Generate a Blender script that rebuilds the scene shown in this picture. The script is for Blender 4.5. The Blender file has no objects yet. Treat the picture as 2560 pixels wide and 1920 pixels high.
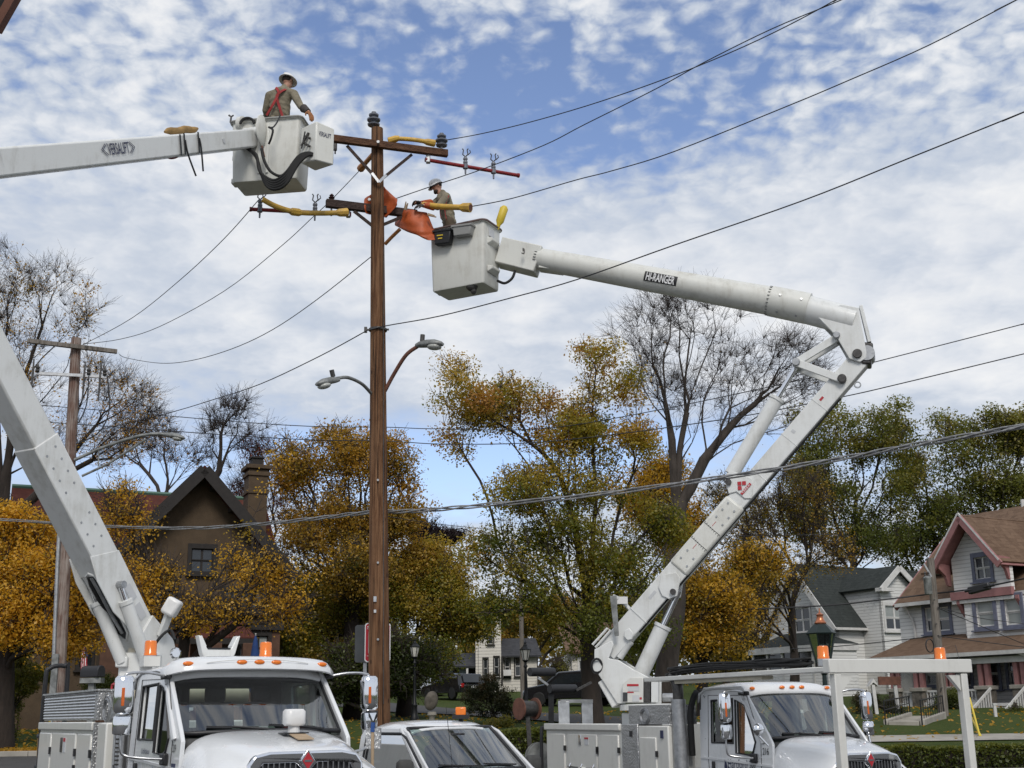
import bpy, bmesh, math, random
import numpy as np
from mathutils import Vector as V, Matrix
from mathutils.geometry import tessellate_polygon
rad = math.radians
scene = bpy.context.scene
COL = scene.collection

# ------------------------------------------------------------------ camera
F, W0, H0 = 3100.0, 2560, 1920          # focal length in photo pixels
HC, PITCH, ROLL = 1.9, math.atan2(820, 3100), rad(0.9)
_r, _u = V((1, 0, 0)), V((0, -math.sin(PITCH), math.cos(PITCH)))
FWD = V((0, math.cos(PITCH), math.sin(PITCH)))
RGT = _r * math.cos(ROLL) - _u * math.sin(ROLL)
UPV = _u * math.cos(ROLL) + _r * math.sin(ROLL)
EYE = V((0, 0, HC))
cam_d = bpy.data.cameras.new('camera')
cam_d.sensor_width = 36.0
cam_d.lens = 36.0 * F / W0
cam_d.clip_start, cam_d.clip_end = 0.1, 6000
cam = bpy.data.objects.new('camera', cam_d)
COL.objects.link(cam)
mw = Matrix((RGT, UPV, -FWD)).transposed().to_4x4()
mw.translation = EYE
cam.matrix_world = mw
scene.camera = cam
scene.render.resolution_x, scene.render.resolution_y = 1024, 768

# ------------------------------------------------------------------ light
SUN_EL, SUN_AZ = 42.0, 172.0            # azimuth clockwise from +Y (view direction)
SKY_STRENGTH, SUN_STRENGTH = 0.15, 2.0
EXPOSURE = 0.0
world = bpy.data.worlds.new('World')
scene.world = world
world.use_nodes = True
sd = bpy.data.lights.new('sun', 'SUN')
sd.energy, sd.angle, sd.color = SUN_STRENGTH, rad(20), (1.0, 0.95, 0.88)
sun = bpy.data.objects.new('sun', sd)
COL.objects.link(sun)
sun_dir = V((math.sin(rad(SUN_AZ)) * math.cos(rad(SUN_EL)), math.cos(rad(SUN_AZ)) * math.cos(rad(SUN_EL)), math.sin(rad(SUN_EL))))
sun.rotation_euler = sun_dir.to_track_quat('Z', 'Y').to_euler()
sun.location = (30, -20, 40)
vs = scene.view_settings
vs.view_transform, vs.look, vs.exposure, vs.gamma, vs.use_curve_mapping = 'Standard', 'None', EXPOSURE, 1.0, False
scene.cycles.max_bounces = 4
scene.cycles.diffuse_bounces = 2
scene.cycles.glossy_bounces = 3
scene.cycles.transmission_bounces = 3
scene.cycles.transparent_max_bounces = 12
scene.cycles.use_denoising = True


class NT:
 """small wrapper to write shader node trees"""
 def __init__(s, tree):
  s.t = tree
  tree.nodes.clear()

 def n(s, typ, ins=None, **kw):
  nd = s.t.nodes.new(typ)
  for k, v in kw.items():
   setattr(nd, k, v)
  for k, v in (ins or {}).items():
   s.put(nd.inputs[k], v)
  return nd

 def put(s, sock, v):
  if hasattr(v, 'is_output'):
   s.t.links.new(v, sock)
  elif hasattr(v, 'outputs'):
   s.t.links.new(v.outputs[0], sock)
  else:
   sock.default_value = v

 def m(s, op, a, b=0.0, c=0.0, clamp=False):
  nd = s.n('ShaderNodeMath', {0: a, 1: b}, operation=op, use_clamp=clamp)
  if op in ('MULTIPLY_ADD', 'COMPARE', 'SMOOTH_MIN'):
   s.put(nd.inputs[2], c)
  return nd.outputs[0]

 def vm(s, op, a, b=(0, 0, 0)):
  nd = s.n('ShaderNodeVectorMath', {0: a, 1: b}, operation=op)
  return nd.outputs['Value' if op in ('DOT_PRODUCT', 'LENGTH', 'DISTANCE') else 'Vector']

 def mix(s, fac, a, b, typ='MIX'):
  nd = s.n('ShaderNodeMix', data_type='RGBA', blend_type=typ)
  s.put(nd.inputs[0], fac); s.put(nd.inputs[6], a); s.put(nd.inputs[7], b)
  return nd.outputs[2]

 def ramp(s, fac, stops, mode='LINEAR'):
  nd = s.n('ShaderNodeValToRGB', {0: fac})
  nd.color_ramp.interpolation = mode
  el = nd.color_ramp.elements
  while len(el) < len(stops):
   el.new(0.5)
  for e, (p, c) in zip(el, stops):
   e.position = p
   e.color = (c, c, c, 1) if isinstance(c, (int, float)) else (*c[:3], 1)
  return nd.outputs[0]

 def noise(s, vec, scale, detail=4, rough=0.55, dist=0.0, dim='3D'):
  nd = s.n('ShaderNodeTexNoise', {'Scale': scale, 'Detail': detail, 'Roughness': rough, 'Distortion': dist}, noise_dimensions=dim)
  if vec is not None:
   s.put(nd.inputs['Vector'], vec)
  return nd.outputs[0]

 def smooth(s, v, a, b):
  nd = s.n('ShaderNodeMapRange', {0: v, 1: a, 2: b, 3: 0.0, 4: 1.0}, interpolation_type='SMOOTHSTEP')
  return nd.outputs[0]


def pix_dir(px, py):
 return (RGT * ((px - 1280) / F) + UPV * ((960 - py) / F) + FWD)


# ---- sky: Nishita blue with a broken altocumulus layer
def build_sky():
 k = NT(world.node_tree)
 d = k.n('ShaderNodeTexCoord').outputs['Generated']
 d = k.vm('NORMALIZE', d)
 sky = k.n('ShaderNodeTexSky', sky_type='NISHITA', sun_disc=False, sun_elevation=rad(SUN_EL), sun_rotation=rad(SUN_AZ),
    altitude=300, air_density=1.0, dust_density=0.6, ozone_density=2.0)
 sep = k.n('ShaderNodeSeparateXYZ', {0: d})
 z = k.m('MAXIMUM', sep.outputs[2], 0.0)
 inv = k.m('DIVIDE', 1.0, k.m('ADD', z, 0.22))
 pl = k.n('ShaderNodeCombineXYZ', {0: k.m('MULTIPLY', sep.outputs[0], inv), 1: k.m('MULTIPLY', sep.outputs[1], inv), 2: 0.0}).outputs[0]
 warp = k.n('ShaderNodeTexNoise', {'Vector': pl, 'Scale': 14.0, 'Detail': 3.0}, noise_dimensions='2D').outputs['Color']
 plw = k.vm('ADD', pl, k.vm('MULTIPLY', k.vm('SUBTRACT', warp, (0.5, 0.5, 0.5)), (0.028, 0.028, 0)))
 big = k.noise(pl, 2.2, 2, 0.5, dim='2D')
 mid = k.noise(plw, 7.0, 4, 0.6, dim='2D')
 mot = k.noise(plw, 27.0, 4, 0.54, dim='2D')
 vor = k.n('ShaderNodeTexVoronoi', {'Vector': plw, 'Scale': 36.0, 'Randomness': 1.0}, voronoi_dimensions='2D').outputs['Distance']
 puff = k.m('SUBTRACT', 1.0, k.smooth(vor, 0.0, 0.85))
 # thin places in the layer and thick ones: (pixel, spread, amount)
 cov = k.m('MULTIPLY_ADD', k.m('SUBTRACT', big, 0.5), 0.45, 0.74)
 for (px, py, sx, sy, amp) in ((1130, 200, 320, 140, -0.46), (1430, 340, 280, 110, -0.34), (960, 80, 220, 80, -0.28), (560, 90, 260, 90, -0.12), (1850, 160, 480, 180, -0.18), (1150, 1170, 420, 110, -0.55), (1950, 1130, 500, 90, -0.35),
         (110, 520, 230, 110, -0.14), (420, 800, 300, 70, -0.10), (300, 1160, 420, 80, -0.32), (300, 230, 420, 190, 0.10), (2300, 850, 500, 220, 0.2), (1500, 730, 1300, 220, 0.14), (2400, 330, 250, 160, 0.06)):
  c = pix_dir(px, py).normalized()
  a = k.vm('DOT_PRODUCT', d, RGT - c * c.dot(RGT))
  b = k.vm('DOT_PRODUCT', d, UPV - c * c.dot(UPV))
  f_ = k.vm('DOT_PRODUCT', d, c)
  e = k.m('ADD', k.m('POWER', k.m('DIVIDE', a, sx / F), 2), k.m('POWER', k.m('DIVIDE', b, sy / F), 2))
  g = k.m('MULTIPLY', k.m('EXPONENT', k.m('MULTIPLY', e, -0.7)), k.m('GREATER_THAN', f_, 0.0))
  cov = k.m('MULTIPLY_ADD', g, amp, cov)
 el = k.smooth(z, 0.34, 0.48)                      # higher up the layer breaks into puffs
 tex = k.m('MULTIPLY', k.m('SUBTRACT', mid, 0.5), k.m('MULTIPLY_ADD', el, 0.30, 0.42))
 tex = k.m('ADD', tex, k.m('MULTIPLY', k.m('SUBTRACT', mot, 0.5), k.m('MULTIPLY_ADD', el, 0.85, 0.12)))
 tex = k.m('ADD', tex, k.m('MULTIPLY', k.m('SUBTRACT', puff, 0.5), k.m('MULTIPLY_ADD', el, 0.26, 0.0)))
 dens = k.m('ADD', cov, tex)
 mask = k.m('MULTIPLY', k.smooth(dens, 0.20, 0.74), 0.97)
 shade = k.m('ADD', k.m('MULTIPLY', k.smooth(dens, 0.40, 1.10), 0.62), k.m('MULTIPLY', k.m('SUBTRACT', mid, 0.5), 0.75))
 shade = k.m('ADD', shade, k.m('MULTIPLY', k.m('SUBTRACT', mot, 0.5), k.m('MULTIPLY_ADD', el, 0.35, 0.10)))
 cl = k.ramp(k.m('ADD', shade, 0.12), [(0.0, (0.50, 0.57, 0.69)), (0.35, (0.60, 0.655, 0.745)), (0.65, (0.76, 0.79, 0.84)), (1.0, (0.93, 0.93, 0.93))])
 blue = k.mix(1.0, sky.outputs[0], (SKY_STRENGTH * 1.16, SKY_STRENGTH * 1.06, SKY_STRENGTH * 1.10, 1), 'MULTIPLY')
 col = k.mix(mask, blue, cl)
 bg = k.n('ShaderNodeBackground', {'Color': col, 'Strength': 1.0})
 out = k.n('ShaderNodeOutputWorld')
 k.t.links.new(bg.outputs[0], out.inputs[0])
 world.cycles.sampling_method = 'MANUAL'
 world.cycles.sample_map_resolution = 512


build_sky()


# ------------------------------------------------------------------ positions measured on the photograph
def P(px, py, Y):
 d = pix_dir(px, py)
 return EYE + d * (Y / d.y)


KY = 1.07                               # the pole and the boom tips stand this much deeper than first measured


def Q(px, py, Y):
 return P(px, py, Y * KY)


def Pz(px, py, z):
 d = pix_dir(px, py)
 return EYE + d * ((z - HC) / d.z)


def onplane(px, py, o, n):
 d = pix_dir(px, py)
 return EYE + d * ((V(o) - EYE).dot(n) / d.dot(n))


def msize(w, p):
 """metres for w photo pixels at point p"""
 return w * (V(p) - EYE).dot(FWD) / F


# ------------------------------------------------------------------ scene tree helpers
def thing(name, label, cat, loc=(0, 0, 0), rotz=0.0, group=None, kind=None, scale=1.0):
 o = bpy.data.objects.new(name, None)
 o.empty_display_size = 0.2
 COL.objects.link(o)
 o.location = loc
 o.rotation_euler = (0, 0, rotz)
 o.scale = (scale,) * 3
 tag(o, label, cat, group, kind)
 return o


def tag(o, label=None, cat=None, group=None, kind=None):
 if label: o['label'] = label
 if cat: o['category'] = cat
 if group: o['group'] = group
 if kind: o['kind'] = kind
 return o


def root_inv(o):
 while o.parent is not None:
  o = o.parent
 return (Matrix.Translation(o.location) @ Matrix.Rotation(o.rotation_euler.z, 4, 'Z') @ Matrix.Scale(o.scale.x, 4)).inverted()


def root_mat(o):
 return root_inv(o).inverted()


def link(name, me, mat=None, parent=None):
 o = bpy.data.objects.new(name, me)
 COL.objects.link(o)
 if mat is not None and not me.materials:
  for mm in (mat if isinstance(mat, (list, tuple)) else [mat]):
   me.materials.append(mm)
 if parent is not None:
  o.parent = parent
 return o


def copy_tree(o, parent=None):
 c = o.copy()
 COL.objects.link(c)
 c.parent = parent
 for ch in list(o.children):
  copy_tree(ch, c)
 return c


def frame(d, up=(0, 0, 1)):
 d = V(d).normalized()
 u = V(up)
 if abs(d.dot(u)) > 0.98:
  u = V((0, 1, 0)) if abs(d.y) < 0.9 else V((1, 0, 0))
 s = d.cross(u).normalized()
 return d, s, s.cross(d).normalized()


class MB:
 """collects shapes; build() links them as ONE mesh object"""
 D = None

 def __init__(s, M=None):
  s.v, s.f, s.M, s.mi = [], [], (M if M is not None else MB.D), []
  s.cur = 0

 def add(s, vs, fs):
  b = len(s.v)
  for p in vs:
   p = V(p)
   s.v.append(s.M @ p if s.M is not None else p)
  for f in fs:
   s.f.append([i + b for i in f])
   s.mi.append(s.cur)
  return s

 def box(s, c, size, R=None, taper=None):
  c = V(c)
  hx, hy, hz = size[0] / 2, size[1] / 2, size[2] / 2
  pts = []
  for z in (-1, 1):
   t = taper if (taper and z < 0) else 1.0
   for x, y in ((-1, -1), (1, -1), (1, 1), (-1, 1)):
    p = V((x * hx * t, y * hy * t, z * hz))
    pts.append(c + (R @ p if R is not None else p))
  return s.add(pts, [(3, 2, 1, 0), (4, 5, 6, 7), (0, 1, 5, 4), (1, 2, 6, 5), (2, 3, 7, 6), (3, 0, 4, 7)])

 def bar(s, a, b, w, h, up=(0, 0, 1), w2=None, h2=None):
  a, b = V(a), V(b)
  d, sd_, u = frame(b - a, up)
  w2 = w if w2 is None else w2
  h2 = h if h2 is None else h2
  pts = [a + sd_ * x * w / 2 + u * y * h / 2 for x, y in ((-1, -1), (1, -1), (1, 1), (-1, 1))] + \
    [b + sd_ * x * w2 / 2 + u * y * h2 / 2 for x, y in ((-1, -1), (1, -1), (1, 1), (-1, 1))]
  return s.add(pts, [(3, 2, 1, 0), (4, 5, 6, 7), (0, 1, 5, 4), (1, 2, 6, 5), (2, 3, 7, 6), (3, 0, 4, 7)])

 def tube(s, pts, r, n=8, cap=True, closed=False):
  pts = [V(p) for p in pts]
  N = len(pts)
  rs = r if isinstance(r, (list, tuple)) else [r] * N
  up = None
  vs, fs = [], []
  for i, p in enumerate(pts):
   t = (pts[(i + 1) % N] - pts[i - 1]) if closed else (pts[min(i + 1, N - 1)] - pts[max(i - 1, 0)])
   if t.length < 1e-9:
    t = V((0, 0, 1))
   t.normalize()
   if up is None:
    up = frame(t)[2]
   a = t.cross(up)
   if a.length < 1e-6:
    a = frame(t)[1]
   a.normalize()
   up = a.cross(t).normalized()
   for j in range(n):
    q = 2 * math.pi * j / n
    vs.append(p + a * math.cos(q) * rs[i] + up * math.sin(q) * rs[i])
  for i in range(N if closed else N - 1):
   for j in range(n):
    i2 = (i + 1) % N
    fs.append((i * n + j, i2 * n + j, i2 * n + (j + 1) % n, i * n + (j + 1) % n))
  if cap and not closed:
   fs.append(tuple(range(n)))
   fs.append(tuple((N - 1) * n + j for j in reversed(range(n))))
  return s.add(vs, fs)

 def cyl(s, a, b, r, n=16, r2=None):
  return s.tube([a, b], [r, r if r2 is None else r2], n)

 def lathe(s, prof, c, axis=(0, 0, 1), n=16, sx=1.0, sy=1.0):
  c = V(c)
  d, a, b = frame(axis, (0, 1, 0) if abs(V(axis).normalized().z) > 0.9 else (0, 0, 1))
  vs, fs = [], []
  for r, h in prof:
   for j in range(n):
    q = 2 * math.pi * j / n
    vs.append(c + d * h + a * math.cos(q) * r * sx + b * math.sin(q) * r * sy)
  for i in range(len(prof) - 1):
   for j in range(n):
    fs.append((i * n + j, i * n + (j + 1) % n, (i + 1) * n + (j + 1) % n, (i + 1) * n + j))
  fs.append(tuple(reversed(range(n))))
  fs.append(tuple((len(prof) - 1) * n + j for j in range(n)))
  return s.add(vs, fs)

 def ell(s, c, rx, ry, rz, R=None, nu=12, nv=8):
  vs, fs = [], []
  c = V(c)
  for i in range(nv + 1):
   th = math.pi * i / nv
   for j in range(nu):
    q = 2 * math.pi * j / nu
    p = V((rx * math.sin(th) * math.cos(q), ry * math.sin(th) * math.sin(q), rz * math.cos(th)))
    vs.append(c + (R @ p if R is not None else p))
  for i in range(nv):
   for j in range(nu):
    fs.append((i * nu + j, (i + 1) * nu + j, (i + 1) * nu + (j + 1) % nu, i * nu + (j + 1) % nu))
  return s.add(vs, fs)

 def prism(s, poly, ext):
  """poly: 3D points; extruded by vector ext"""
  poly = [V(p) for p in poly]
  n = len(poly)
  tris = tessellate_polygon([poly])
  vs = poly + [p + V(ext) for p in poly]
  nrm = sum(((poly[i] - poly[0]).cross(poly[(i + 1) % n] - poly[0]) for i in range(n)), V((0, 0, 0)))
  flip = nrm.dot(V(ext)) > 0
  fs = []
  for t in tris:
   a, b, c = t
   nn = (poly[b] - poly[a]).cross(poly[c] - poly[a])
   if (nn.dot(V(ext)) > 0):
    a, b, c = c, b, a
   fs.append((a, b, c)); fs.append((c + n, b + n, a + n))
  for i in range(n):
   j = (i + 1) % n
   fs.append((i, j, j + n, i + n) if not flip else (i + n, j + n, j, i))
  return s.add(vs, fs)

 def wall(s, outer, holes, o, ux, uy, thick):
  """flat panel with openings; outer/holes are 2D in (ux, uy) from o; thick goes along -(ux x uy)"""
  o, ux, uy = V(o), V(ux), V(uy)
  nz = ux.cross(uy).normalized()
  loops = [outer] + list(holes)
  flat = [V((a, b, 0)) for L in loops for (a, b) in L]
  tris = tessellate_polygon([[V((a, b, 0)) for (a, b) in L] for L in loops])
  front = [o + ux * p.x + uy * p.y for p in flat]
  back = [p - nz * thick for p in front]
  n = len(front)
  fs = []
  for a, b, c in tris:
   if (flat[b] - flat[a]).cross(flat[c] - flat[a]).z < 0:
    a, b, c = c, b, a
   fs.append((a, b, c)); fs.append((c + n, b + n, a + n))
  st = 0
  for L in loops:
   m = len(L)
   for i in range(m):
    j = (i + 1) % m
    fs.append((st + i, st + i + n, st + j + n, st + j))
   st += m
  return s.add(front + back, fs)

 def loft(s, rings, closed=True, cap=True):
  n = len(rings[0])
  vs = [p for r in rings for p in r]
  fs = []
  for i in range(len(rings) - 1):
   for j in range(n if closed else n - 1):
    k2 = (j + 1) % n
    fs.append((i * n + j, i * n + k2, (i + 1) * n + k2, (i + 1) * n + j))
  if cap and closed:
   fs.append(tuple(reversed(range(n))))
   fs.append(tuple((len(rings) - 1) * n + j for j in range(n)))
  return s.add(vs, fs)

 def build(s, name, mat, parent=None, bevel=0.0, smooth=None, world=False, seg=2, solid=0.0, recalc=True):
  vs = s.v
  if world and parent is not None:
   Mi = root_inv(parent)
   vs = [Mi @ p for p in vs]
  me = bpy.data.meshes.new(name)
  me.from_pydata([tuple(p) for p in vs], [], s.f)
  if any(s.mi):
   me.polygons.foreach_set('material_index', s.mi)
  if recalc:
   bm = bmesh.new(); bm.from_mesh(me)
   bmesh.ops.recalc_face_normals(bm, faces=bm.faces)
   bm.to_mesh(me); bm.free()
  me.update()
  o = link(name, me, mat, parent)
  if smooth is not None:
   me.polygons.foreach_set('use_smooth', [True] * len(me.polygons))
   me.set_sharp_from_angle(angle=rad(smooth))
  if solid:
   md = o.modifiers.new('thickness', 'SOLIDIFY'); md.thickness = solid
  if bevel:
   md = o.modifiers.new('bevel', 'BEVEL')
   md.width, md.segments, md.limit_method, md.angle_limit = bevel, seg, 'ANGLE', rad(40)
   if smooth is None:
    me.polygons.foreach_set('use_smooth', [True] * len(me.polygons))
    me.set_sharp_from_angle(angle=rad(35))
  return o


def bez(pts, n=6):
 """Catmull-Rom through pts"""
 pts = [V(p) for p in pts]
 out = []
 for i in range(len(pts) - 1):
  p0 = pts[max(i - 1, 0)]; p1 = pts[i]; p2 = pts[i + 1]; p3 = pts[min(i + 2, len(pts) - 1)]
  for k in range(n):
   t = k / n
   out.append(0.5 * ((2 * p1) + (p2 - p0) * t + (2 * p0 - 5 * p1 + 4 * p2 - p3) * t * t + (3 * p1 - p0 - 3 * p2 + p3) * t ** 3))
 out.append(pts[-1])
 return out


# ------------------------------------------------------------------ materials
def principled(name, color, rough=0.6, metal=0.0, var=0.0, vscale=6.0, bump=0.0, bscale=40.0, spec=0.5, var2=None, stretch=None, coat=0.0):
 m = bpy.data.materials.new(name)
 m.use_nodes = True
 k = NT(m.node_tree)
 co = k.n('ShaderNodeTexCoord').outputs['Object']
 if stretch:
  co = k.vm('MULTIPLY', co, stretch)
 c = (*color, 1)
 if var or var2:
  f = k.noise(co, vscale, 6, 0.6)
  f = k.smooth(f, 0.3, 0.7)
  c2 = var2 if var2 else tuple(x * (1 - var) for x in color)
  c = k.mix(f, (*c2, 1), c)
 b = k.n('ShaderNodeBsdfPrincipled', {'Base Color': c, 'Roughness': rough, 'Metallic': metal, 'Specular IOR Level': spec, 'Coat Weight': coat})
 if coat:
  b.inputs['Coat Roughness'].default_value = 0.06
 if bump:
  h = k.noise(co, bscale, 5, 0.65)
  bp = k.n('ShaderNodeBump', {'Height': h, 'Strength': 1.0, 'Distance': bump})
  k.put(b.inputs['Normal'], bp.outputs[0])
 o = k.n('ShaderNodeOutputMaterial')
 k.t.links.new(b.outputs[0], o.inputs[0])
 return m


def glass_mat(name, tint, refl=1.0):
 m = bpy.data.materials.new(name)
 m.use_nodes = True
 k = NT(m.node_tree)
 tr = k.n('ShaderNodeBsdfTransparent', {'Color': (*tint, 1)})
 gl = k.n('ShaderNodeBsdfGlossy', {'Color': (1, 1, 1, 1), 'Roughness': 0.015})
 fr = k.n('ShaderNodeFresnel', {'IOR': 1.6})
 mx = k.n('ShaderNodeMixShader', {0: k.m('MULTIPLY', fr.outputs[0], refl, clamp=True)})
 k.t.links.new(tr.outputs[0], mx.inputs[1]); k.t.links.new(gl.outputs[0], mx.inputs[2])
 o = k.n('ShaderNodeOutputMaterial')
 k.t.links.new(mx.outputs[0], o.inputs[0])
 return m


def wood_pole_mat(name, dark, mid_, pale, paleness, along=False):
 m = bpy.data.materials.new(name)
 m.use_nodes = True
 k = NT(m.node_tree)
 co = k.n('ShaderNodeTexCoord').outputs['Object']
 if along:
  co = k.n('ShaderNodeMapping', {'Vector': co, 'Rotation': (0, rad(90), 0)}).outputs[0]
 st = k.vm('MULTIPLY', co, (22, 22, 0.8))
 a = k.noise(st, 1.0, 6, 0.65, 0.4)
 st2 = k.vm('MULTIPLY', co, (75, 75, 2.2))
 b = k.noise(st2, 1.0, 4, 0.6)
 blot = k.noise(k.vm('MULTIPLY', co, (1.0, 1.0, 0.55)), 2.2, 4, 0.6)
 c = k.ramp(k.m('ADD', k.m('MULTIPLY', a, 0.72), k.m('MULTIPLY', b, 0.28)), [(0.36, dark), (0.5, mid_), (0.66, pale)])
 c = k.mix(k.m('MULTIPLY', k.smooth(blot, 0.42, 0.62), paleness), c, (*pale, 1))
 kn = k.n('ShaderNodeTexVoronoi', {'Vector': k.vm('MULTIPLY', co, (4.2, 4.2, 1.9)), 'Scale': 1.0})
 c = k.mix(k.m('MULTIPLY', k.m('SUBTRACT', 1.0, k.smooth(kn.outputs['Distance'], 0.04, 0.11)), 0.8), c, (*dark, 1))
 ck = k.noise(k.vm('MULTIPLY', co, (34, 34, 0.35)), 1.0, 3, 0.5, 0.8)
 c = k.mix(k.m('MULTIPLY', k.smooth(ck, 0.60, 0.66), 0.85), c, (*[x * 0.6 for x in dark], 1))
 bs = k.n('ShaderNodeBsdfPrincipled', {'Base Color': c, 'Roughness': 0.8, 'Specular IOR Level': 0.25})
 bp = k.n('ShaderNodeBump', {'Height': k.m('ADD', a, k.m('MULTIPLY', b, 0.5)), 'Strength': 0.9, 'Distance': 0.02})
 k.put(bs.inputs['Normal'], bp.outputs[0])
 o = k.n('ShaderNodeOutputMaterial')
 k.t.links.new(bs.outputs[0], o.inputs[0])
 return m


def siding_mat(name, color, course, wear, worn_and_shade=(0.30, 0.29, 0.28), vertical_axis=2):
 """painted clapboard: courses of boards with shade painted along each lip, flaking in places"""
 m = bpy.data.materials.new(name)
 m.use_nodes = True
 k = NT(m.node_tree)
 co = k.n('ShaderNodeTexCoord').outputs['Object']
 sep = k.n('ShaderNodeSeparateXYZ', {0: co})
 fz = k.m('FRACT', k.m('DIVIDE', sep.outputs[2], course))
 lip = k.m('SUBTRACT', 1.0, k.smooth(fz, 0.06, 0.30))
 flake = k.noise(k.vm('MULTIPLY', co, (2.0, 2.0, 9.0)), 2.2, 7, 0.72)
 blot = k.noise(co, 0.5, 3, 0.5)
 f = k.smooth(k.m('MULTIPLY_ADD', k.m('SUBTRACT', blot, 0.5), 0.35, flake), 0.57, 0.66)
 c = k.mix(k.m('MULTIPLY', f, wear), (*color, 1), (*worn_and_shade, 1))
 c = k.mix(k.m('MULTIPLY', k.noise(co, 1.1, 4, 0.6), 0.35), c, tuple(x * 0.78 for x in color) + (1,))
 c = k.mix(k.m('MULTIPLY', lip, 0.55), c, (*worn_and_shade, 1))  # shade line at each board edge, put into the colour
 b = k.n('ShaderNodeBsdfPrincipled', {'Base Color': c, 'Roughness': 0.75, 'Specular IOR Level': 0.2})
 bp = k.n('ShaderNodeBump', {'Height': k.m('SUBTRACT', 1.0, fz), 'Strength': 1.0, 'Distance': 0.035})
 k.put(b.inputs['Normal'], bp.outputs[0])
 o = k.n('ShaderNodeOutputMaterial')
 k.t.links.new(b.outputs[0], o.inputs[0])
 return m


def shingle_mat(name, c1, c2, course=0.16):
 m = bpy.data.materials.new(name)
 m.use_nodes = True
 k = NT(m.node_tree)
 co = k.n('ShaderNodeTexCoord').outputs['Object']
 sep = k.n('ShaderNodeSeparateXYZ', {0: co})
 row = k.m('DIVIDE', sep.outputs[2], course)
 fz = k.m('FRACT', row)
 cell = k.n('ShaderNodeCombineXYZ', {0: k.m('MULTIPLY', sep.outputs[0], 4.0), 1: k.m('MULTIPLY', sep.outputs[1], 4.0), 2: k.m('FLOOR', row)})
 wn = k.n('ShaderNodeTexVoronoi', {'Vector': cell.outputs[0], 'Scale': 1.0}).outputs['Color']
 bl = k.noise(co, 0.6, 4, 0.6)
 f = k.m('ADD', k.m('MULTIPLY', k.n('ShaderNodeSeparateColor', {0: wn}).outputs[0], 0.5), k.m('MULTIPLY', bl, 0.55))
 c = k.mix(f, (*c1, 1), (*c2, 1))
 b = k.n('ShaderNodeBsdfPrincipled', {'Base Color': c, 'Roughness': 0.9, 'Specular IOR Level': 0.15})
 bp = k.n('ShaderNodeBump', {'Height': k.m('SUBTRACT', 1.0, fz), 'Strength': 1.0, 'Distance': 0.03})
 k.put(b.inputs['Normal'], bp.outputs[0])
 o = k.n('ShaderNodeOutputMaterial')
 k.t.links.new(b.outputs[0], o.inputs[0])
 return m


def leaf_mat(name, stops, transl=0.48):
 """stops are leaf colours along the face attribute 'tone'"""
 m = bpy.data.materials.new(name)
 m.use_nodes = True
 k = NT(m.node_tree)
 a = k.n('ShaderNodeAttribute', attribute_name='tone')
 c = k.ramp(a.outputs['Fac'], stops)
 d = k.n('ShaderNodeBsdfDiffuse', {'Color': c})
 t = k.n('ShaderNodeBsdfTranslucent', {'Color': k.mix(1.0, c, (1.25, 1.15, 0.6, 1), 'MULTIPLY')})
 mx = k.n('ShaderNodeMixShader', {0: transl})
 k.t.links.new(d.outputs[0], mx.inputs[1]); k.t.links.new(t.outputs[0], mx.inputs[2])
 g = k.n('ShaderNodeBsdfGlossy', {'Color': (0.8, 0.8, 0.8, 1), 'Roughness': 0.5})
 mx2 = k.n('ShaderNodeMixShader', {0: 0.03})
 k.t.links.new(mx.outputs[0], mx2.inputs[1]); k.t.links.new(g.outputs[0], mx2.inputs[2])
 o = k.n('ShaderNodeOutputMaterial')
 k.t.links.new(mx2.outputs[0], o.inputs[0])
 return m


def tread_mat(name):
 """aluminium diamond plate"""
 m = bpy.data.materials.new(name)
 m.use_nodes = True
 k = NT(m.node_tree)
 co = k.n('ShaderNodeTexCoord').outputs['Object']
 rot = k.n('ShaderNodeMapping', {'Vector': co, 'Rotation': (0.6, 0.5, 0.785), 'Scale': (30, 30, 30)})
 ch = k.n('ShaderNodeTexChecker', {'Vector': rot.outputs[0], 'Scale': 1.0, 'Color1': (0, 0, 0, 1), 'Color2': (1, 1, 1, 1)})
 vo = k.n('ShaderNodeTexVoronoi', {'Vector': k.vm('MULTIPLY', co, (38, 38, 24)), 'Scale': 1.0})
 h = k.m('ADD', k.m('MULTIPLY', k.smooth(vo.outputs['Distance'], 0.25, 0.6), 0.7), k.m('MULTIPLY', ch.outputs[1], 0.4))
 n = k.noise(co, 5, 5, 0.6)
 b = k.n('ShaderNodeBsdfPrincipled', {'Base Color': k.mix(n, (0.34, 0.345, 0.35, 1), (0.62, 0.62, 0.61, 1)), 'Metallic': 0.85, 'Roughness': k.m('MULTIPLY_ADD', n, 0.3, 0.25)})
 bp = k.n('ShaderNodeBump', {'Height': h, 'Strength': 0.9, 'Distance': 0.006})
 k.put(b.inputs['Normal'], bp.outputs[0])
 o = k.n('ShaderNodeOutputMaterial')
 k.t.links.new(b.outputs[0], o.inputs[0])
 return m


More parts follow.
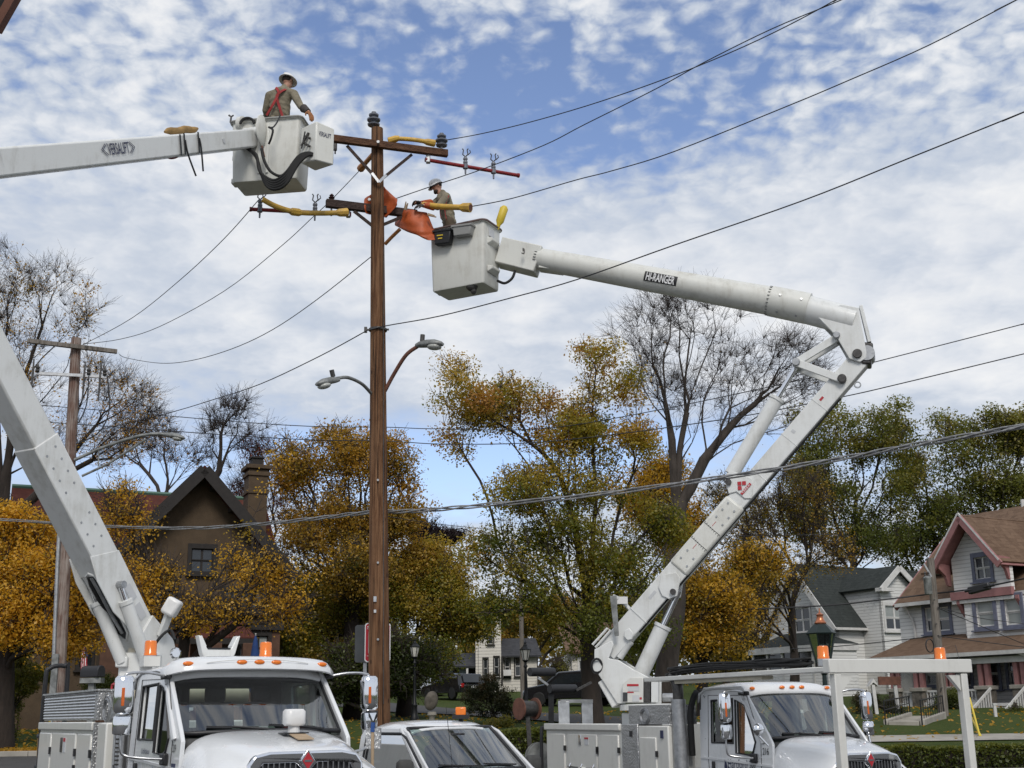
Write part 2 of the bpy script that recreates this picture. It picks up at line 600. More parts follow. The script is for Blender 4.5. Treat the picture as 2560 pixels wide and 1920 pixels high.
def dirty_white(name, base, grime, amt, rough=0.35, coat=0.3, spots=False):
 m = bpy.data.materials.new(name)
 m.use_nodes = True
 k = NT(m.node_tree)
 co = k.n('ShaderNodeTexCoord').outputs['Object']
 a = k.noise(co, 1.7, 6, 0.68)
 b_ = k.noise(k.vm('MULTIPLY', co, (9, 9, 1.3)), 1.0, 5, 0.65)
 f = k.smooth(k.m('ADD', k.m('MULTIPLY', a, 0.6), k.m('MULTIPLY', b_, 0.4)), 0.46, 0.72)
 c = k.mix(k.m('MULTIPLY', f, amt), (*base, 1), (*grime, 1))
 if spots:
  s = k.noise(co, 60, 2, 0.5)
  c = k.mix(k.m('MULTIPLY', k.smooth(s, 0.70, 0.74), 0.5), c, (*grime, 1))
 bs = k.n('ShaderNodeBsdfPrincipled', {'Base Color': c, 'Roughness': k.m('MULTIPLY_ADD', f, 0.25, rough), 'Coat Weight': coat, 'Coat Roughness': 0.08})
 o = k.n('ShaderNodeOutputMaterial')
 k.t.links.new(bs.outputs[0], o.inputs[0])
 return m


M = dict(
 white=dirty_white('white_truck_paint', (0.70, 0.712, 0.72), (0.46, 0.45, 0.42), 0.30, 0.22, 0.8),
 boom=dirty_white('white_boom_paint', (0.69, 0.70, 0.685), (0.38, 0.37, 0.325), 0.62, 0.42, 0.15, True),
 frp=dirty_white('cream_fibreglass', (0.65, 0.65, 0.605), (0.37, 0.345, 0.29), 0.65, 0.45, 0.1, True),
 bodywhite=dirty_white('service_body_paint', (0.64, 0.635, 0.595), (0.40, 0.385, 0.345), 0.40, 0.32, 0.3, True),
 chrome=principled('chrome', (0.82, 0.83, 0.85), 0.06, 1.0),
 steel=principled('galvanised_steel', (0.46, 0.47, 0.48), 0.45, 0.8, 0.3, 14),
 dsteel=principled('dark_oily_steel', (0.10, 0.095, 0.09), 0.4, 0.6, 0.4, 20),
 alu=principled('brushed_aluminium', (0.62, 0.625, 0.63), 0.32, 0.9, 0.25, 9),
 tread=tread_mat('diamond_plate'),
 black=principled('black_plastic', (0.018, 0.018, 0.02), 0.45, 0, 0.3, 20),
 rubber=principled('black_rubber', (0.012, 0.012, 0.012), 0.75, 0, 0.3, 30),
 seat=principled('grey_seat_cloth', (0.05, 0.055, 0.06), 0.9, 0, 0.3, 30),
 dash=principled('grey_dashboard', (0.06, 0.06, 0.058), 0.8, 0, 0.25, 20),
 amber=principled('amber_lens', (0.85, 0.20, 0.015), 0.18, 0, 0.12, 12, coat=0.5),
 amber2=principled('amber_reflector', (0.62, 0.13, 0.02), 0.25, 0, 0.15, 20),
 glass=glass_mat('windscreen_glass', (0.60, 0.70, 0.66), 2.4),
 sideglass=glass_mat('side_window_glass', (0.30, 0.35, 0.34), 0.8),
 red=principled('red_fibreglass', (0.24, 0.012, 0.014), 0.45, 0, 0.3, 14),
 ins=principled('grey_insulator', (0.17, 0.18, 0.21), 0.28, 0, 0.2, 20),
 yellow=principled('yellow_line_hose', (0.62, 0.38, 0.055), 0.5, 0, 0.25, 9, var2=(0.44, 0.27, 0.06)),
 ohose=principled('orange_line_hose', (0.46, 0.19, 0.055), 0.5, 0, 0.25, 9),
 blanket=principled('orange_rubber_blanket', (0.46, 0.088, 0.018), 0.55, 0, 0.3, 5, bump=0.004, bscale=12),
 wire=principled('weathered_wire', (0.03, 0.03, 0.033), 0.6, 0.3),
 cable=principled('bundled_cable', (0.34, 0.34, 0.34), 0.55, 0.4, 0.5, 12),
 pole=wood_pole_mat('brown_pole_wood', (0.012, 0.006, 0.003), (0.112, 0.051, 0.023), (0.25, 0.138, 0.072), 0.28),
 arm=wood_pole_mat('brown_crossarm_wood', (0.035, 0.017, 0.010), (0.095, 0.045, 0.024), (0.15, 0.08, 0.045), 0.2, True),
 arm2=wood_pole_mat('dark_crossarm_wood', (0.018, 0.013, 0.012), (0.052, 0.035, 0.030), (0.085, 0.06, 0.052), 0.2, True),
 oldpole=wood_pole_mat('weathered_pole_wood', (0.060, 0.028, 0.020), (0.17, 0.105, 0.082), (0.36, 0.315, 0.28), 0.55),
 greypole=wood_pole_mat('grey_pole_wood', (0.07, 0.06, 0.05), (0.16, 0.14, 0.12), (0.25, 0.225, 0.20), 0.5),
 lampgrey=principled('lamp_housing', (0.30, 0.31, 0.30), 0.5, 0.3, 0.55, 6),
 lens=principled('lamp_lens', (0.42, 0.43, 0.40), 0.2, 0, 0.2, 10),
 post=principled('dark_green_cast_iron', (0.010, 0.022, 0.020), 0.4, 0.2, 0.3, 10),
 postblk=principled('black_cast_iron', (0.010, 0.011, 0.012), 0.45, 0.2, 0.3, 10),
 frost=principled('frosted_lamp_glass', (0.72, 0.70, 0.64), 0.4, 0, 0.1, 10),
 copper=principled('copper_finial', (0.55, 0.20, 0.10), 0.3, 0.7, 0.3, 20),
 stucco=principled('tan_stucco', (0.088, 0.060, 0.036), 0.95, 0, 0.25, 2.5, bump=0.01, bscale=25),
 brick=principled('brown_brick', (0.11, 0.055, 0.035), 0.9, 0, 0.3, 5, bump=0.01, bscale=18),
 tile=shingle_mat('red_roof_tile', (0.065, 0.022, 0.018), (0.125, 0.044, 0.032), 0.2),
 brownroof=shingle_mat('brown_shingle', (0.090, 0.055, 0.036), (0.185, 0.122, 0.082), 0.17),
 greenroof=shingle_mat('dark_green_shingle', (0.024, 0.028, 0.027), (0.048, 0.054, 0.051), 0.16),
 greyroof=shingle_mat('grey_shingle', (0.035, 0.036, 0.04), (0.07, 0.07, 0.075), 0.16),
 dtrim=principled('dark_timber_trim', (0.022, 0.018, 0.016), 0.8, 0, 0.3, 6),
 pink=principled('dusty_pink_trim', (0.33, 0.155, 0.15), 0.7, 0, 0.25, 3),
 bluetrim=principled('slate_blue_trim', (0.15, 0.16, 0.22), 0.7, 0, 0.25, 4),
 wtrim=principled('white_trim', (0.62, 0.61, 0.59), 0.7, 0, 0.2, 3),
 winglass=principled('house_window_glass', (0.022, 0.026, 0.03), 0.05, 0, 0.3, 1.0, spec=0.8),
 blind=principled('window_blind', (0.30, 0.32, 0.31), 0.4, 0, 0.2, 1.5, spec=0.7),
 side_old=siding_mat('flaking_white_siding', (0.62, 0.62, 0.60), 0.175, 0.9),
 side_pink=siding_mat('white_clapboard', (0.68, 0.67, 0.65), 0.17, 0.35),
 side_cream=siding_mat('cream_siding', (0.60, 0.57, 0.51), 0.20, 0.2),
 stone=principled('rough_stone', (0.17, 0.15, 0.125), 0.95, 0, 0.6, 3.5, bump=0.04, bscale=6),
 concrete=principled('concrete', (0.36, 0.335, 0.29), 0.9, 0, 0.3, 1.5),
 bark=principled('grey_bark', (0.062, 0.050, 0.042), 0.95, 0, 0.45, 6, bump=0.02, bscale=18, stretch=(1, 1, 0.25)),
 darkbark=principled('dark_bark', (0.034, 0.025, 0.020), 0.95, 0, 0.45, 6, bump=0.02, bscale=18, stretch=(1, 1, 0.25)),
 twig=principled('red_brown_twig', (0.050, 0.038, 0.033), 0.9, 0, 0.3, 4),
 skin=principled('skin', (0.42, 0.22, 0.15), 0.6),
 shirt=principled('khaki_shirt', (0.235, 0.205, 0.145), 0.9, 0, 0.35, 9, bump=0.012, bscale=14),
 trousers=principled('brown_work_trousers', (0.10, 0.075, 0.05), 0.9, 0, 0.3, 9),
 hat=principled('white_hard_hat', (0.76, 0.755, 0.74), 0.3, 0, 0.1, 6),
 hair=principled('dark_hair', (0.025, 0.016, 0.011), 0.8),
 harness=principled('red_harness', (0.34, 0.03, 0.03), 0.8, 0, 0.3, 12),
 leather=principled('tan_leather_glove', (0.30, 0.115, 0.035), 0.7, 0, 0.4, 12),
 sleeve=principled('dark_rubber_cuff', (0.045, 0.035, 0.030), 0.7, 0, 0.3, 10),
 canvas=principled('tan_canvas', (0.36, 0.22, 0.08), 0.9, 0, 0.4, 6),
 navy=principled('navy_ink', (0.025, 0.03, 0.075), 0.6),
 inkblack=principled('black_ink', (0.012, 0.012, 0.014), 0.6),
 white2=principled('white_ink', (0.78, 0.78, 0.78), 0.6),
 logored=principled('red_ink', (0.42, 0.02, 0.03), 0.5),
 stickergrey=principled('faded_sticker', (0.52, 0.53, 0.54), 0.6),
 signred=principled('sign_red', (0.44, 0.02, 0.035), 0.4),
 signback=principled('sign_back_grey', (0.07, 0.075, 0.08), 0.5, 0.5, 0.2, 4),
 blue=principled('blue_cloth', (0.012, 0.05, 0.19), 0.8, 0, 0.3, 5),
 bluepaint=principled('blue_handle', (0.02, 0.07, 0.24), 0.5),
 creampipe=principled('cream_tank', (0.62, 0.57, 0.45), 0.45, 0, 0.15, 5),
 woodboard=principled('raw_board', (0.42, 0.31, 0.20), 0.8, 0, 0.25, 4, stretch=(6, 1, 1)),
 reel=principled('rusty_reel', (0.17, 0.07, 0.045), 0.8, 0, 0.4, 8),
 cloth_red=principled('red_cloth', (0.22, 0.03, 0.03), 0.8),
 yrope=principled('yellow_guard', (0.62, 0.46, 0.04), 0.5),
 carblack=principled('black_car_paint', (0.012, 0.012, 0.014), 0.15, 0, 0, coat=0.6),
 carsilver=principled('silver_car_paint', (0.5, 0.52, 0.54), 0.2, 0.5),
 taillight=principled('tail_light', (0.3, 0.01, 0.01), 0.2),
 asphalt=principled('asphalt', (0.062, 0.060, 0.058), 0.92, 0, 0.3, 3, bump=0.006, bscale=60),
 barn=principled('red_painted_wall', (0.13, 0.035, 0.03), 0.85, 0, 0.3, 2),
)


def text_part(txt, name, mat, parent, loc, ux, uy, height, width=None, extrude=0.0015, world=True, align='CENTER', shear=0.0, bold=0.0):
 """flat printed lettering: loc is the centre, ux reading direction, uy up"""
 cu = bpy.data.curves.new('t', 'FONT')
 cu.body, cu.size, cu.extrude, cu.align_x, cu.align_y, cu.shear, cu.offset = txt, 1.0, 0.0, 'CENTER', 'CENTER', shear, bold
 ob = bpy.data.objects.new('t', cu)
 COL.objects.link(ob)
 dg = bpy.context.evaluated_depsgraph_get()
 me = bpy.data.meshes.new_from_object(ob.evaluated_get(dg))
 bpy.data.objects.remove(ob)
 n = len(me.vertices)
 a = np.empty(n * 3); me.vertices.foreach_get('co', a); a = a.reshape(-1, 3)
 lo, hi = a.min(0), a.max(0)
 sy = height / max(hi[1] - lo[1], 1e-6)
 sx = sy if width is None else width / (hi[0] - lo[0])
 cx, cy = (lo[0] + hi[0]) / 2, (lo[1] + hi[1]) / 2
 ux, uy = V(ux).normalized(), V(uy).normalized()
 nz = ux.cross(uy)
 mi = root_inv(parent) if world else Matrix()
 pts = []
 for p in a:
  q = V(loc) + ux * (p[0] - cx) * sx + uy * (p[1] - cy) * sy + nz * extrude
  pts.append(mi @ q)
 me.vertices.foreach_set('co', [c for p in pts for c in p])
 me.update()
 return link(name, me, mat, parent)


# ------------------------------------------------------------------ terrain
GY = [-400, 18, 30, 33.6, 34.2, 40, 50, 60, 85, 110, 200, 3000]
GZ = [0.0, 0.0, 0.75, 0.97, 1.03, 1.40, 1.75, 1.95, 3.2, 4.2, 5.0, 6.0]


def gz(y):
 return float(np.interp(y, GY, GZ))


def strip(name, x0, x1, y0, y1, lift, mat, kind='structure', curve=None, parent=None, nx=1):
 """sheet laid on the terrain"""
 ys = sorted(set([y0, y1] + [y for y in GY if y0 < y < y1]))
 m = MB()
 xs = [x0 + (x1 - x0) * i / nx for i in range(nx + 1)]
 vs = [(x, y, gz(y) + lift) for y in ys for x in xs]
 w = nx + 1
 fs = [(j * w + i, j * w + i + 1, (j + 1) * w + i + 1, (j + 1) * w + i) for j in range(len(ys) - 1) for i in range(nx)]
 m.add(vs, fs)
 o = m.build(name, mat, parent)
 if parent is None:
  o['kind'] = kind
 return o


def grass_mat():
 m = bpy.data.materials.new('lawn')
 m.use_nodes = True
 k = NT(m.node_tree)
 co = k.n('ShaderNodeTexCoord').outputs['Object']
 a = k.noise(co, 0.35, 5, 0.6)
 b = k.noise(co, 7.0, 6, 0.7)
 c = k.mix(a, (0.030, 0.048, 0.012, 1), (0.060, 0.085, 0.020, 1))
 c = k.mix(k.smooth(b, 0.45, 0.75), c, (0.085, 0.085, 0.026, 1))
 lf = k.noise(co, 3.2, 4, 0.7)
 c = k.mix(k.m('MULTIPLY', k.smooth(lf, 0.62, 0.70), 0.55), c, (0.15, 0.085, 0.035, 1))
 bs = k.n('ShaderNodeBsdfPrincipled', {'Base Color': c, 'Roughness': 0.95, 'Specular IOR Level': 0.1})
 bp = k.n('ShaderNodeBump', {'Height': b, 'Strength': 1.0, 'Distance': 0.06})
 k.put(bs.inputs['Normal'], bp.outputs[0])
 o = k.n('ShaderNodeOutputMaterial')
 k.t.links.new(bs.outputs[0], o.inputs[0])
 return m


M['grass'] = grass_mat()
# ================================================================== large structure: ground, roads
strip('ground', -1500, 1500, -400, 3000, 0.0, M['grass'])
strip('road', -60, 60, -60, 26.2, 0.012, M['asphalt'])
strip('side_street', -60, -9.5, 26.2, 33.6, 0.012, M['asphalt'])
def kerb(name, x0, x1, y, h=0.13, w=0.16):
 m = MB()
 n = max(1, int((x1 - x0) / 3.0))
 for i in range(n):
  a = x0 + (x1 - x0) * i / n; b = x0 + (x1 - x0) * (i + 1) / n - 0.012
  z = gz(y)
  m.box(((a + b) / 2, y, z + h / 2 - 0.1), (b - a, w, h + 0.2))
 o = m.build(name, M['concrete'], None, bevel=0.015)
 o['kind'] = 'structure'
 return o


kerb('kerb', -60, -9.6, 33.7)
kerb('kerb_near', -9.4, 60, 26.3)
strip('sidewalk', 8.0, 60, 33.7, 35.3, 0.03, M['concrete'])
# the small road that climbs away behind the lamp posts
def ribbon(name, pts, w, lift, mat):
 pts = bez([V((x, y, 0)) for x, y in pts], 10)
 m = MB()
 vs, fs = [], []
 for i, p in enumerate(pts):
  t = (pts[min(i + 1, len(pts) - 1)] - pts[max(i - 1, 0)]).normalized()
  s = V((t.y, -t.x, 0)) * w / 2
  for q in (p - s, p + s):
   vs.append((q.x, q.y, gz(q.y) + lift))
 for i in range(len(pts) - 1):
  fs.append((2 * i, 2 * i + 1, 2 * i + 3, 2 * i + 2))
 m.add(vs, fs)
 o = m.build(name, mat)
 o['kind'] = 'structure'
 return o


ribbon('lane', [(-9, 70), (-3, 58), (0.2, 50), (2.6, 45), (4.6, 40)], 3.6, 0.05, M['asphalt'])


# ================================================================== trees
def lobe(px, py, Y, rx, ry, rd=None):
 c = P(px, py, Y)
 a = msize(rx, c); b = msize(ry, c)
 return (c, a, rd if rd else (a + b) / 2, b)


def mesh_np(name, verts, faces4, mat, parent, attr=None, smooth=False):
 me = bpy.data.meshes.new(name)
 nv, nf = len(verts), len(faces4)
 k = faces4.shape[1]
 me.vertices.add(nv)
 me.vertices.foreach_set('co', verts.astype(np.float32).ravel())
 me.loops.add(nf * k)
 me.loops.foreach_set('vertex_index', faces4.astype(np.int32).ravel())
 me.polygons.add(nf)
 me.polygons.foreach_set('loop_start', np.arange(0, nf * k, k, dtype=np.int32))
 me.update(calc_edges=True)
 if smooth:
  me.polygons.foreach_set('use_smooth', np.ones(nf, dtype=bool))
 if attr is not None:
  at = me.attributes.new('tone', 'FLOAT', 'FACE')
  at.data.foreach_set('value', attr.astype(np.float32))
 return link(name, me, mat, parent)


def skeleton(trunk, limbs, lobes, N, rng, alpha=0.755, seg=0.6):
 pos = [np.array(trunk[0])]; par = [-1]; pl = [0.0]; dr = [np.array([0, 0, 1.0])]
 def add(p, q):
  d = p - pos[q]
  L = np.linalg.norm(d)
  pos.append(p); par.append(q); pl.append(pl[q] + L); dr.append(d / max(L, 1e-6))
  return len(pos) - 1
 def walk(q, pts):
  for p in pts:
   p = np.array(p)
   L = np.linalg.norm(p - pos[q]); n = max(1, int(L / seg)); a = pos[q].copy()
   for i in range(1, n + 1):
    j = rng.normal(0, 0.025 * seg, 3) if i < n else 0
    q = add(a + (p - a) * i / n + j, q)
  return q
 walk(0, trunk[1:])
 first = len(pos)
 for L in limbs:
  A = np.array(pos); t = np.array(L[0])
  q = int(np.argmin(((A - t) ** 2).sum(1)))
  walk(q, [tuple(p) for p in bez(L[1:] if len(L) > 2 else [L[0]] + L[1:], 3)])
 vol = np.array([a * b * c for _, a, b, c in lobes]) ** 0.75
 ch = rng.choice(len(lobes), N, p=vol / vol.sum())
 pts = []
 for i in ch:
  c, a, b, h = lobes[i]
  while True:
   u = rng.uniform(-1, 1, 3)
   n = np.linalg.norm(u)
   if n < 1:
    break
  u = u / max(n, 1e-3) * n ** 0.6
  pts.append(np.array(c) + u * np.array([a, b, h]))
 pts = np.array(pts)
 fork = np.array(trunk[-1])
 order = np.argsort(((pts - fork) ** 2).sum(1))
 cap = len(pos) + N * 12
 buf = np.zeros((cap, 3)); plb = np.zeros(cap)
 n0 = len(pos); buf[:n0] = np.array(pos); plb[:n0] = pl
 lo = max(1, int(first * 0.45))
 for i in order:
  p = pts[i]; m = len(pos)
  cost = np.sqrt(((buf[lo:m] - p) ** 2).sum(1)) + alpha * plb[lo:m]
  q = lo + int(np.argmin(cost))
  a = pos[q]; L = np.linalg.norm(p - a)
  c = a + dr[q] * L * 0.35 + np.array([0, 0, 0.05 * L])
  n = max(1, min(10, int(L / seg)))
  for j in range(1, n + 1):
   t = j / n
   x = (1 - t) ** 2 * a + 2 * t * (1 - t) * c + t * t * p
   if j < n:
    x = x + rng.normal(0, 0.05 * seg, 3)
   q = add(x, q)
   buf[len(pos) - 1] = pos[-1]; plb[len(pos) - 1] = pl[-1]
 return np.array(pos), np.array(par), np.array(dr)


def limb_mesh(name, pos, par, r, mat, parent, rmin=0.0, rmax=9e9):
 e = np.arange(1, len(pos))
 rr = r[e]
 sel = e[(rr >= rmin) & (rr < rmax)]
 allv, allf = [], []
 off = 0
 for lo, hi, k in ((0, 0.02, 3), (0.02, 0.09, 5), (0.09, 99, 9)):
  s = sel[(r[sel] >= lo) & (r[sel] < hi)]
  if not len(s):
   continue
  a, b = pos[par[s]], pos[s]
  d = b - a
  L = np.linalg.norm(d, axis=1, keepdims=True) + 1e-9
  d = d / L
  up = np.where(np.abs(d[:, 2:3]) > 0.9, np.array([[1.0, 0, 0]]), np.array([[0, 0, 1.0]]))
  s1 = np.cross(d, up); s1 /= np.linalg.norm(s1, axis=1, keepdims=True) + 1e-9
  s2 = np.cross(d, s1)
  ra = np.minimum(r[par[s]], r[s] * 1.7)[:, None]; rb = r[s][:, None]
  ring = []
  for base, rad_, ex in ((a, ra, -0.15), (b, rb, 0.15)):
   for j in range(k):
    q = 2 * math.pi * j / k
    ring.append(base + d * rad_ * ex + (s1 * math.cos(q) + s2 * math.sin(q)) * rad_)
  v = np.stack(ring, 1)                       # n, 2k, 3
  n = len(s)
  idx = off + np.arange(n)[:, None] * 2 * k
  f = []
  for j in range(k):
   f.append(np.concatenate([idx + j, idx + (j + 1) % k, idx + k + (j + 1) % k, idx + k + j], 1))
  allv.append(v.reshape(-1, 3)); allf.append(np.stack(f, 1).reshape(-1, 4))
  off += n * 2 * k
 if not allv:
  return None
 return mesh_np(name, np.concatenate(allv), np.concatenate(allf), mat, parent, smooth=True)


def leaves(name, cent, size, rng, mat, parent, tone, droop=0.9):
 n = len(cent)
 nr = rng.normal(0, 1, (n, 3)); nr[:, 2] += droop; nr[:, 1] -= 0.2 * droop * rng.choice((-1, 1), n)
 nr /= np.linalg.norm(nr, axis=1, keepdims=True)
 t = rng.normal(0, 1, (n, 3))
 a = np.cross(nr, t); a /= np.linalg.norm(a, axis=1, keepdims=True) + 1e-9
 b = np.cross(nr, a)
 sz = (size * rng.uniform(0.6, 1.35, n))[:, None]
 v = np.stack([cent - a * sz * 0.62, cent - b * sz * 0.42 - a * sz * .1 + nr * sz * 0.12, cent + a * sz * 0.62, cent + b * sz * 0.42 - a * sz * .1 + nr * sz * 0.12], 1)
 f = np.arange(n * 4).reshape(n, 4)
 o = mesh_np(name, v.reshape(-1, 3), f, mat, parent, attr=tone)
 o['kind'] = 'stuff'
 return o


TREES = []


def tree(name, label, base, fork, lobes, N, nleaf, lsize, lmat, tone_fn, trunk_r, seed, limbs=(), bark=None, twigs=0, rtip=0.012, spread=0.35, group=None, cat='tree', alpha=0.755, seg=0.6, kk=0.8, twl=0.7, nlob=True):
 rng = np.random.default_rng(seed)
 base = V(base); fork = V(fork)
 mid = base.lerp(fork, 0.5) + V((rng.normal(0, 0.08), rng.normal(0, 0.08), 0))
 trunk = [tuple(base - V((0, 0, 0.4))), tuple(base + V((0, 0, 0.3))), tuple(mid), tuple(fork)]
 lob = []
 for c, a, b, h in lobes:                       # break every lobe into uneven clumps
  for _ in range(9 if nlob else 1):
   u = rng.normal(0, 1, 3); u /= np.linalg.norm(u); u *= rng.uniform(0.35, 1.0) ** 0.6 * 0.78
   q = rng.uniform(0.36, 0.66) if nlob else 1.0
   lob.append((np.array(c) + (u * np.array([a, b, h]) if nlob else 0), a * q, b * q, h * q))
 pos, par, dr = skeleton(trunk, [[tuple(p) for p in L] for L in limbs], lob, N, rng, alpha, seg)
 n = len(pos)
 haschild = np.zeros(n, bool); haschild[par[1:]] = True
 tips = np.where(~haschild)[0]
 cnt = np.zeros(n); cnt[tips] = 1
 for i in range(n - 1, 0, -1):
  cnt[par[i]] += cnt[i]
 ex = math.log(trunk_r / rtip) / math.log(max(cnt[0], 2))
 r = rtip * np.maximum(cnt, 1) ** ex
 r[0] *= 1.5; r[1] *= 1.2
 root = thing(name, label, cat, base, 0, group)
 off = np.array(base)
 bark = bark or M['bark']
 limb_mesh('trunk', pos - off, par, r, bark, root, 0.055)
 br = limb_mesh('branches', pos - off, par, r, bark, root, 0.0, 0.055)
 if br: br['kind'] = 'stuff'
 if nleaf > 3000 and not twigs and lsize > .1:
  twigs = 1600
 if twigs:
  src = np.concatenate([tips, np.where(cnt <= 3)[0]])
  k = int(twigs)
  s = rng.choice(src, k)
  d = dr[s] * 0.7 + rng.normal(0, 0.55, (k, 3)); d[:, 2] += 0.25
  d /= np.linalg.norm(d, axis=1, keepdims=True)
  L = rng.uniform(0.35, 1.1, (k, 1)) * twl
  p0 = pos[s]; p1 = p0 + d * L * 0.55 + rng.normal(0, 0.03, (k, 3)); p2 = p1 + (d + rng.normal(0, 0.3, (k, 3))) * L * 0.5
  d2 = d + rng.normal(0, 0.6, (k, 3)); p3 = p1 + d2 / np.linalg.norm(d2, axis=1, keepdims=True) * L * 0.4
  tp = np.concatenate([p0, p1, p2, p3]);
  pr = np.concatenate([np.full(k, -1), np.arange(k), np.arange(k) + k, np.arange(k) + k])
  m_ = len(tp)
  rr = np.concatenate([np.full(k, rtip), np.full(k, rtip * 0.8), np.full(k, rtip * 0.55), np.full(k, rtip * 0.55)])
  # reuse limb_mesh with a shifted index so that every edge has a parent
  P_ = np.concatenate([tp[:1], tp]); R_ = np.concatenate([[rtip], rr]); Q_ = np.concatenate([[-1], np.where(pr < 0, 0, pr + 1)])
  keep = np.ones(len(P_), bool); keep[1:k + 1] = False
  rsel = R_.copy(); rsel[~keep] = 1e6                # the twig roots draw nothing
  tw = limb_mesh('twigs', P_ - off, Q_, rsel, M['twig'], root, 0.0, 1e5)
  tw['kind'] = 'stuff'
 nleaf = int(nleaf * 2.05)
 if nleaf:
  good = np.where((cnt <= 3))[0]
  wgt = rng.gamma(kk * 2.2, 1.0, len(good)); wgt /= wgt.sum()
  s = rng.choice(len(good), nleaf, p=wgt)
  ctone = rng.normal(0, 0.16, len(good))
  uv = rng.normal(0, 1, (nleaf, 3)); uv /= np.linalg.norm(uv, axis=1, keepdims=True)
  c = pos[good[s]] + uv * (rng.uniform(0, 1, (nleaf, 1)) ** 0.6) * spread * 2.0 * np.array([1, 1, 0.75])
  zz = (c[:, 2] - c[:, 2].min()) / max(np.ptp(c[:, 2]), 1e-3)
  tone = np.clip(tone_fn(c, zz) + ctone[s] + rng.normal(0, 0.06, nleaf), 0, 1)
  leaves('crown', c - off, lsize * 0.56, rng, lmat, root, tone)
 TREES.append(root)
 return root


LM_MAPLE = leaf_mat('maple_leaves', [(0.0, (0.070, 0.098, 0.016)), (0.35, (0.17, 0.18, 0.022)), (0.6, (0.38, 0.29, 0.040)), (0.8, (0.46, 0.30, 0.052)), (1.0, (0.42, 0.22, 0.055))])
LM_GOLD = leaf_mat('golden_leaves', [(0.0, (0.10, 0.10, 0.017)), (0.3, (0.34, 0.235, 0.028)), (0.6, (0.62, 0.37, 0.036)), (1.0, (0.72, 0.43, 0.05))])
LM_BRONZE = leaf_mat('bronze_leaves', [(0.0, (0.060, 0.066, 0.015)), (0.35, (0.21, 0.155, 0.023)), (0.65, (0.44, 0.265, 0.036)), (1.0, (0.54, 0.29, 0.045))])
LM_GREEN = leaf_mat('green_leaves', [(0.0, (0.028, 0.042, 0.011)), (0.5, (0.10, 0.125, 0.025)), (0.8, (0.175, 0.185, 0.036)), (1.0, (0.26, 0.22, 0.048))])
LM_RED = leaf_mat('red_leaves', [(0.0, (0.10, 0.03, 0.02)), (1.0, (0.26, 0.06, 0.035))])
LM_PURPLE = leaf_mat('purple_leaves', [(0.0, (0.010, 0.005, 0.008)), (1.0, (0.028, 0.012, 0.018))], 0.2)
LM_SHRUB = leaf_mat('shrub_leaves', [(0.0, (0.014, 0.022, 0.008)), (0.6, (0.035, 0.042, 0.016)), (1.0, (0.085, 0.060, 0.028))], 0.25)


def gpt(px, Y):
 """ground point under photo column px at distance Y"""
 p = P(px, 1780, Y)
 return V((p.x, Y, gz(Y)))


# centre maple, green below and turning above
b0 = gpt(1482, 38)
tree('maple_tree', 'tall maple at centre, green below and orange-brown leaves at its open top', b0, P(1470, 1500, 38),
  [lobe(1185, 995, 38, 115, 112), lobe(1300, 1040, 38, 85, 90), lobe(1125, 1090, 38, 50, 80), lobe(1490, 905, 38, 68, 52), lobe(1570, 960, 38, 55, 60), lobe(1440, 1010, 38, 75, 65), lobe(1430, 1110, 38, 100, 70), lobe(1580, 1110, 38, 60, 75),
  lobe(1270, 1250, 37, 125, 70), lobe(1440, 1250, 37.5, 150, 100), lobe(1250, 1380, 37, 100, 90), lobe(1400, 1400, 37.5, 150, 100), lobe(1560, 1430, 38, 130, 110), lobe(1310, 1500, 36.5, 100, 70), lobe(1640, 1330, 39, 90, 90), lobe(1480, 1530, 37, 120, 60), lobe(1230, 1500, 36.5, 70, 60), lobe(1600, 1560, 38, 90, 60)],
  560, 40000, 0.125, LM_MAPLE, lambda c, z: np.clip(0.18 + 0.66 * z, 0, 0.68), 0.30, 11, rtip=0.009,
  limbs=[[P(1470, 1500, 38), P(1440, 1330, 38), P(1400, 1190, 38), P(1330, 1110, 38), P(1210, 1040, 38)], [P(1475, 1500, 38), P(1490, 1250, 38), P(1480, 1050, 38), P(1490, 930, 38)], [P(1470, 1500, 38), P(1380, 1440, 37.5), P(1290, 1420, 37)],
   [P(1485, 1560, 38), P(1440, 1640, 37.6), P(1400, 1560, 37.2), P(1340, 1510, 37)], [P(1475, 1480, 38), P(1560, 1400, 38.4), P(1640, 1330, 39)]], bark=M['darkbark'], spread=0.34, kk=0.42)
# gold tree right behind the maple
tree('gold_tree', 'olive and gold leafed tree behind the right boom, beside the bare trunk', gpt(1760, 47), P(1750, 1560, 47),
  [lobe(1640, 1230, 48, 80, 75), lobe(1700, 1330, 48, 70, 70), lobe(1760, 1480, 46, 95, 90), lobe(1830, 1560, 46, 60, 75), lobe(1690, 1600, 46, 60, 60), lobe(1880, 1430, 47, 70, 60)], 380, 22000, 0.15, LM_GOLD,
  lambda c, z: 0.38 + 0.15 * z, 0.22, 12, spread=0.4, bark=M['darkbark'])
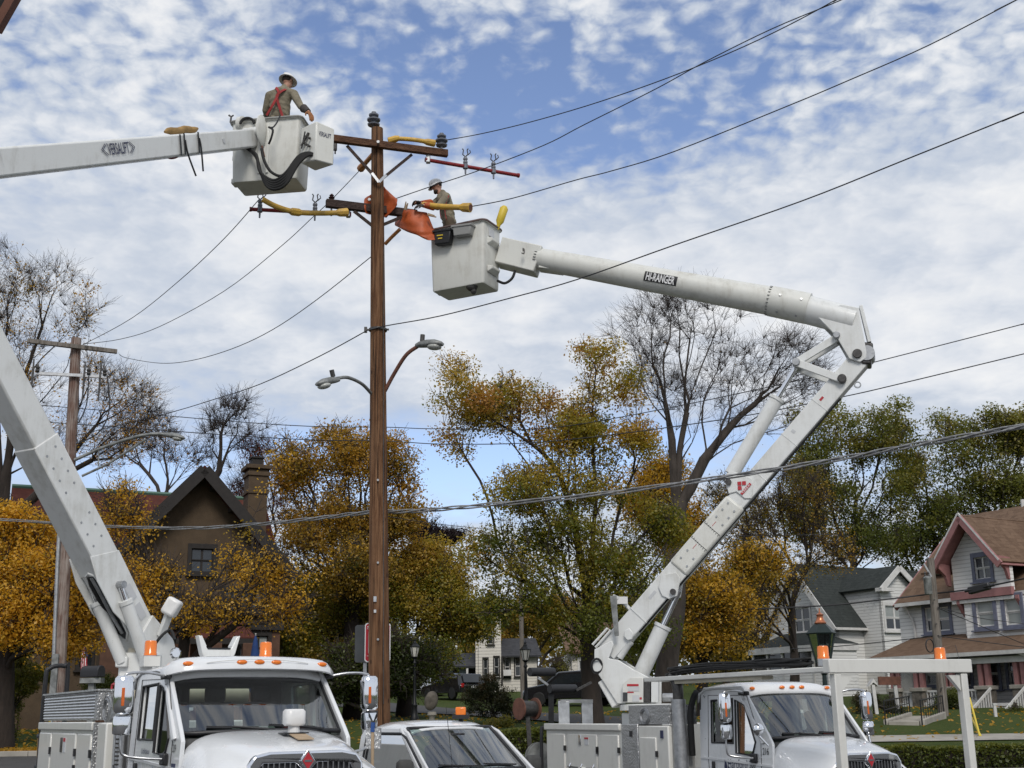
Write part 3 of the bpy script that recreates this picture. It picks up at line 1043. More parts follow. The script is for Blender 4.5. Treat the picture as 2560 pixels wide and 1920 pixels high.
# big bare tree
bb = gpt(1652, 43)
tree('bare_tree', 'big bare tree with thick grey trunk and fine twigs behind the right boom', bb, P(1690, 1290, 43),
  [lobe(1630, 820, 43, 95, 90), lobe(1750, 815, 43, 120, 90), lobe(1700, 960, 43, 120, 100), lobe(1880, 900, 43, 95, 80), lobe(1990, 900, 43.5, 75, 70), lobe(1930, 1010, 43.5, 130, 80), lobe(1600, 960, 43, 55, 80), lobe(2030, 960, 44, 60, 60), lobe(1820, 1080, 43, 110, 60)],
  440, 150, 0.07, LM_BRONZE, lambda c, z: 0.6 + 0 * z, 0.38, 13, twigs=4400, rtip=0.0050, twl=0.85, limbs=[[P(1690, 1290, 43), P(1700, 1120, 43), P(1730, 980, 43), P(1790, 830, 43)], [P(1690, 1290, 43), P(1680, 1100, 43), P(1650, 950, 43), P(1600, 870, 43)],
  [P(1692, 1280, 43), P(1760, 1150, 43), P(1850, 1040, 43.3), P(1960, 960, 43.5)], [P(1690, 1290, 43), P(1730, 1190, 43), P(1830, 1110, 43.5), P(1990, 1060, 44)]], seg=0.5, alpha=0.75)
# bronze/olive trees between boom and houses
tree('bronze_tree', 'dim bronze tree with yellow lower leaves between right boom and green-roofed house', gpt(1990, 66), P(1980, 1560, 66),
  [lobe(1900, 1300, 66, 90, 90), lobe(2010, 1250, 66, 80, 100), lobe(1880, 1420, 64, 80, 80), lobe(1960, 1450, 64, 70, 70), lobe(1900, 1540, 63, 70, 60), lobe(2060, 1380, 66, 60, 60), lobe(1820, 1250, 67, 60, 60)], 460, 9500, 0.16, LM_BRONZE,
  lambda c, z: 0.52 - 0.28 * z, 0.25, 14, twigs=5000, spread=0.55, bark=M['darkbark'])
# tall green trees behind the right houses
gg = 'tall green trees behind the right houses'
for i, (bx, Y, lob, lab) in enumerate([
 (2130, 84, [(2040, 1120, 75, 100), (2140, 1090, 95, 85), (2230, 1100, 80, 90), (2120, 1220, 110, 80), (2240, 1220, 80, 80), (2060, 1300, 90, 70), (2190, 1330, 110, 70), (2010, 1210, 60, 80)], 'broad dark green tree rising behind the green-roofed house'),
 (2330, 88, [(2300, 1180, 60, 70), (2320, 1290, 80, 70), (2270, 1380, 70, 60)], 'narrow green tree in the gap between the two tallest green trees'),
 (2460, 82, [(2400, 1110, 70, 70), (2490, 1090, 80, 65), (2570, 1070, 80, 80), (2440, 1200, 100, 70), (2540, 1200, 90, 70), (2400, 1290, 80, 60), (2520, 1290, 90, 50)], 'green tree rising behind the brown-roofed pink-trimmed house')]):
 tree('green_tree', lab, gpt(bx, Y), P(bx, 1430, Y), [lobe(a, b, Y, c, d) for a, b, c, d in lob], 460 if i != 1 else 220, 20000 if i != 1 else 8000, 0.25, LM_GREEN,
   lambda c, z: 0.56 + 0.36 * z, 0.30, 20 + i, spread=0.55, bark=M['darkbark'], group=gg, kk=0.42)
# gold tree behind the main pole
tree('golden_tree', 'large golden-bronze tree behind the brown utility pole', gpt(880, 50), P(880, 1500, 50),
  [lobe(870, 1130, 50, 80, 60), lobe(760, 1160, 50, 60, 75), lobe(800, 1260, 50, 95, 80), lobe(960, 1190, 50, 70, 75), lobe(900, 1290, 50, 100, 70), lobe(770, 1380, 49, 85, 75), lobe(880, 1420, 49, 110, 80), lobe(1000, 1290, 50, 50, 60)], 560, 27000, 0.15, LM_BRONZE,
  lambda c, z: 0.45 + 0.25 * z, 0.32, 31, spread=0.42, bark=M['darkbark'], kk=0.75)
tree('maple_tree', 'rounded green and gold maple just right of the brown utility pole', gpt(1010, 52), P(1010, 1620, 52),
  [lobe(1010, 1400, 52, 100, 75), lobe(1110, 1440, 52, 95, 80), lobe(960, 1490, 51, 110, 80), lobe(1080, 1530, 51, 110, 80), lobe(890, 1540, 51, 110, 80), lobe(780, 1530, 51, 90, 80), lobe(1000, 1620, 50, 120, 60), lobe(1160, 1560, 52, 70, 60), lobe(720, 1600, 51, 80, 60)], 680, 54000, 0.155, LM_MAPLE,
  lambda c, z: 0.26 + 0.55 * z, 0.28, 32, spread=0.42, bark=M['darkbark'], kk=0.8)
tree('purple_tree', 'small dark purple crown peeking over the rounded maple', gpt(1085, 75), P(1085, 1480, 75),
  [lobe(1080, 1330, 75, 50, 32), lobe(1120, 1345, 75, 35, 25), lobe(1075, 1390, 75, 50, 40)], 120, 6000, 0.22, LM_PURPLE, lambda c, z: 0.5 + 0 * z, 0.2, 33, spread=0.3)
tree('shade_foliage', 'added dark foliage standing for the shaded underside of the rounded maple', gpt(930, 48), P(930, 1690, 48),
  [lobe(900, 1640, 48, 100, 60), lobe(990, 1680, 48, 90, 60), lobe(860, 1710, 48, 80, 50), lobe(1050, 1660, 48, 60, 50)], 220, 16000, 0.15, LM_GREEN, lambda c, z: 0.12 + 0.2 * z, 0.2, 34, spread=0.3)  # dark leaf mass added where the crown's shaded underside shows
# left yellow maple in front of the tan house
tree('yellow_maple', 'yellow-leafed maple with forked trunk in front of the tan gabled house', gpt(452, 35), P(462, 1600, 35),
  [lobe(310, 1290, 35, 65, 70), lobe(290, 1420, 34.5, 70, 70), lobe(400, 1440, 34.5, 60, 50), lobe(540, 1530, 34.5, 110, 50), lobe(670, 1440, 35, 60, 70), lobe(700, 1520, 35, 75, 60), lobe(420, 1530, 34, 75, 45), lobe(350, 1490, 34, 60, 60), lobe(590, 1420, 36, 50, 50)],
  420, 8200, 0.115, LM_GOLD, lambda c, z: 0.74 - 0.15 * z, 0.27, 41, spread=0.30, bark=M['darkbark'], kk=0.35, twigs=1800, rtip=0.009,
  limbs=[[P(462, 1600, 35), P(520, 1540, 35), P(620, 1490, 35), P(760, 1440, 35.5), P(880, 1360, 36)], [P(455, 1600, 35), P(420, 1500, 35), P(350, 1400, 35), P(330, 1300, 35)], [P(470, 1580, 35), P(560, 1420, 35.5), P(640, 1280, 36), P(700, 1140, 37)]])
tree('yellow_maple', 'yellow-leafed maple at the left edge behind the weathered pole', gpt(8, 36), P(20, 1520, 36),
  [lobe(60, 1330, 36, 85, 60), lobe(20, 1420, 36, 90, 80), lobe(120, 1420, 35.5, 75, 75), lobe(60, 1530, 35.5, 110, 70), lobe(200, 1490, 35, 70, 75), lobe(150, 1580, 35, 80, 55), lobe(-60, 1480, 36, 90, 100)], 420, 30000, 0.13, LM_GOLD, lambda c, z: 0.72 - 0.05 * z, 0.30, 42, spread=0.34, bark=M['darkbark'], kk=0.8)
# left tall nearly bare tree
tree('bare_tree', 'tall nearly bare tree at the left edge with scattered orange leaves', gpt(-30, 44), P(15, 1190, 44),
  [lobe(40, 700, 44, 70, 70), lobe(130, 720, 44, 70, 65), lobe(210, 760, 44, 60, 70), lobe(80, 830, 44, 100, 70), lobe(300, 1010, 44, 100, 80), lobe(370, 1090, 44, 80, 65), lobe(220, 960, 44, 80, 70), lobe(250, 1120, 44, 100, 60), lobe(60, 960, 44, 80, 80), lobe(120, 1080, 44, 90, 80), lobe(-40, 800, 44, 80, 120)],
  430, 2600, 0.12, LM_BRONZE, lambda c, z: 1.0 - 0.45 * z, 0.38, 43, twigs=3800, rtip=0.0050, twl=0.85, spread=0.3, kk=0.35, seg=0.5, alpha=0.75, bark=M['darkbark'],
  limbs=[[P(15, 1190, 44), P(40, 1000, 44), P(90, 860, 44), P(130, 740, 44)], [P(10, 1200, 44), P(60, 1080, 44), P(190, 1010, 44), P(330, 1000, 44)], [P(10, 1200, 44), P(100, 1150, 44), P(230, 1100, 44), P(340, 1090, 44)], [P(-10, 1300, 44), P(-10, 1000, 44), P(20, 800, 44)]])
tree('bare_tree', 'bare leaning limb with a fan of twigs above the tan gable', gpt(500, 58), P(535, 1200, 58),
  [lobe(570, 1060, 58, 60, 55), lobe(640, 1080, 58, 50, 40), lobe(530, 1090, 58, 40, 40), lobe(600, 1020, 58, 45, 35)], 70, 0, 0.1, LM_RED, None, 0.16, 44, twigs=900, twl=0.9, rtip=0.008, seg=0.5,
  limbs=[[P(535, 1200, 58), P(560, 1150, 58), P(575, 1110, 58)]], bark=M['darkbark'])
tree('red_tree', 'thin red-leafed tree beside the tan chimney', gpt(690, 60), P(680, 1420, 60),
  [lobe(640, 1130, 60, 50, 40), lobe(700, 1180, 60, 45, 60), lobe(620, 1210, 60, 50, 50), lobe(680, 1280, 60, 50, 50), lobe(590, 1260, 60, 40, 50)], 130, 1800, 0.13, LM_RED, lambda c, z: 0.35 + 0.35 * z, 0.15, 45, twigs=1300, twl=0.9, rtip=0.008, spread=0.3, bark=M['darkbark'])
tree('bare_tree', 'grey twiggy tree showing above the red roof ridge', gpt(400, 62), P(400, 1300, 62),
  [lobe(330, 1120, 62, 70, 60), lobe(440, 1130, 62, 70, 55), lobe(400, 1070, 62, 50, 40), lobe(500, 1140, 62, 40, 40)], 110, 500, 0.12, LM_BRONZE, lambda c, z: 0.8 + 0 * z, 0.15, 46, twigs=1300, twl=0.9, rtip=0.008, spread=0.3)
# background wall of trees so that the street closes behind
for i, (bx, Y, lob, lm, tf, lab) in enumerate([
 (820, 78, [(760, 1480, 90, 80), (860, 1560, 90, 80), (700, 1600, 90, 70), (820, 1650, 110, 60)], LM_BRONZE, 0.3, 'dim bronze tree low behind the brown utility pole'),
 (1340, 105, [(1300, 1560, 70, 50), (1380, 1540, 70, 60), (1450, 1580, 70, 60)], LM_BRONZE, 0.35, 'far bronze tree behind the centre maple trunk'),
 (1820, 100, [(1760, 1560, 70, 90), (1850, 1600, 80, 90), (1900, 1480, 70, 80)], LM_BRONZE, 0.2, 'far olive tree left of the green-roofed house'),
 (120, 80, [(60, 1560, 110, 90), (180, 1600, 90, 80), (300, 1580, 80, 80)], LM_GREEN, 0.5, 'far green tree behind the left yellow maple'),
 (1180, 120, [(1150, 1560, 60, 50), (1230, 1580, 60, 50), (1100, 1610, 60, 50)], LM_GREEN, 0.45, 'distant green tree behind the grey-white house'),
 (560, 75, [(560, 1560, 90, 70), (680, 1580, 80, 70), (450, 1580, 80, 60)], LM_GREEN, 0.35, 'dark green tree behind the tan gabled house'),
 (1600, 95, [(1560, 1560, 70, 60), (1640, 1540, 80, 80), (1720, 1560, 70, 70)], LM_GREEN, 0.35, 'dim green tree far behind the boom pedestal')]):
 tree('background_tree', lab, gpt(bx, Y), P(bx, 1650, Y), [lobe(a, b, Y, c, d) for a, b, c, d in lob], 200, 11000, 0.27, lm, (lambda v: (lambda c, z: v + 0 * z))(tf), 0.25, 60 + i, spread=0.5)


def woods():
 """far wood along the horizon that reads as one mass"""
 rng = np.random.default_rng(95)
 n = 60000
 x = rng.uniform(-110, 110, n); y = rng.uniform(125, 160, n)
 h = 7 + 2.5 * np.sin(x * .11) + 1.8 * np.sin(x * .31 + 1) + 1.2 * np.sin(x * .83) + 1.0 * np.sin(x * 1.9 + y * .2)
 h = h * (1 + .1 * np.sin(y))
 z = np.interp(y, GY, GZ) + h * rng.uniform(0, 1, n) ** .8
 o = leaves('distant_woods', np.stack([x, y, z], 1), .55, rng, LM_BRONZE, None, np.clip(.22 + .25 * np.sin(x * .21 + 2) + rng.normal(0, .08, n), 0, 1))
 tag(o, 'far wood closing the view behind the houses', 'woods', kind='stuff')


woods()


def shrub(name, label, px, Y, lob, nleaf, ls, lm, tone, seed, cat='shrub', group=None):
 rng = np.random.default_rng(seed)
 base = gpt(px, Y)
 tree(name, label, base, base + V((0, 0, 0.25)), [lobe(a, b, Y, c, d) for a, b, c, d in lob], 160, nleaf, ls, lm, lambda c, z: tone + 0.3 * z, 0.06, seed, spread=0.12, cat=cat, group=group, rtip=0.006, seg=0.25)


shrub('shrub', 'brown-green spreading shrub on the lawn between the two black lamp posts', 1235, 44, [(1200, 1760, 40, 45), (1260, 1750, 45, 45), (1230, 1730, 35, 35), (1290, 1780, 30, 35)], 9000, 0.075, LM_SHRUB, 0.45, 71)
shrub('shrub', 'dark round shrub beside the pink porch steps', 2375, 50, [(2375, 1755, 35, 36), (2365, 1770, 30, 25)], 6000, 0.07, LM_GREEN, 0.2, 72)
shrub('shrub', 'pale straggly shrub in front of the white sign posts', 2190, 47, [(2170, 1755, 40, 30), (2230, 1770, 30, 22)], 5000, 0.07, LM_SHRUB, 0.5, 73)
shrub('shrub', 'leafy green shrub at the left edge beyond the side street', 40, 38, [(30, 1650, 45, 70), (80, 1700, 35, 50), (20, 1740, 50, 40)], 9000, 0.09, LM_GREEN, 0.6, 74)
shrub('shrub', 'small rounded shrub at the right frame edge by the porch', 2540, 47, [(2535, 1785, 35, 14), (2510, 1788, 20, 10)], 3000, 0.06, LM_GREEN, 0.25, 75)
shrub('shrub', 'bushy shrub beside the far white house', 1545 - 20, 74, [(1400, 1690, 28, 42), (1385, 1710, 30, 30)], 5000, 0.12, LM_GREEN, 0.5, 76)
shrub('shrub', 'strappy low plants in front of the brown-green shrub', 1260, 41, [(1240, 1815, 26, 14), (1262, 1810, 14, 18)], 1500, 0.08, LM_GREEN, 0.7, 77)
shrub('shrub', 'dark foundation shrubs below the tan house porch', 300, 40, [(250, 1720, 60, 30), (350, 1715, 60, 25), (420, 1735, 40, 20)], 7000, 0.08, LM_GREEN, 0.05, 78)


def hedge(name, label, a, b, w, h, seed, n):
 """clipped hedge: leafy box along a-b"""
 rng = np.random.default_rng(seed)
 a, b = V(a), V(b)
 root = thing(name, label, 'hedge', a)
 d = b - a
 L = d.length
 t = d.normalized(); s = V((t.y, -t.x, 0)).normalized()
 off = np.array(a)
 m = MB()
 m.bar(a + V((0, 0, h * 0.42)), b + V((0, 0, h * 0.42)), w * 0.72, h * 0.84)
 m.build('woody_core', M['darkbark'], root, world=True)
 u = rng.uniform(0, L, n)
 fc = rng.uniform(0, 1, n)
 y = np.where(fc < 0.5, rng.uniform(-w / 2, w / 2, n), np.sign(rng.uniform(-1, 1, n)) * w / 2 * rng.uniform(0.8, 1.03, n))
 z = np.where(fc < 0.5, h * rng.uniform(0.88, 1.04, n), rng.uniform(0.02, h, n))
 z = z + 0.03 * np.sin(u * 3.1) + 0.02 * np.sin(u * 7.7)
 c = np.array(t)[None] * u[:, None] + np.array(s)[None] * y[:, None] + np.array([[0, 0, 1.0]]) * z[:, None]
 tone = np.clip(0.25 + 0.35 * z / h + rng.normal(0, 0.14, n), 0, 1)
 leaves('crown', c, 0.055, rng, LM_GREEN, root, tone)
 return root


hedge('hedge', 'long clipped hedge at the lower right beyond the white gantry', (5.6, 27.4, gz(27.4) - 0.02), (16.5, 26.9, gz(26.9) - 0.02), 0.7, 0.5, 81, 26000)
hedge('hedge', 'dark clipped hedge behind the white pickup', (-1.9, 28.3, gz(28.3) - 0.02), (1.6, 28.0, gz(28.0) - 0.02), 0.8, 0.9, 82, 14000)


def fallen():
 rng = np.random.default_rng(90)
 n = 9000
 x = rng.uniform(-26, 26, n); y = rng.uniform(34.0, 56, n)
 dens = np.where(x < -6, 1.0, 0.35)
 k = rng.uniform(0, 1, n) < dens
 x, y = x[k], y[k]
 x2 = rng.uniform(-24, -10, 5000); y2 = rng.normal(34.6, 0.5, 5000)
 x, y = np.concatenate([x, x2]), np.concatenate([y, np.maximum(y2, 33.9)])
 z = np.interp(y, GY, GZ) + 0.025
 c = np.stack([x, y, z], 1)
 root = leaves('fallen_leaves', c, 0.12, rng, LM_BRONZE, None, np.clip(rng.normal(0.75, 0.2, len(x)), 0, 1), droop=2.5)
 tag(root, 'brown and yellow fallen leaves scattered over the lawns', 'leaves', kind='stuff')


fallen()
# ================================================================== buildings
UZ = V((0, 0, 1))


class Face:
 """a vertical plane of a building: pixel picks become (u, v) on it"""
 def __init__(s, o, n):
  s.o, s.n = V(o), V(n).normalized()
  s.ux = UZ.cross(s.n)

 def uv(s, px, py):
  p = onplane(px, py, s.o, s.n) - s.o
  return (p.dot(s.ux), p.z)

 def at(s, u, v, out=0.0):
  return s.o + s.ux * u + UZ * v + s.n * out

 def px(s, px, py, out=0.0):
  return s.at(*s.uv(px, py), out)

 def off(s, d):
  return Face(s.o + s.n * d, s.n)


def rect_uv(f, x0, y0, x1, y1):
 """upright rectangle on face f around a pixel box -> u0, v0, u1, v1"""
 a = f.uv(x0, (y0 + y1) / 2); b = f.uv(x1, (y0 + y1) / 2)
 t = f.uv((x0 + x1) / 2, y0); l = f.uv((x0 + x1) / 2, y1)
 return (a[0], l[1], b[0], t[1])


def window(parent, f, r, trim, tw=0.12, cols=1, rows=2, blind=0.0, sill=True, sash=None, out=0.0):
 """cased sash window in opening r=(u0,v0,u1,v1) of face f"""
 u0, v0, u1, v1 = r
 sash = sash or M['wtrim']
 m = MB()
 m.wall([(u0 - tw, v0 - tw * .8), (u1 + tw, v0 - tw * .8), (u1 + tw, v1 + tw * 1.3), (u0 - tw, v1 + tw * 1.3)], [[(u0, v0), (u0, v1), (u1, v1), (u1, v0)]], f.at(0, 0, 0.05 + out), f.ux, UZ, 0.07)
 w = m.build('window', trim, parent, world=True, bevel=0.01, seg=1)
 if sill:
  m = MB(); m.bar(f.at(u0 - tw * 1.4, v0 - tw, 0.08 + out), f.at(u1 + tw * 1.4, v0 - tw, 0.08 + out), 0.16, 0.06)
  m.build('sill', trim, w, world=True)
 cw = (u1 - u0) / cols
 for c in range(cols):
  for k in range(rows):
   a, b = u0 + c * cw, u0 + (c + 1) * cw
   p, q = v0 + (v1 - v0) * k / rows, v0 + (v1 - v0) * (k + 1) / rows
   d = -0.05 - 0.03 * (k == 0) + out
   bw = min(0.06, cw * 0.1)
   m = MB()
   m.wall([(a, p), (b, p), (b, q), (a, q)], [[(a + bw, p + bw), (a + bw, q - bw), (b - bw, q - bw), (b - bw, p + bw)]], f.at(0, 0, d), f.ux, UZ, 0.035)
   m.build('sash', sash, w, world=True)
   m = MB()
   m.add([f.at(a + bw * .5, p + bw * .5, d - .02), f.at(b - bw * .5, p + bw * .5, d - .02), f.at(b - bw * .5, q - bw * .5, d - .02), f.at(a + bw * .5, q - bw * .5, d - .02)], [(0, 1, 2, 3)])
   m.build('pane', M['blind'] if (k + 1 > rows - blind * rows) else M['winglass'], w, world=True, recalc=False)
 return w


def facade(parent, name, f, poly, wins, mat, thick=0.2):
 """wall polygon in uv with openings"""
 m = MB()
 holes = [[(a, b), (a, d), (c, d), (c, b)] for a, b, c, d in wins]
 m.wall(poly, holes, f.o, f.ux, UZ, thick)
 return m.build(name, mat, parent, world=True)


def slab(parent, name, pts, thick, mat, world=True):
 m = MB()
 n = (V(pts[1]) - V(pts[0])).cross(V(pts[2]) - V(pts[0])).normalized()
 if n.z < 0: n = -n
 m.prism(pts, -n * thick)
 return m.build(name, mat, parent, world=world)


# ---------------------------------------------------------------- tan gabled house, left
def tan_house():
 a = rad(-24)
 f = Face(P(500, 1700, 46), (-math.sin(a), -math.cos(a), 0))
 f.o.z = gz(46) - 0.4
 H = thing('stucco_house', 'tan stucco gabled house with red tile roof and tall chimney at left', 'house', f.o)
 nin = -f.n
 pk = f.uv(503, 1172); er = f.uv(728, 1440);
 wr = f.uv(702, 1500)[0]; wl = 2 * pk[0] - wr
 sl = (pk[1] - er[1]) / (er[0] - pk[0])
 def rk(u): return pk[1] - sl * abs(u - pk[0]) - 0.25
 wins = [rect_uv(f, 478, 1372, 532, 1430), rect_uv(f, 560, 1478, 655, 1530), rect_uv(f, 380, 1478, 440, 1535), rect_uv(f, 600, 1590, 668, 1650), rect_uv(f, 350, 1600, 420, 1660)]
 zb = f.uv(500, 1565)[1]
 facade(H, 'gable_wall', f, [(wl, zb), (wr, zb), (wr, rk(wr)), (pk[0], rk(pk[0])), (wl, rk(wl))], wins[:3], M['stucco'])
 f2 = f.off(0.06)
 facade(H, 'brick_wall', f2, [(wl, -0.6), (wr, -0.6), (wr, zb), (wl, zb)], wins[3:], M['brick'], 0.3)
 m = MB(); m.bar(f.at(wl, zb, 0.1), f.at(wr + 0.1, zb, 0.1), 0.22, 0.25); m.build('belt_beam', M['dtrim'], H, world=True)
 for w, c in zip(wins, (2, 3, 2, 3, 2)):
  window(H, f if w[1] > zb else f2, w, M['dtrim'], 0.14, cols=c, rows=2, sash=M['dtrim'], blind=0.5 if w[1] < zb else 0)
 # roof of the gable: two slopes, barge boards
 ov, L = 0.75, 10.0
 el = 2 * pk[0] - er[0]
 for s_, e in (('roof', er[0]), ('roof', el)):
  d = 1 if e > pk[0] else -1
  q = [f.at(pk[0], pk[1], ov), f.at(e, er[1], ov), f.at(e, er[1], -L), f.at(pk[0], pk[1], -L)]
  r = slab(H, 'roof', q, 0.16, M['tile'])
  m = MB(); m.bar(f.at(pk[0], pk[1] - 0.16, ov + 0.04), f.at(e, er[1] - 0.16, ov + 0.04), 0.10, 0.42); m.build('barge_board', M['dtrim'], r, world=True)
  for kx in range(5):
   t = (kx + 0.6) / 5
   u = pk[0] + (e - pk[0]) * t
   m = MB(); m.bar(f.at(u, pk[1] + (er[1] - pk[1]) * t - 0.3, -0.02), f.at(u, pk[1] + (er[1] - pk[1]) * t - 0.3, ov), 0.14, 0.14); m.build('bracket', M['dtrim'], r, world=True)
 # side walls below the gable roof
 for u in (wl, wr):
  g = Face(f.at(u, 0), f.ux * (1 if u > pk[0] else -1))
  Lw = 9.0
  m = MB(); m.box(f.at(u - 0.1 * (1 if u > pk[0] else -1), (rk(u) - 0.6) / 2, -Lw / 2 - 0.21), (0.2, Lw, rk(u) + 0.6), R=Matrix((f.ux, nin, UZ)).transposed())
  m.build('side_wall', M['stucco'], H, world=True)
 # main wing behind, ridge parallel to the view
 rz = f.uv(440, 1203)[1] + 0.35
 back, run = -5.2, 5.0
 x0 = f.off(back).uv(30, 1215)[0]; x1 = wr + 0.4
 ez = rz - 4.6
 for s_ in (1, -1):
  q = [f.at(x0, rz, back), f.at(x1, rz, back), f.at(x1, ez, back + s_ * run), f.at(x0, ez, back + s_ * run)]
  r = slab(H, 'roof', q, 0.18, M['tile'])
  if s_ == 1:
   m = MB(); m.bar(f.at(x0, ez - 0.05, back + run), f.at(x1, ez - 0.05, back + run), 0.16, 0.14); m.build('gutter', M['dtrim'], r, world=True)
 m = MB(); m.tube([f.at(x0, rz + 0.03, back), f.at(x1 - 0.8, rz + 0.03, back)], 0.09, 6); m.build('ridge_cap', principled('verdigris', (0.08, 0.16, 0.12), 0.7), H, world=True)
 fw = f.off(-1.0)
 ww = [rect_uv(fw, 200, 1600, 268, 1668), rect_uv(fw, 120, 1600, 160, 1660), rect_uv(fw, 230, 1470, 290, 1530)]
 facade(H, 'wing_wall', fw, [(x0 + 0.5, -0.6), (wl - 0.05, -0.6), (wl - 0.05, ez + 0.3), (x0 + 0.5, ez + 0.3)], ww, M['stucco'])
 for w in ww:
  window(H, fw, w, M['dtrim'], 0.14, cols=2, rows=2, sash=M['dtrim'])
 m = MB(); m.wall([(0, -0.6), (9, -0.6), (9, ez - 0.3), (4.2, rz - 0.4), (0, ez)], [], fw.at(x0 + 0.5, 0, -8.8), f.n, UZ, 0.2)
 m.build('end_wall', M['stucco'], H, world=True)
 # chimney on the right slope
 fc = f.off(-2.2)
 c0 = fc.uv(617, 1180); c1 = fc.uv(664, 1180)
 cu = (c0[0] + c1[0]) / 2; cw = c1[0] - c0[0]
 R = Matrix((f.ux, nin, UZ)).transposed()
 zt = fc.uv(640, 1166)[1]
 m = MB(); m.box(fc.at(cu, (zt + 2) / 2 - 0.2), (cw, 0.95, zt - 2), R=R)
 c = m.build('chimney', M['stucco'], H, world=True, bevel=0.02)
 m = MB()
 for i, (dz, e) in enumerate(((0.0, 0.12), (-0.28, 0.06), (-1.0, 0.05))):
  m.box(fc.at(cu, zt - 0.1 + dz), (cw + e * 2, 0.95 + e * 2, 0.16), R=R)
 m.build('corbel', M['stucco'], c, world=True, bevel=0.015)
 m = MB(); m.box(fc.at(cu, zt + 0.16), (cw * 0.55, 0.5, 0.26), R=R); m.box(fc.at(cu, zt + 0.32), (cw * 0.7, 0.62, 0.05), R=R)
 m.build('flue', M['dtrim'], c, world=True)
 # porch with red roof
 fp = f.off(1.9)
 p0, p1, p2, p3 = fp.uv(440, 1592), fp.uv(640, 1592), f.uv(612, 1552), f.uv(450, 1552)
 r = slab(H, 'porch_roof', [fp.at(*p0), fp.at(p1[0], p0[1]), f.at(p2[0], p3[1]), f.at(*p3)], 0.12, M['tile'])
 m = MB(); m.bar(fp.at(p0[0], p0[1] - 0.14), fp.at(p1[0], p0[1] - 0.14), 0.16, 0.2); m.build('porch_beam', M['dtrim'], r, world=True)
 for u in (p0[0] + 0.3, (p0[0] + p1[0]) / 2, p1[0] - 0.3):
  m = MB(); m.box(fp.at(u, (p0[1] - 0.2) / 2 - 0.2), (0.35, 0.35, p0[1] + 0.2), R=R); m.build('porch_pier', M['brick'], H, world=True, bevel=0.02)
 fd = f2
 m = MB(); u0 = fd.uv(545, 1640)[0]; m.box(fd.at(u0, 1.35, 0.02), (1.0, 0.08, 2.1), R=R); dd = m.build('door', M['dtrim'], H, world=True)
 m = MB(); m.box(fd.at(u0, 1.75, 0.07), (0.36, 0.03, 0.75), R=R); m.build('pane', M['blind'], dd, world=True)
 # flag and umbrella stand by the house
 fl = Face(P(213, 1640, 44.2), f.n)
 return H


tan_house()


def flag():
 p = P(213, 1650, 43.6)
 w = msize(19, p); h = msize(66, p)
 T = thing('flag', 'striped flag hanging furled at the tan house front', 'flag', p - V((0, 0, h / 2)))
 for i in range(9):
  m = MB()
  a = -w / 2 + w * i / 9; b = a + w / 9 + 0.002
  z0 = -h / 2 + 0.05 * abs(math.sin(i)); z1 = h / 2 - 0.10 * (i / 9)
  n = 7
  vs = []
  for k in range(n + 1):
   t = k / n
   for q in (a, b):
    vs.append(p + V((q * (0.6 + 0.4 * (1 - t)) - 0.05 * math.sin(t * 3), 0.04 * math.sin(q * 40 + t * 3), z0 + (z1 - z0) * t)))
  m.add(vs, [(2 * k, 2 * k + 1, 2 * k + 3, 2 * k + 2) for k in range(n)])
  m.build('stripe', M['signred'] if i % 2 == 0 else M['white2'], T, world=True, solid=0.004)
 m = MB(); m.box(p + V((0.05, -0.06, h * 0.30)), (w * 0.5, 0.012, h * 0.34)); m.build('canton', M['navy'], T, world=True)
 m = MB(); m.tube([p + V((-w * .45, 0.5, h * 0.3)), p + V((-w * 0.5, -0.1, h * 0.62))], 0.015, 6); m.build('staff', M['wtrim'], T, world=True)


flag()


def umbrella():
 p = gpt(632, 42.5)
 top = P(632, 1588, 42.5)
 T = thing('garden_umbrella', 'closed blue garden umbrella on the tan house porch', 'umbrella', p)
 h = top.z - p.z
 m = MB(); m.lathe([(0.10, h * 0.38), (0.17, h * 0.42), (0.13, h * 0.6), (0.16, h * 0.75), (0.08, h * 0.93), (0.02, h * 1.0)], p, n=10); m.build('canopy', M['blue'], T, world=True, smooth=50)
 m = MB(); m.cyl(p, p + V((0, 0, h * 1.02)), 0.025, 8); m.build('pole', M['wtrim'], T, world=True)
 m = MB(); m.lathe([(0.28, 0), (0.28, 0.06), (0.05, 0.14)], p, n=14); m.build('base', M['black'], T, world=True)


umbrella()

TT = V((0.5, -0.866, 0)); NN = V((-0.866, -0.5, 0))


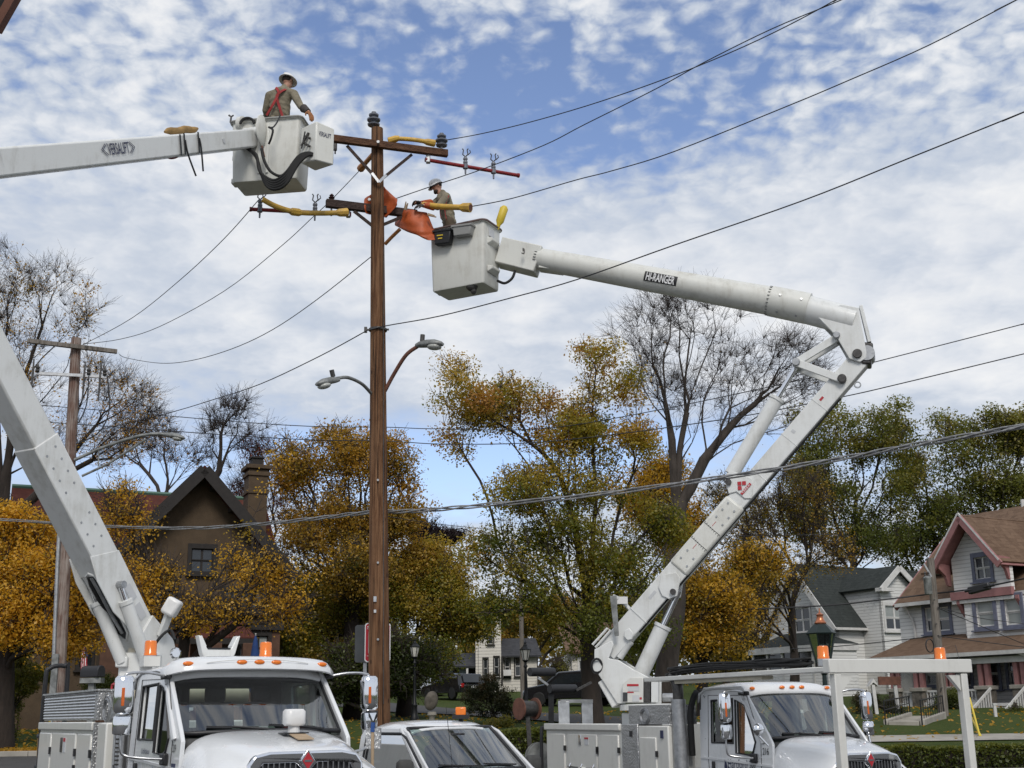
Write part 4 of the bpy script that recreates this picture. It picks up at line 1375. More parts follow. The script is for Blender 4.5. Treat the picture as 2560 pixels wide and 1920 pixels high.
# ---------------------------------------------------------------- pink-trimmed house, right
def pink_house():
 E = P(2238, 1509, 58.5)
 f = Face(E - NN * 0.5, NN)           # main wall
 f.o.z = 0
 f = Face(V((f.o.x, f.o.y, 0)), NN)
 H = thing('clapboard_house', 'white clapboard house with pink and blue trim and brown roof at right', 'house', (f.o.x, f.o.y, gz(58)))
 R = Matrix((f.ux, -f.n, UZ)).transposed()
 zg = gz(57) - 0.2
 ue = f.uv(2250, 1560)[0]; uend = ue + 13.5
 ze = E.z
 # main roof
 fe = Face(V((E.x, E.y, 0)), NN)
 rl = onplane(2402, 1291, E, TT)      # ridge end above the far gable
 D = (rl - E).dot(-NN); Hh = rl.z - ze
 ux = f.ux
 q = [E, E + ux * 15, E + ux * 15 - NN * D + UZ * Hh, E - NN * D + UZ * Hh]
 rf = slab(H, 'roof', q, 0.2, M['brownroof'])
 q2 = [E - NN * 2 * D, E + ux * 15 - NN * 2 * D, E + ux * 15 - NN * D + UZ * Hh, E - NN * D + UZ * Hh]
 slab(H, 'roof', q2, 0.2, M['brownroof'])
 m = MB(); m.bar(E + V((0, 0, -0.1)), E + ux * 15 + V((0, 0, -0.1)), 0.16, 0.16); m.build('gutter', M['wtrim'], rf, world=True)
 m = MB(); m.bar(E - UZ * .2 - ux * .03, E - NN * D + UZ * (Hh - .2) - ux * .03, 0.1, 0.3); m.build('rake_board', M['pink'], rf, world=True)
 m = MB(); g0 = E + ux * 0.5 - UZ * 0.15; m.tube(bez([g0, g0 - NN * 0.3 - UZ * .35, g0 - NN * 0.45 - UZ * 1.0 + ux * .1, g0 - NN * 0.45 - UZ * 2.6 + ux * .1], 4), 0.06, 6); m.build('downspout', M['wtrim'], rf, world=True)
 ch = onplane(2557, 1262, E - NN * D, NN); m = MB(); m.cyl(ch - UZ * .8, ch + UZ * 0.25, 0.09, 8); m.build('vent_pipe', M['wtrim'], rf, world=True)
 # walls
 wl2 = [rect_uv(f, 2314, 1519, 2335, 1579), rect_uv(f, 2343, 1517, 2374, 1577)]
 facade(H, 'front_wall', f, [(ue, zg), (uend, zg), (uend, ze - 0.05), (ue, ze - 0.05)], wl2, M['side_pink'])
 for w in wl2:
  window(H, f, w, M['bluetrim'], 0.16, blind=0.5)
 g = Face(f.at(ue, 0), -f.ux)
 m = MB(); L = 2 * D - 1.0
 m.wall([(0, zg), (L, zg), (L, ze), (L / 2, ze + Hh - 0.25), (0, ze)], [], f.at(ue, 0, -0.21) , NN * -1, UZ, 0.2)
 m.build('end_wall', M['side_pink'], H, world=True)
 # front gable on a bay
 fb = f.off(0.75)
 pk = fb.uv(2424, 1288)
 lo_l = fb.uv(2347, 1424); lo_r = fb.uv(2521, 1408)
 wl_, wr_ = fb.uv(2384, 1460)[0], fb.uv(2527, 1450)[0]
 zb = fb.uv(2450, 1482)[1]
 lo = (lo_l[1] + lo_r[1]) / 2
 run = (lo_r[0] - lo_l[0]) / 2
 cu = (lo_l[0] + lo_r[0]) / 2
 cu = pk[0]
 sl = (pk[1] - lo) / run
 gwin = rect_uv(fb, 2437, 1392, 2476, 1447)
 def rz(u): return pk[1] - sl * abs(u - cu) - 0.3
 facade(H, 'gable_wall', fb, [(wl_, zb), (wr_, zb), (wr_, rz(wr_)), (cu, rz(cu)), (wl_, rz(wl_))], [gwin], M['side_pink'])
 window(H, fb, gwin, M['bluetrim'], 0.16, cols=2)
 for d in (-1, 1):
  u = cu + d * run
  q = [fb.at(cu, pk[1], 0.7), fb.at(u, lo, 0.7), fb.at(u, lo, -5), fb.at(cu, pk[1], -5)]
  r = slab(H, 'gable_roof', q, 0.12, M['brownroof'])
  m = MB(); m.bar(fb.at(cu, pk[1] - 0.16, 0.72), fb.at(u, lo - 0.16, 0.72), 0.1, 0.32); m.build('barge_board', M['pink'], r, world=True)
  q = [fb.at(cu, pk[1] - 0.14, 0.66), fb.at(u, lo - 0.14, 0.66), fb.at(u, lo - 0.14, -4), fb.at(cu, pk[1] - 0.14, -4)]
  slab(r, 'soffit', q, 0.04, M['pink'])
  m = MB(); m.bar(fb.at(cu, pk[1] + .03, 0.74), fb.at(u, lo + .03, 0.74), 0.08, 0.07); m.build('white_edge', M['wtrim'], r, world=True)
  m = MB(); w_ = cu + d * (run * 0.86)
  m.prism([fb.at(w_, lo + 0.25, 0.6), fb.at(w_, lo + 0.02, 0.6), fb.at(w_, lo - .3, 0.2), fb.at(w_, lo - 0.7, 0.08), fb.at(w_, lo - 0.75, -.1), fb.at(w_, lo + .2, -.1)], ux * .14)
  m.build('bracket', M['pink'], r, world=True)
 m = MB(); m.bar(fb.at(wl_ - 0.1, zb - 0.05, 0.08), fb.at(wr_ + 0.1, zb - 0.05, 0.08), 0.2, 0.34); m.build('pink_band', M['pink'], H, world=True)
 m = MB(); m.bar(fb.at(wl_ - 0.1, zb - 0.32, 0.04), fb.at(wr_ + 0.1, zb - 0.32, 0.04), 0.14, 0.14); m.build('frieze', M['wtrim'], H, world=True)
 zc = zb - 0.3
 zp = f.uv(2400, 1600)[1]
 bw = [rect_uv(fb, 2441, 1499, 2484, 1566), rect_uv(fb, 2513, 1496, 2552, 1562)]
 facade(H, 'bay_wall', fb, [(wl_ + 0.45, zp - 0.5), (wr_ + 1.6, zp - 0.5), (wr_ + 1.6, zc), (wl_ + 0.45, zc)], bw, M['side_pink'])
 for w in bw:
  window(H, fb, w, M['bluetrim'], 0.18, blind=1.0)
 m = MB(); a0, b0 = fb.at(wl_ + 0.45, 0), f.at(wl_ - 0.25, 0)
 m.prism([V((a0.x, a0.y, zp - .5)), V((b0.x, b0.y, zp - .5)), V((b0.x, b0.y, zc)), V((a0.x, a0.y, zc))], -NN * 0.02 + ux * 0.12); m.build('bay_cheek', M['side_pink'], H, world=True)
 for u in (wl_ + 0.15, wr_ + 0.2):
  m = MB(); m.prism([fb.at(u, zc + .05, .12), fb.at(u, zc - .1, .12), fb.at(u, zc - .5, -.15), fb.at(u, zc - .95, -.6), fb.at(u, zc + .05, -.6)], ux * .16); m.build('bracket', M['pink'], H, world=True)
 # small dormer on the left of the roof
 fd = f.off(-1.0)
 r4 = rect_uv(fd, 2340, 1440, 2366, 1474)
 m = MB(); m.box(fd.at((r4[0] + r4[2]) / 2, (r4[1] + r4[3]) / 2, -0.9), (r4[2] - r4[0] + 0.5, 1.9, r4[3] - r4[1] + 0.3), R=R); dm = m.build('dormer', M['side_pink'], H, world=True)
 window(H, fd, (r4[0] + .1, r4[1] + .1, r4[2] - .1, r4[3] - .1), M['bluetrim'], 0.1, out=0.06)
 slab(dm, 'dormer_roof', [fd.at(r4[0] - 0.5, r4[3] + 0.2, 0.4), fd.at(r4[2] + 0.5, r4[3] + 0.2, 0.4), fd.at(r4[2] + 0.5, r4[3] + 0.9, -2), fd.at(r4[0] - 0.5, r4[3] + 0.9, -2)], 0.1, M['brownroof'])
 # porch
 fp = f.off(2.7)
 pl = fp.uv(2172, 1645); zpe = pl[1]; tl = f.uv(2285, 1594); zt = tl[1]
 pr = uend
 rp = slab(H, 'porch_roof', [fp.at(pl[0], zpe), fp.at(pr, zpe), f.at(pr, zt), f.at(tl[0], zt)], 0.12, M['brownroof'])
 slab(H, 'porch_roof', [fp.at(pl[0], zpe), f.at(tl[0], zt), f.at(pl[0] + 0.0, zpe, -1.5)], 0.1, M['brownroof'])
 m = MB(); m.bar(fp.at(pl[0], zpe - 0.09, 0.02), fp.at(pr, zpe - 0.09, 0.02), 0.14, 0.16); m.build('gutter', M['wtrim'], rp, world=True)
 m = MB(); m.bar(fp.at(pl[0] + 0.3, zpe - 0.33, -0.3), fp.at(pr, zpe - 0.33, -0.3), 0.25, 0.3); m.build('porch_beam', M['wtrim'], rp, world=True)
 slab(rp, 'porch_ceiling', [fp.at(pl[0] + .2, zpe - 0.2, -.1), fp.at(pr, zpe - 0.2, -.1), f.at(pr, zpe - 0.2), f.at(pl[0] + .2, zpe - 0.2)], 0.03, M['dtrim'])
 fc = f.off(2.35)
 zf = f.uv(2470, 1758)[1]                    # porch floor
 zr = fc.uv(2330, 1722)[1]
 slab(H, 'porch_floor', [fc.at(pl[0] + 0.2, zf, 0.15), fc.at(pr, zf, 0.15), f.at(pr, zf), f.at(pl[0] + 0.2, zf)], 0.12, M['wtrim'])
 posts = [2240, 2298, 2372, 2462, 2552]
 us = [fc.uv(x, 1690)[0] for x in posts]
 for u in us:
  for dd in (-0.17, 0.17):
   m = MB(); m.box(fc.at(u + dd, (zpe - 0.45 + zr - 0.1) / 2), (0.2, 0.2, zpe - 0.45 - zr + 0.1), R=R); m.build('porch_column', M['pink'], H, world=True, bevel=0.015)
  m = MB(); m.box(fc.at(u, zr - 0.02), (0.75, 0.6, 0.16), R=R); m.build('pier_cap', M['concrete'], H, world=True, bevel=0.02)
  m = MB(); m.box(fc.at(u, (zr + zg) / 2 - 0.1), (0.6, 0.5, zr - zg), R=R); m.build('stone_pier', M['stone'], H, world=True, bevel=0.03)
 bal = None
 for a, b in zip(us[:-1], us[1:]):
  if b > us[3] + 0.1:
   continue
  for zz, hh in ((zr - 0.1, 0.09), (zf + 0.12, 0.08)):
   m = MB(); m.bar(fc.at(a + 0.3, zz), fc.at(b - 0.3, zz), 0.07, hh); m.build('rail', M['wtrim'], H, world=True)
  n = int((b - a - 0.6) / 0.16)
  for i in range(n):
   u = a + 0.36 + (b - a - 0.72) * i / max(n - 1, 1)
   m = MB(); m.box(fc.at(u, (zr + zf) / 2 + 0.02), (0.055, 0.045, zr - zf - 0.25), R=R); m.build('baluster', M['wtrim'], H, world=True)
  m = MB(); m.box(fc.at((a + b) / 2, zf - 0.05, 0.17), (b - a - 0.6, 0.05, 0.24), R=R); m.build('skirt_board', M['wtrim'], H, world=True)
 # lattice screen at the far end
 la, lb = us[0] + 0.2, us[1] - 0.25
 z0, z1 = zf + 0.1, zpe - 0.5
 n = 11
 for i in range(n):
  for d in (-1, 1):
   u = la + (lb - la) * (i + 0.5) / n
   h = z1 - z0
   a_, b_ = u - d * h / 2.6, u + d * h / 2.6
   t0, t1 = 0.0, 1.0
   def cl(t): return a_ + (b_ - a_) * t
   ts = sorted([(la - a_) / (b_ - a_), (lb - a_) / (b_ - a_)])
   t0, t1 = max(0, ts[0]), min(1, ts[1])
   if t1 - t0 < 0.05:
    continue
   m = MB(); m.bar(fc.at(cl(t0), z0 + h * t0, 0.02 * d), fc.at(cl(t1), z0 + h * t1, 0.02 * d), 0.012, 0.07, up=NN); m.build('lattice_strip', M['wtrim'], H, world=True)
 # porch back wall openings
 for x0, x1, y0, y1 in ((2475, 2500, 1650, 1718), (2525, 2545, 1645, 1715), (2395, 2430, 1655, 1715), (2318, 2345, 1660, 1712)):
  window(H, f, rect_uv(f, x0, y0, x1, y1), M['bluetrim'], 0.14, out=0.10)
 # steps with stringers and rails
 s0 = fc.off(0.2)
 ua, ub = us[3] + 0.5, us[3] + 2.1
 for i in range(6):
  z = zf - 0.19 * (i + 1)
  m = MB(); m.box(s0.at((ua + ub) / 2, z + 0.02, 0.15 + 0.28 * i), (ub - ua, 0.32, 0.05), R=R); m.box(s0.at((ua + ub) / 2, z - 0.09, 0.02 + 0.28 * i), (ub - ua, 0.03, 0.17), R=R)
  m.build('step', M['wtrim'], H, world=True)
 for u in (ua - 0.02, ub + 0.02):
  A, B = s0.at(u, zr - 0.05, 0.1), s0.at(u, zr - 1.25, 1.9)
  m = MB(); m.bar(A, B, 0.07, 0.09); m.build('stair_rail', M['wtrim'], H, world=True)
  m = MB(); m.bar(A - UZ * 0.75, B - UZ * 0.75, 0.06, 0.08); m.build('stair_rail', M['wtrim'], H, world=True)
  for i in range(12):
   p = A.lerp(B, (i + 0.5) / 12)
   m = MB(); m.box(p - UZ * 0.37, (0.05, 0.05, 0.75), R=R); m.build('baluster', M['wtrim'], H, world=True)
  m = MB(); m.box(B - UZ * 0.35, (0.13, 0.13, 1.25), R=R); m.build('newel_post', M['pink'], H, world=True)
 # downspout at the near side
 g0 = fp.px(2535, 1628) ; m = MB(); m.tube(bez([g0, g0 - NN * 0.1 - UZ * 0.25 + ux * .5, g0 + ux * .6 - UZ * 0.8, g0 + ux * .6 - UZ * 3.4], 4), 0.07, 6); m.build('downspout', M['wtrim'], H, world=True)
 return f


PF = pink_house()


# ---------------------------------------------------------------- green-roofed white house
def old_house():
 A = P(2089, 1549, 72)
 f = Face(V((A.x, A.y, 0)), NN)            # street gable
 g = Face(V((A.x, A.y, 0)), TT)            # side facing the camera
 zg = gz(72) - 0.3
 H = thing('old_white_house', 'peeling white house with dark green shingle roof beyond the gas lamp', 'house', (A.x, A.y, gz(72)))
 pk = f.uv(1992, 1416)
 w = -2 * pk[0]
 ze = A.z
 win = rect_uv(f, 1985, 1520, 2025, 1580)
 def rz(u): return pk[1] - (pk[1] - ze) * abs(u - pk[0]) / (w / 2) - 0.15
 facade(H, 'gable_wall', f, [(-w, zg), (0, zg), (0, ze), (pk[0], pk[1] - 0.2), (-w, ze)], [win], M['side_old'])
 window(H, f, win, M['wtrim'], 0.14, cols=2)
 L = 10.5
 ov = 0.45
 for d in (-1, 1):
  e = pk[0] + d * (w / 2 + 0.35)
  zz = pk[1] + 0.15 - (pk[1] + 0.15 - ze) * (w / 2 + 0.35) / (w / 2)
  q = [f.at(pk[0], pk[1] + 0.15, ov), f.at(e, zz, ov), f.at(e, zz, -L), f.at(pk[0], pk[1] + 0.15, -L)]
  r = slab(H, 'roof', q, 0.15, M['greenroof'])
  m = MB(); m.bar(f.at(pk[0], pk[1] - 0.08, ov + .03), f.at(e, zz - 0.22, ov + .03), 0.07, 0.36); m.build('rake_board', M['wtrim'], r, world=True)
  if d == 1:
   m = MB(); m.bar(f.at(e, zz - 0.1, ov), f.at(e, zz - 0.1, -L), 0.14, 0.14); m.build('gutter', M['wtrim'], r, world=True)
 m = MB(); m.wall([(0, zg), (L, zg), (L, ze), (0, ze)], [], g.at(0, 0), g.ux, UZ, 0.2)
 m.build('side_wall', M['side_old'], H, world=True)
 # cross wing with its own gable towards the camera
 h = g.off(1.6)
 pw = h.uv(2236, 1414); er = h.uv(2279, 1462); el = h.uv(2180, 1480)
 run = (er[0] - el[0]) / 2
 wl_, wr_ = pw[0] - run * 0.82, pw[0] + run * 0.9
 lo = (er[1] + el[1]) / 2
 ww = rect_uv(h, 2214, 1515, 2262, 1574)
 def rz2(u): return pw[1] - (pw[1] - lo) * abs(u - pw[0]) / run - 0.18
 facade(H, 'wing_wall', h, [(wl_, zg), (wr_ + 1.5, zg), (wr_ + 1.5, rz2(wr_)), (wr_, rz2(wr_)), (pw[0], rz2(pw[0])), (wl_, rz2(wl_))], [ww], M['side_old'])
 window(H, h, ww, M['wtrim'], 0.16, cols=2, blind=0.5)
 for d in (-1, 1):
  u = pw[0] + d * run
  q = [h.at(pw[0], pw[1], 0.35), h.at(u, lo, 0.35), h.at(u, lo, -5), h.at(pw[0], pw[1], -5)]
  r = slab(H, 'wing_roof', q, 0.12, M['greenroof'])
  m = MB(); m.bar(h.at(pw[0], pw[1] - 0.16, 0.37), h.at(u, lo - 0.16, 0.37), 0.07, 0.32); m.build('rake_board', M['wtrim'], r, world=True)
 m = MB(); m.bar(h.at(pw[0] - run - .05, lo - 0.12, 0.2), h.at(pw[0] - run + 1.0, lo - 0.12, 0.2), 0.5, 0.2); m.build('cornice_return', M['wtrim'], H, world=True)
 m = MB(); m.wall([(0, zg), (6, zg), (6, rz2(wl_) + .05), (0, rz2(wl_) + .05)], [], h.at(wl_, 0, 0) - TT * 6.02, TT, UZ, 0.15); m.build('wing_cheek', M['side_old'], H, world=True)
 # porch on the street side, hipped green roof, dark screens between white posts
 fp = f.off(2.3)
 p0, p1 = fp.uv(1872, 1618), fp.uv(2070, 1612)
 z1 = (p0[1] + p1[1]) / 2
 t0, t1 = f.uv(1960, 1584), f.uv(2040, 1580)
 zt = (t0[1] + t1[1]) / 2
 r = slab(H, 'porch_roof', [fp.at(p0[0], z1), fp.at(p1[0], z1), f.at(t1[0], zt), f.at(t0[0], zt)], 0.1, M['greenroof'])
 slab(H, 'porch_roof', [fp.at(p1[0], z1), f.at(p1[0], z1), f.at(t1[0], zt)], 0.1, M['greenroof'])
 m = MB(); m.bar(fp.at(p0[0], z1 - 0.2, -0.1), fp.at(p1[0], z1 - 0.2, -0.1), 0.3, 0.35); m.build('porch_beam', M['wtrim'], r, world=True)
 m = MB(); m.bar(fp.at(p1[0] - 0.1, z1 - 0.2), f.at(p1[0] - 0.1, z1 - 0.2), 0.2, 0.35); m.build('porch_beam', M['wtrim'], r, world=True)
 n = 5
 for i in range(n + 1):
  u = p0[0] + 0.15 + (p1[0] - p0[0] - 0.3) * i / n
  m = MB(); m.box(fp.at(u, (zg + z1) / 2 - 0.1, -0.2), (0.16, 0.16, z1 - zg), R=Matrix((f.ux, -f.n, UZ)).transposed()); m.build('porch_post', M['wtrim'], H, world=True)
  if i < n:
   v = u + (p1[0] - p0[0] - 0.3) / n
   m = MB(); m.add([fp.at(u + .08, zg + 1.5, -0.2), fp.at(v - .08, zg + 1.5, -0.2), fp.at(v - .08, z1 - 0.4, -0.2), fp.at(u + .08, z1 - 0.4, -0.2)], [(0, 1, 2, 3)]); m.build('pane', M['winglass'], H, world=True, solid=0.01)
   m = MB(); m.box(fp.at((u + v) / 2, zg + 0.75, -0.2), ((v - u) - 0.17, 0.1, 1.5), R=Matrix((f.ux, -f.n, UZ)).transposed()); m.build('porch_panel', M['side_old'], H, world=True)
 m = MB(); m.wall([(0, zg), (2.2, zg), (2.2, z1), (0, z1)], [], fp.at(p1[0] - 0.1, 0), -NN, UZ, 0.1); m.build('porch_end_wall', M['side_old'], H, world=True)
 g0 = g.px(2082, 1625, 0.1); m = MB(); m.tube(bez([g0, g0 + UZ * -.3 + g.ux * .2, g0 - UZ * 3], 4), 0.06, 6); m.build('downspout', M['wtrim'], H, world=True)


old_house()


# ---------------------------------------------------------------- small houses far behind
def far_house():
 f = Face(P(1230, 1720, 85), (0.05, -1, 0))
 H = thing('siding_house', 'cream-white siding house with narrow dark windows beyond the lawn', 'house', f.o)
 ws = [(1221, 1568, 1233, 1610), (1209, 1647, 1219, 1695), (1236, 1643, 1247, 1692)]
 rs = [rect_uv(f, *w) for w in ws]
 a, b = f.uv(1197, 1650)[0], f.uv(1253, 1650)[0]
 zt = f.uv(1225, 1530)[1]
 zb = -1.2
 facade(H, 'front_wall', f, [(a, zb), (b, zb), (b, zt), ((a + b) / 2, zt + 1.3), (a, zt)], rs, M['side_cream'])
 for w in rs: window(H, f, w, M['dtrim'], 0.08, sash=M['wtrim'])
 for d in (-1, 1):
  c = (a + b) / 2
  slab(H, 'roof', [f.at(c, zt + 1.5, 0.3), f.at(c + d * ((b - a) / 2 + .35), zt - 0.15, 0.3), f.at(c + d * ((b - a) / 2 + .35), zt - 0.15, -9), f.at(c, zt + 1.5, -9)], 0.14, M['greyroof'])
 m = MB(); m.box(f.at((a + b) / 2, (zt + zb) / 2, -4.6), (b - a - 0.02, 8.7, zt - zb)); m.build('side_walls', M['side_cream'], H, world=True)
 # low addition on the right
 g = f.off(-0.6)
 c, d = b + 0.01, g.uv(1342, 1650)[0]
 z2 = g.uv(1290, 1636)[1]
 rs = [rect_uv(g, *w) for w in ((1262, 1643, 1274, 1692), (1288, 1641, 1301, 1690))]
 facade(H, 'addition_wall', g, [(c, zb), (d, zb), (d, z2), (c, z2)], rs, M['side_cream'])
 for w in rs: window(H, g, w, M['dtrim'], 0.08)
 slab(H, 'addition_roof', [g.at(c - 0.1, z2 - 0.1, 0.5), g.at(d + 0.3, z2 - 0.1, 0.5), g.at(d + 0.1, z2 + 1.2, -2.4), g.at(c + 0.2, z2 + 1.2, -2.4)], 0.12, M['greyroof'])
 m = MB(); m.box(g.at((c + d) / 2, (z2 + zb) / 2, -2.6), (d - c - .02, 4.7, z2 - zb)); m.build('side_walls', M['side_cream'], H, world=True)
 u = rs[0]; m = MB(); m.box(g.at((u[0] + u[2]) / 2, u[1] + 0.25, 0.2), (0.55, 0.5, 0.4)); m.build('air_conditioner', M['wtrim'], H, world=True, bevel=0.02)
 m = MB(); m.tube([f.px(1255, 1640, 0.1), f.px(1255, 1715, 0.1)], 0.06, 6); m.build('downspout', M['dtrim'], H, world=True)
 # grey entry porch on the left
 e0, e1 = f.uv(1120, 1690)[0], a - 0.01
 z3 = f.uv(1160, 1664)[1]
 k = f.off(-1.2)
 facade(H, 'porch_wall', k, [(e0, zb), (e1, zb), (e1, z3), (e0, z3)], [rect_uv(k, 1172, 1672, 1190, 1722), rect_uv(k, 1133, 1672, 1148, 1700)], principled('blue_grey_siding', (0.20, 0.24, 0.26), 0.8, 0, 0.2, 2))
 slab(H, 'porch_roof', [k.at(e0 - .3, z3, 0.5), k.at(e1, z3, 0.5), k.at(e1, z3 + 1.0, -3), k.at(e0 - .3, z3 + 1.0, -3)], 0.12, M['greyroof'])
 m = MB(); m.box(k.at((e0 + e1) / 2, (z3 + zb) / 2, -2), (e1 - e0 - .02, 3.4, z3 - zb)); m.build('side_walls', M['dtrim'], H, world=True)
 for x in (1168, 1192):
  uu = k.uv(x, 1690)[0]; m = MB(); m.box(k.at(uu, (z3 + zb) / 2, 0.35), (0.14, 0.14, z3 - zb)); m.build('porch_post', M['wtrim'], H, world=True)
 # second small house
 f = Face(P(1450, 1715, 78), (0.1, -1, 0))
 H = thing('siding_house', 'cream house corner with one window beside the centre maple trunk', 'house', f.o)
 a, b = f.uv(1430, 1670)[0], f.uv(1545, 1670)[0]
 z = f.uv(1450, 1630)[1]
 r = rect_uv(f, 1449, 1652, 1462, 1694)
 facade(H, 'front_wall', f, [(a, -1), (b, -1), (b, z), (a, z)], [r], M['side_cream'])
 window(H, f, r, M['wtrim'], 0.12)
 slab(H, 'roof', [f.at(a - .4, z, 0.5), f.at(b + .4, z, 0.5), f.at(b + .4, z + 2, -3.5), f.at(a - .4, z + 2, -3.5)], 0.14, M['brownroof'])
 m = MB(); m.box(f.at((a + b) / 2, (z - 1) / 2, -2.6), (b - a - .02, 4.7, z + 1)); m.build('side_walls', M['side_cream'], H, world=True)
 # red garage
 f = Face(P(1045, 1732, 92), (0, -1, 0))
 H = thing('garage', 'dark red garage under the trees beyond the lawn', 'garage', f.o)
 a, b = f.uv(1003, 1715)[0], f.uv(1100, 1715)[0]
 z = f.uv(1045, 1690)[1]
 r = rect_uv(f, 1045, 1712, 1062, 1728)
 facade(H, 'front_wall', f, [(a, -1), (b, -1), (b, z), (a, z)], [], M['barn'])
 m = MB(); m.box(f.at((a + b) / 2, z / 2 - 0.3, 0.04), ((b - a) * 0.5, 0.08, z + 0.2)); m.build('door', M['wtrim'], H, world=True)
 slab(H, 'roof', [f.at(a - .4, z, 0.5), f.at(b + .4, z, 0.5), f.at(b + .4, z + 1.6, -3), f.at(a - .4, z + 1.6, -3)], 0.14, M['greyroof'])
 m = MB(); m.box(f.at((a + b) / 2, (z - 1) / 2, -2.6), (b - a - .02, 4.7, z + 1)); m.build('side_walls', M['barn'], H, world=True)


far_house()


def near_eave():
 """corner of a porch roof that hangs into the top left of the picture"""
 Y = 3.2
 T = thing('porch_roof', 'dark brown porch roof corner cutting the top left of the frame', 'roof', P(-200, 30, Y))
 poly = [P(-14, 74, Y), P(50, -40, Y), P(130, -180, Y), P(-300, -200, Y), P(-420, 130, Y)]
 m = MB(); m.prism(poly, V((-.25, -.5, .04))); m.build('soffit', M['dash'], T, world=True)
 a, b = poly[0], poly[2]
 m = MB(); m.bar(a, b, .03, .035); m.build('fascia', M['reel'], T, world=True)


near_eave()


# ================================================================== poles
def main_pole():
 Y = 20.0 * KY
 top, low = P(943, 322, Y), P(948, 1780, Y)
 base = low + (low - top) * ((low.z + 0.0) / (top.z - low.z))
 T = thing('utility_pole', 'tall brown wooden utility pole with two crossarms at centre', 'pole', base)
 r0, r1 = msize(56, low) / 2, msize(29, top) / 2
 pts = [base - UZ * 0.5, base] + [base.lerp(top, i / 14) for i in range(1, 15)]
 rs = [r0 * 1.06, r0 * 1.06] + [r0 * 1.06 + (r1 - r0 * 1.06) * i / 14 for i in range(1, 15)]
 m = MB(); m.tube(pts, rs, 28); m.build('pole_shaft', M['pole'], T, world=True, smooth=40)
 def pp(py):                                   # pole centre at a pixel row
  return onplane(945, py, base, V((0, -1, 0)))
 # upper crossarm, fixed to the camera side of the pole
 c = onplane(943, 361, base + V((0, -r1 - 0.06, 0)), V((0, -1, 0)))
 e = Pz(1119, 384, c.z)
 d = (e - c); a = c - d * 1.02
 m = MB(); m.bar(a, e, 0.10, 0.135); m.build('crossarm', M['arm'], T, world=True, bevel=0.008)
 UA = (a, c, e, d.normalized())
 # braces to the pole, meeting below
 jn = onplane(948, 458, base + V((0, -r1 - 0.05, 0)), V((0, -1, 0)))
 for (x, y) in ((868, 366), (1030, 388)):
  q = Pz(x, y, c.z - 0.09)
  m = MB(); m.bar(q + V((0, -0.03, 0)), jn + V((0, -0.03, 0.02)) + (q - jn) * 0.12, 0.022, 0.055); m.build('brace', M['arm2'], T, world=True)
  m = MB(); m.bar(jn + V((0, -0.05, 0.0)), jn + V((0, -0.05, 0.02)) + (q - jn) * 0.22, 0.012, 0.05); m.build('brace_bracket', M['alu'], T, world=True)
 # lower crossarm on the far side
 c2 = onplane(930, 522, base + V((0, r1 + 0.07, 0)), V((0, -1, 0)))
 a2 = Pz(815, 508, c2.z)
 d2 = c2 - a2; e2 = c2 + d2 * 1.0
 m = MB(); m.bar(a2, e2, 0.11, 0.15); m.build('crossarm', M['arm2'], T, world=True, bevel=0.008)
 jl = onplane(938, 570, base + V((0, -r1 * 0.4, 0)), V((0, -1, 0)))
 for q in (Pz(885, 528, c2.z - 0.1), Pz(1008, 541, c2.z - 0.1)):
  m = MB(); m.bar(q, jl, 0.022, 0.06); m.build('brace', M['arm2'], T, world=True)
 # pole-top and crossarm insulators
 def insul(p, s, mat, pin=0.15):
  m = MB()
  m.lathe([(r_ * s, z_ * s) for r_, z_ in ((.04, 0), (.12, .02), (.13, .045), (.045, .075), (.045, .11), (.135, .13), (.14, .155), (.045, .185), (.045, .22), (.10, .235), (.105, .26), (.05, .285), (.05, .32), (.02, .325))], p, n=18)
  o = m.build('insulator', mat, T, world=True, smooth=40)
  m = MB(); m.cyl(p - UZ * pin, p + UZ * 0.03, 0.018, 8); m.build('pin', M['steel'], o, world=True)
 insul(onplane(934, 322, base, V((0, -1, 0))) + UZ * .05, 0.92, M['ins'], 0.25)
 ip = Pz(1104, 373, c.z + 0.06); insul(ip + UZ * 0.05, 0.86, M['ins'], 0.12)
 ip = Pz(829, 502, c2.z + 0.08); insul(ip, 0.42, principled('brown_insulator', (0.06, 0.02, 0.02), 0.25), 0.3)
 for i, q in enumerate((c + V((0.03, -0.07, 0.0)), c2 + V((0, -0.4, 0)))):
  m = MB(); m.cyl(q, q + V((0, -0.05, 0)), 0.028, 8); m.build('bolt', M['steel'], T, world=True)
 for (x, y) in ((838, 376), ):
  q = Pz(x, y, c.z - 0.1); m = MB(); m.cyl(q, q + UZ * 0.14, 0.035, 10); m.cyl(q - UZ * 0.07, q, 0.015, 6); m.build('clevis', M['dsteel'], T, world=True)
 # steel band at the neutral and through bolts
 q = pp(825); m = MB(); m.lathe([(0.165, -0.02), (0.165, 0.02)], q, n=20); m.build('band', M['dsteel'], T, world=True)
 m = MB(); m.cyl(q + V((-0.24, -0.02, 0)), q + V((0.2, -0.02, 0)), 0.02, 8); m.box(q + V((-0.22, -0.02, 0)), (0.05, 0.06, 0.1)); m.build('neutral_bracket', M['dsteel'], T, world=True)
 gwp = [onplane(946 + 12, y, base + V((.1, -.12, 0)), V((0, -1, 0))) + V((.01, -.06, 0)) for y in range(620, 1800, 60)]
 m = MB(); m.tube(gwp, .007, 5); m.build('ground_wire', M['dsteel'], T, world=True)
 for y, w_, h_, mt in ((1500, .05, .09, 'alu'), (1530, .04, .05, 'stickergrey'), (1705, .06, .04, 'alu')):
  q = pp(y) + V((-.03, -.185 - .0, 0)); m = MB(); m.box(q, (w_, .012, h_)); m.build('pole_tag', M[mt], T, world=True)
